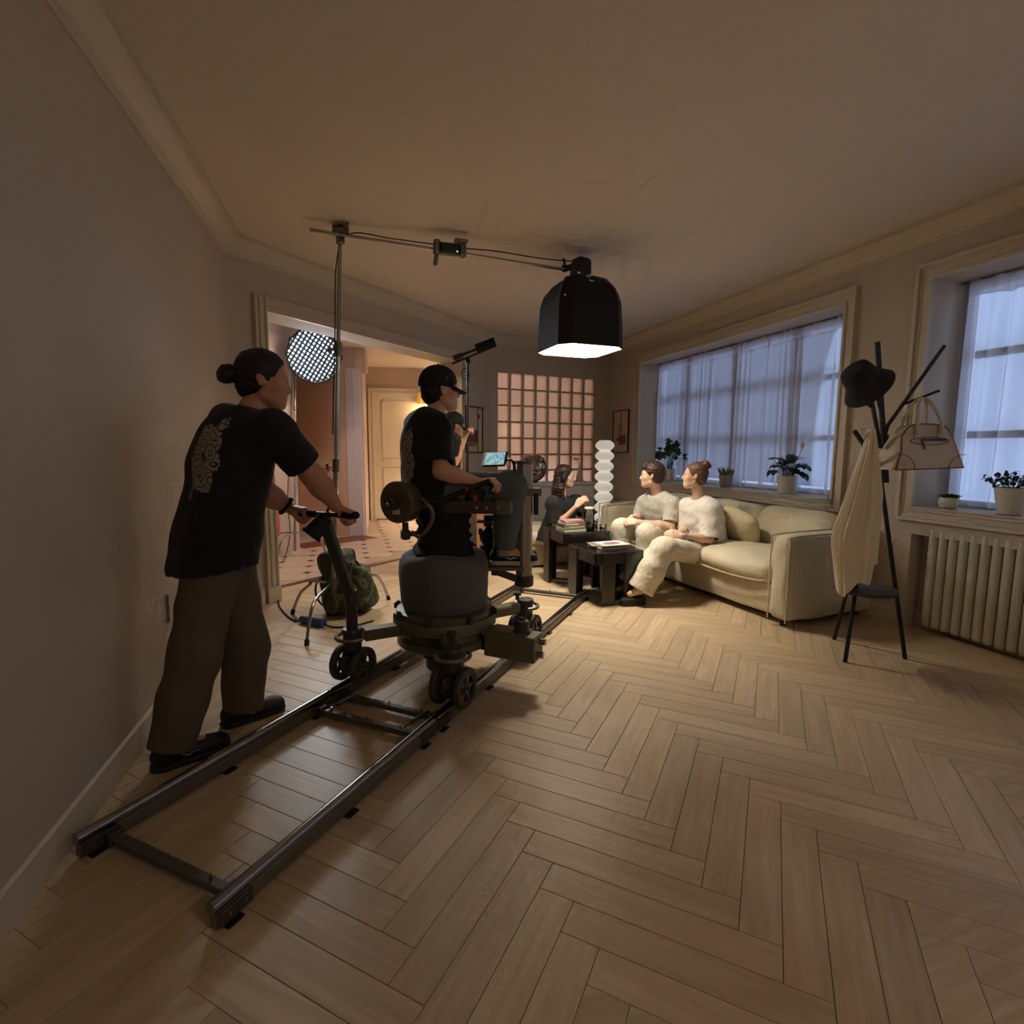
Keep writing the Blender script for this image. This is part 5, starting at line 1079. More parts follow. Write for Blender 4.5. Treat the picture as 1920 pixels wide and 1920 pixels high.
mb = MB(); mb.cyl(V3(-0.351, 4.163, 0)+V3(0, 0, .03), V3(-0.272, 4.089, 0)+V3(0, 0, .03), .028, n=14); mb.cyl(V3(-0.272, 4.089, 0)+V3(0, 0, .03), V3(-0.191, 4.016, 0)+V3(0, 0, .03), .033, n=14); mb.build('blue_plug', M('plug_blue', (40, 62, 112), .45), t)
mb = MB(); mb.tube(smoothpath([V3(-0.19, 4.003, 0)+V3(0, 0, .03), V3(-0.123, 3.971, 0)+V3(0, 0, .008), V3(0.007, 3.958, 0)+V3(0, 0, .008), V3(0.162, 4.039, 0)+V3(0, 0, .008)], 6), .0065, 7); mb.build('cord', rubber, t)
# orange-red panel hanging in the hall by the left trim
op = V3(-0.709, 6.084, 0.486); t = thing('orange_case', 'narrow orange red case standing in the hall behind the opening trim', 'case', (op[0], op[1], .0))
oz = V3(-0.714, 6.085, 0.372)[2]; ox = op-CR*.09
mb = MB(); mb.box(V3(ox[0], ox[1], oz+.21), (.2, .08, .42), np.stack([CR, CF, V3(0, 0, 1)], 1), bev=.01); mb.build('case_body', M('orange_plastic', (186, 66, 34), .5), t)
mb = MB()
for q in (-.07, .07): mb.cyl(V3(ox[0], ox[1], 0)+CR*q, V3(ox[0], ox[1], oz+.02)+CR*q, .012, n=8)
mb.build('case_legs', steel, t)
mb = MB(); mb.torus(V3(ox[0], ox[1], oz+.42), .05, .008, CF, 14, 6, 0, math.pi); mb.build('case_handle', blk, t)
# flat cover plate on the left wall
wp = np.array([-.905, 2.93]); mb = MB(); mb.box((-.872, 3.0, .50), (.012, .03, .14), math.radians(-1.6), bev=.003); wpo = mb.build('wall_plate', M('plate_cream', (178, 166, 146), .5)); tag(wpo, 'slim cream cover plate low on the left wall', 'wall plate')

# ================================================================== PEOPLE: smooth distance-field figures turned into one continuous mesh
def cap(a, b, ra, rb=None, n=None, s=1.): return ('c', np.array(a, float), np.array(b, float), ra, ra if rb is None else rb, None if n is None else unit(n), s)
def ell(c, r, R=None): return ('e', np.array(c, float), np.array([r]*3 if np.isscalar(r) else r, float), np.eye(3) if R is None else np.array(R, float))
def bounds(p):
    if p[0] == 'c':
        r = max(p[3], p[4])*max(1, p[6]); return np.minimum(p[1], p[2])-r, np.maximum(p[1], p[2])+r
    r = p[2].max(); return p[1]-r, p[1]+r
def sdist(p, X):
    if p[0] == 'c':
        a, b, ra, rb, n, s = p[1:]; a = a.astype(np.float32); b = b.astype(np.float32); n = None if n is None else n.astype(np.float32); d = b-a; L2 = d@d+1e-12; w = X-a; t = np.clip((w@d)/L2, 0, 1); q = w-t[..., None]*d
        if n is not None: q = q-(q@n)[..., None]*n*(1-1/s)
        return (np.sqrt((q*q).sum(-1))-(ra+t*(rb-ra)))
    c, r, R = (q.astype(np.float32) for q in p[1:]); q = (X-c)@R; k0 = np.sqrt(((q/r)**2).sum(-1))+1e-9; k1 = np.sqrt(((q/(r*r))**2).sum(-1))+1e-9; return k0*(k0-1)/k1
def G(prims, k=.012, neg=(), cuts=(), wr=0., infl=0.): return dict(p=prims, k=k, neg=neg, cuts=cuts, wr=wr, infl=infl)
def sdf_mesh(groups, res, blend=.008):
    pd_ = .03+max(g['infl']+(g['wr'][0]*2 if g['wr'] else 0) for g in groups); lo = np.min([bounds(p)[0] for g in groups for p in g['p']], 0)-pd_; hi = np.max([bounds(p)[1] for g in groups for p in g['p']], 0)+pd_
    S = np.ceil((hi-lo)/res).astype(int)+1; ax = [(lo[i]+res*np.arange(S[i])).astype(np.float32) for i in range(3)]; phi = np.full(S, .05, np.float32)
    def sub(l, h): return [slice(max(0, int((l[i]-lo[i])/res)), min(S[i], int((h[i]-lo[i])/res)+2)) for i in range(3)]
    def pts(sl): return np.stack(np.meshgrid(*[ax[i][sl[i]] for i in range(3)], indexing='ij'), -1)
    for g in groups:
        k = g['k']; pad = 3.5*k+2*res+g['infl']
        gl = np.min([bounds(p)[0] for p in g['p']], 0)-pad; gh = np.max([bounds(p)[1] for p in g['p']], 0)+pad
        gs = sub(gl, gh); acc = np.zeros([s.stop-s.start for s in gs], np.float32)
        for p in g['p']:
            l, h = bounds(p); ps = sub(l-pad, h+pad); X = pts(ps); d = sdist(p, X)
            acc[tuple(slice(ps[i].start-gs[i].start, ps[i].stop-gs[i].start) for i in range(3))] += np.exp(-np.clip(d/k, -60, 60))
        d = -k*np.log(acc+np.float32(1e-26))-g['infl']; X = None
        if g['wr']:
            X = pts(gs); a, f = g['wr']; d = d+a*(np.sin(f*(X[..., 2]+.5*X[..., 0])+2.2*np.sin(f*.45*X[..., 1]+1.3))*np.sin(f*.6*X[..., 0]+1.7*np.sin(f*.5*X[..., 2]))+.6*np.sin(f*1.7*X[..., 2]+2*np.sin(f*.8*(X[..., 0]+X[..., 1]))))
        for q in g['neg']:
            X = pts(gs) if X is None else X; d = np.maximum(d, -sdist(q, X))
        for pt, n in g['cuts']:
            X = pts(gs) if X is None else X; d = np.maximum(d, (X-np.array(pt))@unit(n))
        o = phi[tuple(gs)]; hh = np.clip(.5+.5*(o-d)/blend, 0, 1); phi[tuple(gs)] = o*(1-hh)+d*hh-blend*hh*(1-hh)
    # surface nets
    neg = phi < 0; c = np.zeros(tuple(S-1), np.int8)
    for i in (0, 1):
        for j in (0, 1):
            for k in (0, 1): c += neg[i:S[0]-1+i, j:S[1]-1+j, k:S[2]-1+k]
    act = (c > 0) & (c < 8); idx = np.full(act.shape, -1, np.int64); I = np.argwhere(act); idx[act] = np.arange(len(I))
    acc = np.zeros((len(I), 3)); cnt = np.zeros(len(I)); off = [(i, j, k) for i in (0, 1) for j in (0, 1) for k in (0, 1)]
    val = {o: phi[I[:, 0]+o[0], I[:, 1]+o[1], I[:, 2]+o[2]].astype(float) for o in off}
    for o in off:
        for a in range(3):
            if o[a] == 0:
                q = list(o); q[a] = 1; v0, v1 = val[o], val[tuple(q)]; m = (v0 < 0) != (v1 < 0); t = v0/np.where(v0-v1 == 0, 1e-9, v0-v1)
                p = np.tile(np.array(o, float), (len(I), 1)); p[:, a] = t; acc[m] += p[m]; cnt[m] += 1
    v = lo+res*(I+acc/cnt[:, None]); F = []
    for a in range(3):
        b, c2 = (a+1) % 3, (a+2) % 3; sl0 = [slice(None)]*3; sl1 = [slice(None)]*3; sl0[a] = slice(0, -1); sl1[a] = slice(1, None)
        m = neg[tuple(sl0)] != neg[tuple(sl1)]; E_ = np.argwhere(m); E_ = E_[(E_[:, b] > 0) & (E_[:, c2] > 0) & (E_[:, b] < S[b]-1) & (E_[:, c2] < S[c2]-1)]
        fl = neg[tuple(sl0)][E_[:, 0], E_[:, 1], E_[:, 2]]; q = []
        for db, dc in ((1, 1), (0, 1), (0, 0), (1, 0)):
            e = E_.copy(); e[:, b] -= db; e[:, c2] -= dc; q.append(idx[e[:, 0], e[:, 1], e[:, 2]])
        q = np.stack(q, 1); q[~fl] = q[~fl][:, ::-1]; F.append(q)
    F = np.concatenate(F); return v, F[(F >= 0).all(1)]
def relax(v, F, it=2):
    a = F.ravel(); b = np.roll(F, -1, 1).ravel(); n = np.bincount(a, minlength=len(v))+np.bincount(b, minlength=len(v))
    for _ in range(it):
        s = np.stack([np.bincount(a, v[b, k], len(v))+np.bincount(b, v[a, k], len(v)) for k in range(3)], 1)
        v = v*.5+.5*s/np.maximum(n, 1)[:, None]
    return v
def sdf_obj(name, groups, res, mat, parent, blend=.008, drop=(), it=1):
    v, F = sdf_mesh(groups, res, blend); v = relax(v, F, it)
    for pt, n in drop:
        c = v[F].mean(1); F = F[~(((c-np.array(pt))@unit(n)) > -.45*res)] if len(drop) and len(np.shape(pt)) == 1 else F
    mb = MB(); mb.v = [v]; mb.f = F.tolist(); mb.n = len(v); mb.mi = [0]*len(F)
    return mb.build(name, mat, parent, smooth=180)
def skinm(name, col): 
    m = M(name, col, .55, bump=(180, .05), var=(20, .05)); b = nodes(m)[2]; b.inputs['Subsurface Weight'].default_value = .08; b.inputs['Subsurface Radius'].default_value = (.01, .004, .002); return m
def hairm(name, col):
    if name in MATS: return MATS[name]
    m = M(name, col, .5, spec=.4); N, L, b = nodes(m); tc = N.new('ShaderNodeTexCoord'); mp = N.new('ShaderNodeMapping'); mp.inputs['Scale'].default_value = (260, 60, 22); mp.inputs['Rotation'].default_value = (.3, .5, .2)
    nz = N.new('ShaderNodeTexNoise'); nz.inputs['Scale'].default_value = 1; nz.inputs['Detail'].default_value = 3; L.new(tc.outputs['Object'], mp.inputs[0]); L.new(mp.outputs[0], nz.inputs[0])
    bp = N.new('ShaderNodeBump'); bp.inputs['Strength'].default_value = .6; bp.inputs['Distance'].default_value = .004; L.new(nz.outputs[0], bp.inputs['Height']); L.new(bp.outputs[0], b.inputs['Normal'])
    cr = N.new('ShaderNodeValToRGB'); c = lin(col); cr.color_ramp.elements[0].color = tuple(x*.55 for x in c[:3])+(1,); cr.color_ramp.elements[1].color = tuple(min(1, x*1.6) for x in c[:3])+(1,); L.new(nz.outputs[0], cr.inputs[0]); L.new(cr.outputs[0], b.inputs['Base Color']); return m
def hand(w, f, pn, right, curl=(35, 45, 30), spread=.0, sc=1., thumb=(.55, .75, .25), thumbcurl=20):
    """prims of one hand: w wrist, f finger direction, pn direction the palm faces"""
    f = unit(f); pn = unit(pn-(np.dot(pn, f))*f); x = np.cross(f, pn)*(1 if right else -1); P = []
    kn = []
    for i, (dx, L) in enumerate(((.030, .088), (.010, .094), (-.011, .090), (-.030, .080))):
        k = w+sc*(x*dx+f*L-pn*(.003 if i in (1, 2) else 0)); kn.append(k); P.append(cap(w+sc*(x*dx*.55+f*.012), k, .0145*sc, .0115*sc, pn, .85))
    P.append(cap(w+sc*f*.03, w+sc*f*.07, .02*sc, .024*sc, pn, .55))
    for i, (k, Ls) in enumerate(zip(kn, ((.042, .025, .020), (.047, .029, .022), (.043, .027, .021), (.034, .021, .019)))):
        a = 0; p = k; dr = unit(f+x*spread*(1.5-i)); c = curl if np.ndim(curl[0]) == 0 else curl[i]
        for j, (L, cu) in enumerate(zip(Ls, c)):
            a += math.radians(cu); d = dr*math.cos(a)+pn*math.sin(a); q = p+d*L*sc; P.append(cap(p, q, (.0098-.0008*j)*sc, (.0088-.0008*j)*sc)); p = q
    b = w+sc*(x*.022+f*.022+pn*.006); t0 = unit(x*thumb[0]+f*thumb[1]+pn*thumb[2]); m = b+t0*.042*sc; P.append(cap(b, m, .0155*sc, .0125*sc))
    tc = math.radians(thumbcurl); t1 = unit(t0*math.cos(tc)+unit(pn*.6+f*.4-x*.6)*math.sin(tc)); q = m+t1*.031*sc; P.append(cap(m, q, .0118*sc, .0105*sc)); t2 = unit(t1*math.cos(tc)+unit(pn*.5+f*.4-x*.7)*math.sin(tc)); P.append(cap(q, q+t2*.024*sc, .0104*sc, .0085*sc))
    return P
def headR(fwd, roll=0.):
    y = unit(fwd); x = unit(np.cross(y, [0, 0, 1.])); z = np.cross(x, y)
    if roll: c, s = math.cos(roll), math.sin(roll); x, z = x*c+z*s, z*c-x*s
    return np.stack([x, y, z], 1)
def head_groups(c, R, sc=1., fem=0.):
    L = lambda x, y, z: c+R@(np.array([x, y, z])*sc); E = lambda p, r, rot=None: ell(L(*p), np.array(r)*sc, R if rot is None else R@rot)
    C = lambda a, b, ra, rb=None: cap(L(*a), L(*b), ra*sc, (ra if rb is None else rb)*sc); j = 1-.12*fem
    P = [E((0, -.018, .036), (.073, .092, .080)), E((0, .030, -.018), (.060*j, .058, .078)), E((0, .034, -.070), (.046*j, .046, .040)), E((0, .070, -.096), (.018, .014, .014)),
         C((-.028, .069, .024), (.028, .069, .024), .013), E((.042, .052, -.022), (.018, .020, .020)), E((-.042, .052, -.022), (.018, .020, .020)),
         C((.048*j, .0, -.068), (.02, .060, -.098), .016, .014), C((-.048*j, .0, -.068), (-.02, .060, -.098), .016, .014)]
    eyes = [E((.031, .088, .002), (.015, .012, .010)), E((-.031, .088, .002), (.015, .012, .010))]
    N = [C((0, .082, .012), (0, .1, -.026), .0075, .0095), E((0, .102, -.033), (.0105, .011, .010)), E((.012, .091, -.037), (.009, .010, .0075)), E((-.012, .091, -.037), (.009, .010, .0075)),
         C((-.017, .0805, -.0605), (.017, .0805, -.0605), .0062), E((0, .087, -.0595), (.014, .0065, .0055)), E((0, .0845, -.0705), (.015, .007, .0065)), C((-.014, .079, -.069), (.014, .079, -.069), .006)]
    A = []
    for s in (1, -1):
        rt = np.array(Matrix.Rotation(s*.35, 3, 'Z'))
        A += [E((s*.074, -.006, -.004), (.008, .019, .031), rt), E((s*.078, -.012, .008), (.007, .013, .016), rt)]
    return [G(P, .012, neg=eyes), G(N, .004), G(A, .004)]
EYEW = M('eye_white', (206, 196, 186), .25); IRIS = M('iris_dark', (44, 28, 20), .2); LIP = M('lip', (150, 88, 78), .5)
def face_bits(c, R, sc, parent, browm, fem=0):
    L = lambda x, y, z: c+R@(np.array([x, y, z])*sc)
    for s in (1, -1):
        mb = MB(); mb.sph(L(s*.031, .0735, .002), .0122*sc, 14, 10); e = mb.build('eye', EYEW, parent)
        mb = MB(); mb.sph(L(s*.0305, .0805, .002), .0062*sc, 10, 8); mb.build('iris', IRIS, e)
        mb = MB(); mb.tube([L(s*.030+s*.016*q, .0795-.012*q*q+.001, .0085-.0035*q*q) for q in np.linspace(-1, 1, 7)], .0026*sc, 5); mb.build('eyelid', browm, parent)
        mb = MB(); mb.tube(smoothpath([L(s*.013, .085, .022), L(s*.03, .0835, .0285), L(s*.05, .066, .022)], 4), [.0032*sc]*4+[.0042*sc]*4+[.001*sc], 5, flat=.7); mb.build('eyebrow', browm, parent)
    mb = MB(); mb.tube([L(q*.019, .0895-.011*q*q, -.0652+.0012*q*q) for q in np.linspace(-1, 1, 9)], [.001*sc]+[.0042*sc]*7+[.001*sc], 6, flat=.8); mb.build('lips', LIP, parent)
def shoe(parent, an, heel, toe, mat, sole, res=.004, hi=.0, w=1., stripe=None):
    d = unit((toe-heel)*V3(1, 1, 0)); s = V3(d[1], -d[0], 0); L = np.linalg.norm((toe-heel)[:2]); z0 = min(heel[2], toe[2])
    h = V3(heel[0], heel[1], z0); up = V3(0, 0, 1)
    P = [cap(h+d*.045+up*.05, h+d*(L-.05)+up*.042, .042*w, .036*w, up, .85), cap(h+d*(L-.09)+up*.038, h+d*(L-.035)+up*.034, .042*w, .032*w, up, .8), cap(h+d*.05+up*.06, h+d*.07+up*(.10+hi), .040, .043), cap(h+d*.07+up*.09, h+d*.15+up*.062, .035, .034)]
    o = sdf_obj('shoe', [G(P, .012, cuts=[(h+up*.018, -up), (h+up*(.115+hi), up)])], res, mat, parent)
    S = [cap(h+d*.042+up*.014, h+d*(L-.045)+up*.014, .046*w, .043*w, up, .75), cap(h+d*(L-.1)+up*.014, h+d*(L-.04)+up*.014, .046*w, .036*w, up, .75)]
    sdf_obj('sole', [G(S, .008, cuts=[(h+up*.001, -up), (h+up*.03, up)])], res, sole, o)
    if stripe is not None:
        for sg in (1, -1):
            mb = MB(); pts_ = [h+d*(L*.30)+s*sg*.0405*w+up*.062, h+d*(L*.42)+s*sg*.0435*w+up*.045, h+d*(L*.52)+s*sg*.043*w+up*.052, h+d*(L*.66)+s*sg*.0405*w+up*.04]
            mb.tube(smoothpath(pts_, 5), [.002]+[.0065]*13+[.003]*2, 6, flat=.4); mb.build('side_stripe', stripe, o)
    return o
def person(name_label, J, skin, shirt, trouser, res=.006, build=1., fem=0, sleeve=.62, hemz=None, hem=None, headf=None, hroll=0, hands=None, shoes=None, neckcut=.0, loose=.0, legloose=.0, legflare=0., shirtwr=(.0018, 34), trouserwr=(.0018, 26), kd='person', bald=False, legcut=.06, headsc=1., brow=None, strouser=True, feet=True, collar_drop=.0):
    t = thing('person', name_label, 'person', tuple(J['base'])); b = build
    pe, ch, ne, hc = J['pe'], J['ch'], J['ne'], J['hd']; rs = unit(J['shR']-J['shL']); up = unit(ch-pe); fw = unit(np.cross(up, rs)); rs = unit(np.cross(fw, up)); hR = headR(headf, hroll)
    wmid = (pe+ch)/2; TR3 = np.stack([rs, fw, up], 1)
    tor = [ell(pe+up*.02, np.array([.155, .112, .12])*b, TR3), cap(pe+up*.06-rs*.05*b, ch-up*.05-rs*.055*b, .098*b, .108*b, fw, .95), cap(pe+up*.06+rs*.05*b, ch-up*.05+rs*.055*b, .098*b, .108*b, fw, .95),
           ell(ch+up*.01, np.array([.160, .112, .16])*b, TR3)]
    tor += [cap(ch+up*.13*b+rs*s*.05, J['sh'+k]-up*.005, .055*b, .052*b) for s, k in ((1, 'R'), (-1, 'L'))]
    tor += [cap(ne-up*.03, hc+hR@V3(0, -.02, -.075)*headsc, .056*(1-.12*fem), .050*(1-.14*fem))]
    arms, hnds, sleeves = [], [], []
    for k in 'RL':
        s, e, w = J['sh'+k], J['el'+k], J['wr'+k]
        arms += [cap(s, e, .049*b, .040*b), cap(e, e+(w-e)*.35, .040*b, .0415*b), cap(e+(w-e)*.35, w, .041*b, .027*b), ell(s, .053*b)]
        hnds.append(G(hand(w, *hands[k]['d'], k == 'R', **{q: v for q, v in hands[k].items() if q != 'd'}), .0035))
    legs = []
    for k in 'RL':
        h, n, a = J['hp'+k], J['kn'+k], J['an'+k]
        legs += [cap(h, n, .082*b, .056*b), cap(n, a, .054*b, .036*b), ell(n+(a-n)*.28-fw*.012, np.array([.05, .05, .10])*b, frame(a-n)), cap(a, a+J['tf'+k]*.10-V3(0, 0, .03), .034, .026)]
    grp = [G(tor+arms+legs, .014)]+hnds+head_groups(hc, hR, headsc, fem)
    body = sdf_obj('body', grp, res, skin, t)
    # shirt
    st = [(p[0], p[1], p[2]*1.0, p[3]) if p[0] == 'e' else p for p in tor[:-1]]
    hem_pt, hem_n = hem if hem else (pe-up*.05, -up)
    ext = [cap(pe+s*rs*.055*b-up*.12, pe+s*rs*.055*b+up*.1, (.105+loose*.4)*b, .10*b, fw, 1.) for s in (1, -1)]
    nhole = [cap(ne+up*.012+fw*.012, ne+up*.16+fw*.06, .066+.006*(1-fem), .12), ell(ne+up*.03+fw*.05, .05)]
    sg = [G(st+ext, .016, cuts=[(hem_pt, hem_n)], neg=nhole, wr=shirtwr, infl=.012+loose)]
    for k in 'RL':
        s, e = J['sh'+k], J['el'+k]; q = s+(e-s)*sleeve; d = unit(e-s)
        sg.append(G([cap(s, s+(e-s)*(sleeve+.15), .056*b, .052*b), ell(s, .058*b)], .012, cuts=[(q, d)], wr=shirtwr, infl=.010+loose*.75))
        J['cuff'+k] = (q, d)
    cres = max(res*1.35, .0075); so = sdf_obj('t_shirt', sg, cres, shirt, t, .02); so['_'] = 0
    me = so.data; og = ORG[t.name]; nf = len(me.polygons); cc = np.zeros(nf*3); nn = np.zeros(nf*3); me.polygons.foreach_get('center', cc); me.polygons.foreach_get('normal', nn); cc = cc.reshape(-1, 3)+og; nn = nn.reshape(-1, 3); kill = np.zeros(nf, bool)
    for pt, n in [(hem_pt, hem_n), J['cuffR'], J['cuffL']]:
        n = unit(n); w = cc-np.array(pt); kill |= (np.abs(w@n) < cres*1.2) & (nn@n > .8) & (np.linalg.norm(w, axis=1) < (.35 if pt is hem_pt else .14))
    bmx = bmesh.new(); bmx.from_mesh(me); bmx.faces.ensure_lookup_table(); bmesh.ops.delete(bmx, geom=[bmx.faces[q] for q in np.flatnonzero(kill)], context='FACES'); bmx.to_mesh(me); bmx.free(); del so['_']
    md = so.modifiers.new('hem', 'SOLIDIFY'); md.thickness = .003; md.offset = -1
    # trousers
    tg = [G([ell(pe+up*.0, np.array([.158, .118, .12])*b, TR3)]+[cap(J['hp'+k]+(pe-J['hp'+k])*.4+up*.02, J['hp'+k], .10*b, .09*b) for k in 'RL'], .016, cuts=[(pe+up*.10, up)], infl=.008, wr=trouserwr)]
    for k in 'RL':
        h, n, a = J['hp'+k], J['kn'+k], J['an'+k]; d = unit(a-n); q = n+(a-n)*(1-legcut)
        tg.append(G([cap(h, n, .090*b, .068*b), cap(n, n+(a-n)*.55, .066*b, (.058+legflare*.5)*b), cap(n+(a-n)*.5, a+(a-n)*.1, (.058+legflare*.5)*b, (.05+legflare)*b), ell(n, .066*b)], .014, cuts=[(q, d)], infl=.008+legloose, wr=trouserwr))
    sdf_obj('trousers', tg, cres, trouser, t, .02)
    face_bits(hc, hR, headsc, t, brow or hairm('brow_dark', (30, 22, 18)), fem)
    if shoes:
        for k in 'RL': shoe(t, J['an'+k], J['he'+k], J['to'+k], *shoes)
    return t, dict(hR=hR, hc=hc, TR3=TR3, shirt=so, up=up, fw=fw, rs=rs, body=body)
def hair_short(t, I, mat, sc=1., front=.060, res=.005, back=-.085, thick=.013, nm='hair', top=.0, side=-.02):
    c, R = I['hc'], I['hR']; L = lambda x, y, z: c+R@(np.array([x, y, z])*sc); th = thick
    P = [ell(L(0, -.020, .040+top), np.array([.073+th, .092+th, .080+th])*sc, R), ell(L(0, -.055, -.02), np.array([.062+th*.6, .055+th*.6, .07])*sc, R)]
    cuts = [(L(0, front, .062), R@unit(V3(0, .92, -.38))), (L(0, .012, side), R@unit(V3(0, .75, -.66))), (L(0, 0, back), R@V3(0, .25, -1))]
    return sdf_obj(nm, [G(P, .012, cuts=cuts, wr=(.0022, 120))], res, mat, t)
def cap_hat(t, I, mat, sc=1., tilt=0., res=.005, brimL=.075, logo=None):
    c, R = I['hc'], I['hR']; Rt = R@np.array(Matrix.Rotation(tilt, 3, 'X')); L = lambda x, y, z: c+Rt@(np.array([x, y, z])*sc)
    P = [ell(L(0, -.014, .050), np.array([.088, .106, .088])*sc, Rt), ell(L(0, -.03, .03), np.array([.087, .095, .07])*sc, Rt)]
    o = sdf_obj('cap_crown', [G(P, .01, cuts=[(L(0, 0, .012), Rt@unit(V3(0, .0, -1)))])], res, mat, t)
    mb = MB(); n = 15; Pg = np.zeros((n, 6, 3))
    for i, a in enumerate(np.linspace(-1.15, 1.15, n)):
        for j in range(6):
            f = j/5; r = .088*(1-f)+f*(.092+brimL*max(0, math.cos(a*.95))**.7); x = r*math.sin(a)*(1 if f < .5 else 1); y = (.10+.0*f)*math.cos(a)*(1-f)+f*(.098*math.cos(a)+brimL*max(0, math.cos(a*1.1))**.8)-.014
            Pg[i, j] = L(.086*math.sin(a)*(1-.05*f), y, .018-.028*f*math.cos(a)-.012*abs(a)*f)
    mb.grid(Pg); br = mb.build('cap_brim', mat, t, smooth=180); md = br.modifiers.new('thick', 'SOLIDIFY'); md.thickness = .004; md.offset = 0
    mb = MB(); mb.sph(L(0, -.014, .138), .007*sc, 8, 6); mb.build('cap_button', mat, t)
    return L
def shirt_print(t, I, poly, org, ux, uy, nrm, mat, name='shirt_print'):
    """copy of the shirt faces inside poly (in the ux,uy plane seen along nrm), lifted 1.5 mm"""
    me = I['shirt'].data; n = len(me.vertices); v = np.zeros(n*3); me.vertices.foreach_get('co', v); v = v.reshape(-1, 3)+ORG[t.name]
    nv = np.zeros(n*3); me.vertices.foreach_get('normal', nv); nv = nv.reshape(-1, 3); P = np.array(poly)
    nf = len(me.polygons); cc = np.zeros(nf*3); fn_ = np.zeros(nf*3); me.polygons.foreach_get('center', cc); me.polygons.foreach_get('normal', fn_); cc = cc.reshape(-1, 3)+ORG[t.name]; x, y = (cc-org)@ux, (cc-org)@uy
    ins = np.zeros(nf, bool); j = len(P)-1
    for i in range(len(P)):
        ins ^= ((P[i, 1] > y) != (P[j, 1] > y)) & (x < (P[j, 0]-P[i, 0])*(y-P[i, 1])/(P[j, 1]-P[i, 1]+1e-12)+P[i, 0]); j = i
    f = [list(me.polygons[int(q)].vertices) for q in np.flatnonzero(ins & (fn_.reshape(-1, 3)@nrm > .02))]
    par = {}
    def find(a):
        while par.setdefault(a, a) != a: par[a] = par[par[a]]; a = par[a]
        return a
    for q in f:
        for i in q[1:]: par[find(i)] = find(q[0])
    cnt = {}
    for q in f: cnt[find(q[0])] = cnt.get(find(q[0]), 0)+1
    big = max(cnt, key=cnt.get); f = [q for q in f if find(q[0]) == big]
    u = sorted({i for q in f for i in q}); mp = {i: k for k, i in enumerate(u)}
    mb = MB(); mb.add(v[u]+nv[u]*.0022, [tuple(mp[i] for i in q) for q in f]); return mb.build(name, mat, t, smooth=180)

blackT = M('black_tshirt', (17, 15, 14), .9, bump=(60, .2, 9, .5), sheen=.05); khaki = M('khaki_trousers', (98, 84, 68), .9, bump=(60, .2, 8, .45)); shoeb = M('black_shoe', (16, 14, 14), .6); soleb = M('dark_sole', (30, 26, 25), .7)
skA = skinm('skin_tan', (196, 142, 112)); skB = skinm('skin_fair', (214, 164, 134)); hairb = hairm('hair_black', (20, 15, 13))
prm = M('print_grey', (120, 112, 102), .85); N_, L_, B_ = nodes(prm)
tcx = N_.new('ShaderNodeTexCoord'); nz = N_.new('ShaderNodeTexNoise'); nz.inputs['Scale'].default_value = 14; nz.inputs['Detail'].default_value = 1
mxv = N_.new('ShaderNodeMix'); mxv.data_type = 'VECTOR'; mxv.inputs[0].default_value = .04; L_.new(tcx.outputs['Object'], mxv.inputs[4]); L_.new(nz.outputs[1], mxv.inputs[5]); L_.new(tcx.outputs['Object'], nz.inputs[0])
vz = N_.new('ShaderNodeTexVoronoi'); vz.inputs['Scale'].default_value = 17; L_.new(mxv.outputs[1], vz.inputs[0])
ml = N_.new('ShaderNodeMath'); ml.operation = 'MULTIPLY'; ml.inputs[1].default_value = 26; sn = N_.new('ShaderNodeMath'); sn.operation = 'SINE'; L_.new(vz.outputs[0], ml.inputs[0]); L_.new(ml.outputs[0], sn.inputs[0])
cr2 = N_.new('ShaderNodeValToRGB'); cr2.color_ramp.elements[0].color = lin((30, 27, 25)); cr2.color_ramp.elements[1].color = lin((150, 142, 131)); cr2.color_ramp.elements[0].position = .0; cr2.color_ramp.elements[1].position = .35
rm = N_.new('ShaderNodeMapRange'); rm.inputs[1].default_value = -1; rm.inputs[2].default_value = .6; L_.new(sn.outputs[0], rm.inputs[0]); L_.new(rm.outputs[0], cr2.inputs[0]); L_.new(cr2.outputs[0], B_.inputs['Base Color'])
# ---- man pushing the dolly
J = dict(base=V3(-0.591, 2.487, 0), pe=V3(-0.56, 2.614, 0.876), ch=V3(-0.481, 2.631, 1.248), ne=V3(-0.389, 2.655, 1.5), hd=V3(-0.336, 2.67, 1.602),
         shR=V3(-0.289, 2.467, 1.371), shL=V3(-0.516, 2.83, 1.412), elR=V3(-0.141, 2.557, 1.175), wrR=V3(-0.051, 2.644, 1.029), elL=V3(-0.38, 2.882, 1.077), wrL=V3(-0.287, 2.906, 1.002),
         hpR=V3(-0.564, 2.542, 0.791), hpL=V3(-0.536, 2.679, 0.775), knR=V3(-0.629, 2.436, 0.425), knL=V3(-0.473, 2.681, 0.372), anR=V3(-0.713, 2.378, 0.1), anL=V3(-0.504, 2.69, 0.092),
         tfR=hd(45), tfL=hd(42), heR=V3(-0.785, 2.351, 0), heL=V3(-0.589, 2.646, 0))
J['toR'] = J['heR']+hd(47)*.29; J['toL'] = J['heL']+hd(44)*.29
gdir = unit(g1-g0)
hands = dict(R=dict(d=(unit(g1-gdir*.05-J['wrR']+V3(0, 0, .02)), V3(0, 0, -1)+.1*CF), curl=(55, 75, 50), thumb=(.3, .8, .5), thumbcurl=35), L=dict(d=(unit(g0+gdir*.04-J['wrL']+V3(0, 0, .02)), V3(0, 0, -1)), curl=(55, 75, 50), thumb=(.3, .8, .5), thumbcurl=35))
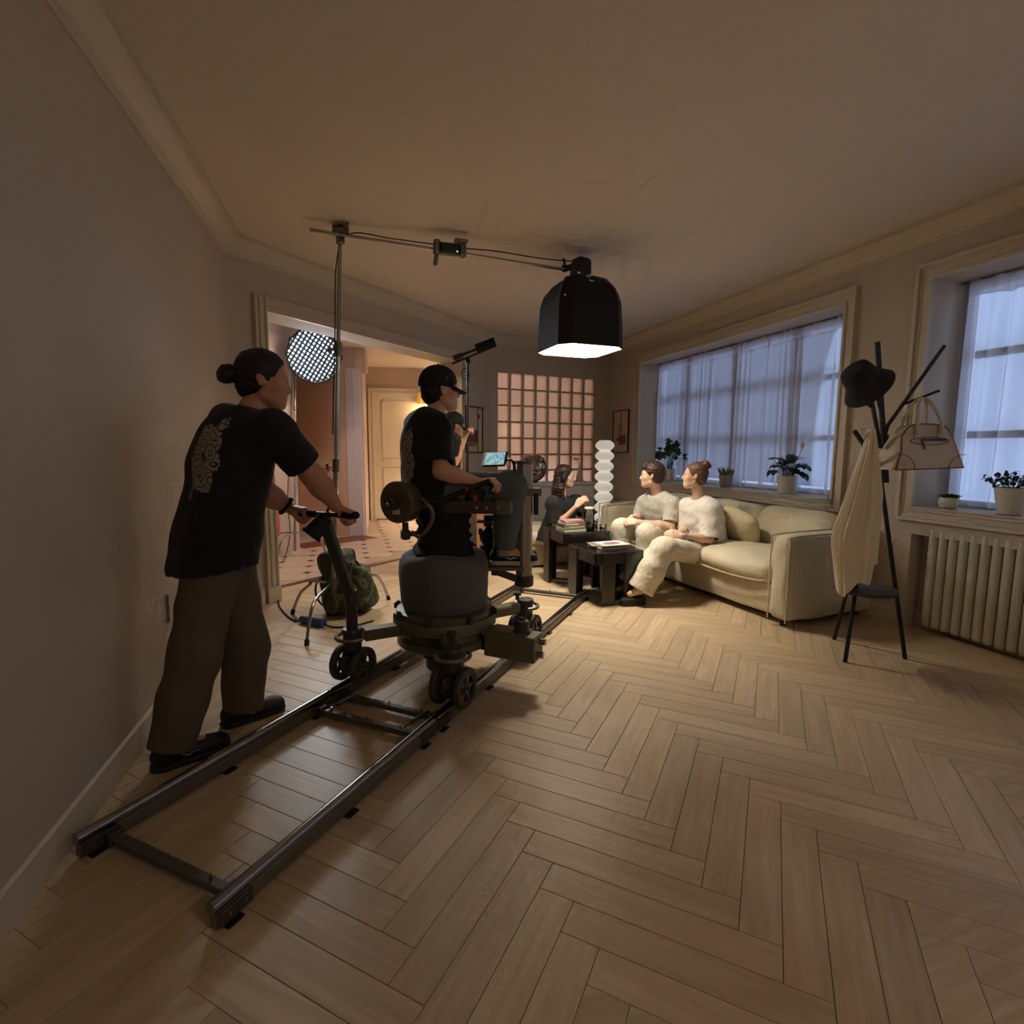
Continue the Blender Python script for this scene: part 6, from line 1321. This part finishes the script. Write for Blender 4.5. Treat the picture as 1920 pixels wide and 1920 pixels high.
t, I = person('man in a black T-shirt and khaki trousers pushing the dolly', J, skA, blackT, khaki, res=.006, build=1.12, headf=hd(72, -6), hands=hands, shoes=(shoeb, soleb, .005, 0, 1.05, M('shoe_tick', (150, 148, 146), .5)), hem=(V3(-0.567, 2.616, 0.766), unit(V3(0, 0, -1)+.12*CR)), loose=.018, legloose=.010, legflare=.012, sleeve=.74, legcut=-.06, shirtwr=(.0028, 26), trouserwr=(.003, 22), headsc=1.04)
hair_short(t, I, hairb, 1.04, front=.064, back=-.09, thick=.013, side=-.03)
bn_ = I['hc']+I['hR']@V3(0, -.150, .005); sdf_obj('hair_bun', [G([ell(bn_, (.042, .042, .038)), ell(bn_+I['hR']@V3(0, .035, .008), (.03, .03, .028)), ell(bn_+I['hR']@V3(.01, -.012, -.02), (.022, .022, .018)), ell(bn_+I['hR']@V3(-.01, -.01, .02), (.022, .022, .018))], .01, wr=(.002, 160))], .005, hairb, t)
po = V3(-0.576, 2.587, 1.242); uy = unit(I['up']); ux = unit(np.cross(uy, -I['fw'])); 
pz = lambda l: [((u-385)/1000*2.3/.72, -(v-865)/1000*2.3) for u, v in l]
back = lambda l, u0, v0, f, kx: [((u-u0)/1000*f*kx, -(v-v0)/1000*f) for u, v in l]
poly1 = back([(426, 785), (424, 800), (414, 812), (417, 835), (411, 848), (419, 862), (413, 880), (404, 885), (400, 910), (392, 922), (378, 920), (356, 915), (347, 940), (340, 938), (352, 905), (350, 880), (352, 855), (358, 835), (372, 800), (388, 796), (398, 803), (412, 788)], 385, 862, 2.25, 1.0)
shirt_print(t, I, poly1, V3(-0.551, 2.475, 1.251), CR, V3(0, 0, 1), -CF, prm)
mb = MB(); stp = V3(-0.416, 2.454, 0.796); mb.box(stp-CF*.03, (.012, .004, .022), np.stack([CR, CF, V3(0, 0, 1)], 1)); mb.build('hem_tag', M('tag_blue', (38, 84, 140), .6), t, smooth=0)
wb_ = J['wrL']+(J['elL']-J['wrL'])*.10
t2 = thing('bead_bracelet', 'dark bead bracelet on the pushing man\'s far wrist', 'bracelet', tuple(wb_))
F_ = frame(J['wrL']-J['elL'])
for k in range(12):
    a = k*math.pi/6; MB().sph(wb_+F_@V3(.042*math.cos(a), .042*math.sin(a), 0), .011, 10, 6).build('bead', M('bead_dark', (24, 18, 16), .3), t2)
# ---- seated dolly operator
J = dict(base=tuple(DC+V3(0, 0, 1.04)), pe=V3(0.453, 3.042, 1.081), ch=V3(0.442, 3.067, 1.32), ne=V3(0.487, 3.053, 1.526), hd=V3(0.524, 3.063, 1.632), shR=V3(0.478, 2.93, 1.412), shL=V3(0.421, 3.22, 1.44), elR=V3(0.485, 2.844, 1.18), wrR=V3(0.674, 2.827, 1.125),
         elL=V3(0.522, 3.293, 1.175), wrL=V3(0.708, 3.152, 1.099), hpR=V3(0.488, 2.958, 1.063), hpL=V3(0.467, 3.133, 1.062), knR=V3(0.889, 2.886, 1.085), knL=V3(0.935, 3.123, 1.065), anR=V3(0.867, 2.945, 0.72), anL=V3(0.93, 3.125, 0.684), tfR=hd(90), tfL=hd(88))
hl = V3(0.792, 2.99, 0.632); J['heR'] = V3(hl[0], hl[1], fp0[2]+.002); J['toR'] = J['heR']+hd(90)*.285; J['heL'] = J['heR']+CF*.14; J['toL'] = J['heL']+hd(88)*.285
jeans = M('grey_jeans', (92, 98, 100), .9, bump=(120, .2, 10, .45))
hands = dict(R=dict(d=(hd(88, 6), V3(0, 0, -1)), curl=(50, 55, 40), thumb=(.4, .8, .4), thumbcurl=30), L=dict(d=(hd(90, 5), V3(0, 0, -1)), curl=(40, 50, 30)))
vans = M('skate_white', (200, 194, 184), .6)
t, I = person('seated dolly operator in a black T-shirt and black cap', J, skB, blackT, jeans, res=.006, build=.95, headf=hd(66, 2), hands=hands, shoes=(shoeb, vans, .005, 0, 1., vans), loose=.02, legloose=.012, sleeve=.82, hem=(V3(0.453, 3.043, 1.048), V3(0, 0, -1)), shirtwr=(.0025, 26), trouserwr=(.002, 24), legcut=.04)
for k in 'RL': mb = MB(); a_ = J['an'+k]; mb.cyl(a_+V3(0, 0, .035), a_+V3(0, 0, -.035), .048, .046, n=18, cap=False); mb.build('sock', M('sock_grey', (150, 146, 138), .9), t)
hair_short(t, I, hairb, 1., front=.03, back=-.085, thick=.006, side=-.03)
capm = M('cap_black', (20, 19, 18), .85, bump=(120, .15)); Lc = cap_hat(t, I, capm, 1.0, tilt=-.05)
for y_, w_ in ((.030, .011), (.002, .020)):
    mb = MB(); mb.box(Lc(.083, y_-.03, .055) if False else Lc(.0865, y_-.02, .058), (.004, w_, .009), I['hR']); mb.build('cap_emblem', M('emblem_grey', (150, 146, 140), .5), t, smooth=0)
poly2 = back([(776, 803), (778, 830), (774, 846), (781, 860), (779, 885), (776, 905), (744, 905), (744, 880), (744, 850), (748, 822), (757, 808), (763, 814), (770, 806)], 765, 860, 3.0, 1.0)
shirt_print(t, I, poly2, V3(0.327, 2.987, 1.246), CR, V3(0, 0, 1), -CF, prm)
poly3 = back([(786, 778), (770, 784), (752, 803), (748, 820), (757, 808), (763, 814), (772, 805), (778, 795)], 765, 800, 3.0, 1.0)
shirt_print(t, I, poly3, V3(0.33, 2.987, 1.42), CR, V3(0, 0, 1), -CF, M('navy_yoke', (24, 36, 58), .85), 'shoulder_panel')
# ---- boom operator behind
fo = V3(0.935, 5.204, 0); J = dict(base=tuple(fo), pe=V3(fo[0], fo[1], .93), ch=V3(fo[0], fo[1], 1.24)+CR*.01, ne=V3(fo[0], fo[1], 1.45)+CR*.055, hd=V3(1.013, 5.183, 1.526), shR=V3(fo[0], fo[1], 1.38)+hd(150)*.19, shL=V3(fo[0], fo[1], 1.38)-hd(150)*.19,
         elR=V3(0.976, 5.089, 1.146), wrR=V3(1.086, 5.034, 1.401), elL=V3(0.782, 5.464, 0.984), wrL=V3(1.013, 5.235, 0.861), hpR=V3(fo[0], fo[1], .90)+hd(150)*.09, hpL=V3(fo[0], fo[1], .90)-hd(150)*.09, tfR=hd(70), tfL=hd(60))
for k in 'RL': J['kn'+k] = J['hp'+k]+hd(60)*.03-V3(0, 0, .42); J['an'+k] = J['hp'+k]-V3(0, 0, .82); J['he'+k] = (J['an'+k]-hd(60)*.06)*V3(1, 1, 0); J['to'+k] = J['he'+k]+hd(60)*.28
hands = dict(R=dict(d=(unit(V3(1.12, 5.024, 1.481)-J['wrR']), hd(60)), curl=(60, 75, 55), thumb=(.5, .7, .5), thumbcurl=40), L=dict(d=(hd(75, 5), V3(0, 0, 1)), curl=(30, 40, 30)))
t, I = person('boom operator in dark clothes and cap half hidden behind the seated operator', J, skB, M('dark_green_shirt', (30, 32, 28), .9, bump=(60, .2)), M('dark_trousers', (46, 44, 46), .9), res=.008, headf=hd(62, -12), hands=hands, shoes=(shoeb, soleb, .007), sleeve=.6)
hair_short(t, I, hairb, 1., front=.03, thick=.008); cap_hat(t, I, M('cap_olive', (44, 43, 36), .85), 1.0)
pl0, pl1_ = V3(1.111, 5.027, 0.318), V3(1.118, 5.025, 2.094)
t = thing('boom_pole', 'vertical black boom pole with a shotgun microphone held by the boom operator', 'microphone', tuple(pl0))
for f0, f1_, r in ((0, .55, .0135), (.53, 1., .011)): MB().cyl(pl0*(1-f0)+pl1_*f0, pl0*(1-f1_)+pl1_*f1_, r, n=12).build('pole_section', M('pole_grey', (60, 54, 54), .4, .4), t)
MB().cyl(pl1_-V3(0, 0, .16), pl1_-V3(0, 0, .08), .017, n=12).build('pole_collar', blk, t)
mh = V3(1.118, 5.024, 2.143); mdv = unit(V3(1.366, 4.948, 2.3)-V3(0.989, 5.064, 2.142)); m0, m1 = V3(0.989, 5.064, 2.142), V3(1.361, 4.949, 2.295); sd_ = np.cross(mdv, CF)
MB().cyl(m0*.5+m1*.5-sd_*0+mdv*.02, m1, .045, n=18).build('foam_windscreen', M('foam_black', (16, 14, 14), .95, bump=(200, .4)), t)
mb = MB(); mb.cyl(m0, m0+mdv*.08, .026, .026, n=14); mb.cyl(m0+mdv*.08, m0+mdv*.11, .026, .013, n=14); mb.cyl(m0+mdv*.1, m0*.5+m1*.5+mdv*.03, .013, n=12); mb.build('microphone_body', blk, t)
bq = V3(1.118, 5.024, 2.177)-V3(0, 0, .025); mb = MB(); mb.bar(bq-mdv*.16, bq+mdv*.17, .02, .016); mb.bar(bq-mdv*.13, m0+mdv*.11, .008); mb.bar(bq+mdv*.1, m0*.45+m1*.55+mdv*.02, .008); mb.build('shock_mount', blk, t)
mb = MB(); mb.sph(pl1_+V3(0, 0, .025), .026, 12, 8); mb.cyl(pl1_, bq, .02, n=10); mb.build('swivel', blk, t)
mb = MB(); mb.torus(V3(1.089, 5.034, 2.021), .03, .003, CF, 14, 6); mb.torus(V3(1.089, 5.034, 1.992), .034, .003, CF, 14, 6); mb.build('coiled_cable', rubber, t)

# ---- man on the sofa
greyT = M('pale_grey_tshirt', (190, 188, 174), .9, bump=(70, .15, 13, .5)); whiteT = M('white_tshirt', (230, 224, 212), .9, bump=(70, .15, 12, .5)); cream = M('cream_trousers', (210, 201, 180), .9, bump=(60, .15, 10, .5)); skF = skinm('skin_light', (224, 184, 158))
hairbr = hairm('hair_brown', (58, 38, 27)); hairlt = hairm('hair_light_brown', (98, 70, 50))
J = dict(pe=V3(3.053, 4.622, 0.445), ch=V3(2.941, 4.553, 0.721), ne=V3(2.883, 4.529, 0.903), hd=V3(2.811, 4.52, 1.059), shL=V3(2.961, 4.379, 0.78), shR=V3(2.858, 4.704, 0.766), elL=V3(2.898, 4.315, 0.581), wrL=V3(2.593, 4.378, 0.629), elR=V3(2.807, 4.741, 0.612), wrR=V3(2.612, 4.529, 0.655),
         hpL=V3(3.044, 4.542, 0.426), hpR=V3(3.064, 4.724, 0.418), knL=V3(2.629, 4.273, 0.538), knR=V3(2.526, 4.556, 0.551), anL=V3(2.597, 4.282, 0.076), anR=V3(2.525, 4.535, 0.072), tfL=hd(-105), tfR=hd(-100))
J['base'] = tuple((J['anL']+J['anR'])/2*V3(1, 1, 0)); 
for k in 'RL': J['he'+k] = (J['an'+k]+hd(75)*.06)*V3(1, 1, 0); J['to'+k] = J['he'+k]+hd(-103)*.27
hands = dict(L=dict(d=(unit(V3(2.475, 4.467, 0.627)-J['wrL']), hd(10, -40)), curl=(35, 45, 35), thumb=(.5, .8, .2)), R=dict(d=(unit(V3(2.475, 4.446, 0.609)-J['wrR']), hd(190, -30)), curl=(30, 40, 30), thumb=(.4, .8, .3)))
t, I = person('young man in a pale grey T-shirt sitting on the sofa with clasped hands', J, skF, greyT, cream, res=.0055, build=.97, headf=hd(-72, 0), hands=hands, shoes=(M('grey_sock', (96, 96, 98), .9), M('slipper_sole', (40, 36, 34), .7), .006), loose=.016, legloose=.016, legflare=.02, sleeve=.80, hem=(V3(3.054, 4.622, 0.423), V3(0, 0, -1)), shirtwr=(.0022, 34), trouserwr=(.0025, 30), headsc=1.0)
hair_short(t, I, hairbr, 1., front=.066, back=-.06, thick=.017, side=-.004, top=.004)
c, R = I['hc'], I['hR']; sdf_obj('fringe', [G([cap(c+R@V3(-.05, .066, .077), c+R@V3(.05, .068, .080), .021), cap(c+R@V3(.0, .076, .075), c+R@V3(.045, .074, .066), .014), ell(c+R@V3(.0, .03, .108), (.05, .05, .025))], .01, wr=(.003, 140))], .005, hairbr, t)
# ---- woman on the sofa
J = dict(pe=V3(3.215, 4.154, 0.38), ch=V3(3.151, 4.153, 0.674), ne=V3(3.084, 4.173, 0.897), hd=V3(3.036, 4.167, 1.069), shL=V3(3.123, 4.025, 0.769), shR=V3(3.069, 4.303, 0.76), elL=V3(3.076, 3.966, 0.508), wrL=V3(2.778, 3.954, 0.562), elR=V3(3.034, 4.272, 0.547), wrR=V3(2.825, 4.086, 0.558),
         hpL=V3(3.168, 4.074, 0.347), hpR=V3(3.22, 4.236, 0.344), knL=V3(2.548, 3.858, 0.477), knR=V3(2.648, 4.057, 0.427), anL=V3(2.351, 3.898, 0.122), anR=V3(2.366, 4.103, 0.106), tfL=hd(-110), tfR=hd(-105))
J['base'] = tuple((J['anL']+J['anR'])/2*V3(1, 1, 0))
for k in 'RL': J['he'+k] = (J['an'+k]+hd(75)*.05)*V3(1, 1, 0); J['to'+k] = J['he'+k]+hd(-108)*.24
hands = dict(L=dict(d=(unit(V3(2.664, 4.01, 0.577)-J['wrL']), hd(0, -30)), curl=(25, 35, 25), thumb=(.5, .8, .2), sc=.92), R=dict(d=(unit(V3(2.679, 4.048, 0.561)-J['wrR']), hd(180, 20)), curl=(35, 40, 30), thumb=(.5, .8, .2), sc=.92))
t, I = person('woman with a hair bun in a loose white T-shirt sitting on the sofa', J, skF, whiteT, cream, res=.0055, build=.86, fem=1, headf=hd(-76, 3), hands=hands, shoes=(M('sandal_dark', (40, 34, 32), .7), M('slipper_sole', (40, 36, 34), .7), .006, -.05), loose=.038, legloose=.028, legflare=.05, sleeve=.95, hem=(V3(3.218, 4.153, 0.314), V3(0, 0, -1)), shirtwr=(.0028, 32), trouserwr=(.003, 28), headsc=.97, brow=hairm('brow_brown', (84, 58, 40)), legcut=.0)
hair_short(t, I, hairlt, .97, front=.060, back=-.075, thick=.011, side=-.016)
c, R = I['hc'], I['hR']; bq = c+R@V3(0, -.085, .105); sdf_obj('hair_bun', [G([ell(bq, (.036, .036, .032)), ell(bq+R@V3(0, -.028, -.012), (.024, .024, .022)), ell(bq+R@V3(.01, .022, .012), (.024, .024, .02)), ell(bq+R@V3(-.015, -.01, .018), (.02, .02, .016))], .008, wr=(.003, 150))], .004, hairm('hair_bun_brown', (104, 62, 40)), t)
mb = MB(); mb.torus(c+R@V3(-.074, -.008, -.048), .010, .0018, R@V3(1, 0, 0), 14, 5); mb.build('earring', M('gold', (190, 150, 80), .3, 1.), t)
mb = MB(); mb.torus(J['wrL']+unit(J['elL']-J['wrL'])*.03, .031, .004, J['elL']-J['wrL'], 20, 6); mb.build('bracelet', M('bracelet_silver', (170, 165, 158), .3, 1.), t)
# ---- woman with headphones
J = dict(pe=V3(2.145, 5.386, 0.353), ch=V3(2.21, 5.324, 0.594), ne=V3(2.223, 5.32, 0.831), hd=V3(2.24, 5.294, 1.016), shR=V3(2.079, 5.218, 0.729), shL=V3(2.42, 5.406, 0.72), elR=V3(2.095, 5.172, 0.491), wrR=V3(2.248, 5.019, 0.717), elL=V3(2.49, 5.3, 0.594), wrL=V3(2.382, 5.103, 0.733),
         hpR=V3(2.111, 5.313, 0.342), hpL=V3(2.226, 5.445, 0.328), knR=V3(2.297, 5.046, 0.389), knL=V3(2.471, 5.222, 0.364), anR=V3(2.249, 5.061, 0.082), anL=V3(2.458, 5.247, 0.053), tfR=hd(80), tfL=hd(80))
J['base'] = tuple((J['anR']+J['anL'])/2*V3(1, 1, 0))
for k in 'RL': J['he'+k] = (J['an'+k]-hd(80)*.05)*V3(1, 1, 0); J['to'+k] = J['he'+k]+hd(80)*.24
hands = dict(R=dict(d=(unit(V3(2.335, 4.992, 0.817)-J['wrR']), hd(20, -20)), curl=(20, 30, 20), thumb=(.5, .8, .2), sc=.92), L=dict(d=(unit(V3(2.347, 5.03, 0.802)-J['wrL']), hd(180, 0)), curl=(30, 35, 25), sc=.92))
t, I = person('woman wearing headphones in a black T-shirt gesturing beside the floor lamp', J, skF, M('charcoal_tshirt', (30, 31, 30), .9, bump=(70, .2, 12, .5)), M('black_jeans', (24, 24, 26), .85), res=.0055, build=.86, fem=1, headf=hd(97, -3), hands=hands, shoes=(shoeb, soleb, .006), loose=.03, legloose=.012, legflare=.02, sleeve=.85, hem=(V3(2.146, 5.386, 0.317), V3(0, 0, -1)), headsc=.98, shirtwr=(.0022, 32), hroll=.0)
hl_ = hairm('hair_auburn', (46, 26, 20)); hair_short(t, I, hl_, .98, front=.066, back=-.10, thick=.012, side=-.02)
c, R = I['hc'], I['hR']; lk = []
for s in (1, -1):
    for q, (x, y) in enumerate(((.068, -.022), (.066, -.048), (.055, -.07))):
        p0 = c+R@V3(s*x, y, -.02); p1 = c+R@V3(s*(x+.012), y-.005, -.13); p2 = J['ch']+I['rs']*s*(.075-.012*q)*1.0+I['fw']*(.125-.11*q)+V3(0, 0, .02-.04*q); lk += [cap(p0, p1, .02, .021), cap(p1, p2, .022, .016), cap(p2, p2-V3(0, 0, .06)+I['fw']*.01, .016, .006)]
lk += [cap(c+R@V3(0, -.085, .0), c+R@V3(0, -.095, -.14), .04, .04), cap(c+R@V3(0, -.095, -.14), J['ch']-I['fw']*.125, .04, .03)]
sdf_obj('long_hair', [G(lk, .01, wr=(.003, 110))], .0055, hl_, t)
hp = thing('headphones', 'black headphones worn by the woman in the black T-shirt', 'headphones', tuple(c+R@V3(0, 0, .1)))
MB().tube([c+R@V3(.094*math.cos(a), -.012, .0+.128*math.sin(a)) for a in np.linspace(.12, math.pi-.12, 24)], .008, 8, flat=.5).build('headband', M('headband_grey', (70, 72, 70), .4, .5), hp)
for s in (1, -1):
    q = c+R@V3(s*.094, -.008, -.006); mb = MB(); mb.lathe([(.02, .024), (.034, .02), (.038, .006), (.036, -.008), (.02, -.012)], q, 20, R@V3(s, 0, 0), sy=1.15); mb.build('ear_cup', blk, hp)
mb = MB(); mb.torus(c+R@V3(.1185, -.008, -.006), .009, .002, R@V3(1, 0, 0), 16, 5); mb.build('cup_ring', M('blue_led', (50, 70, 170), .4, emit=.3), hp)
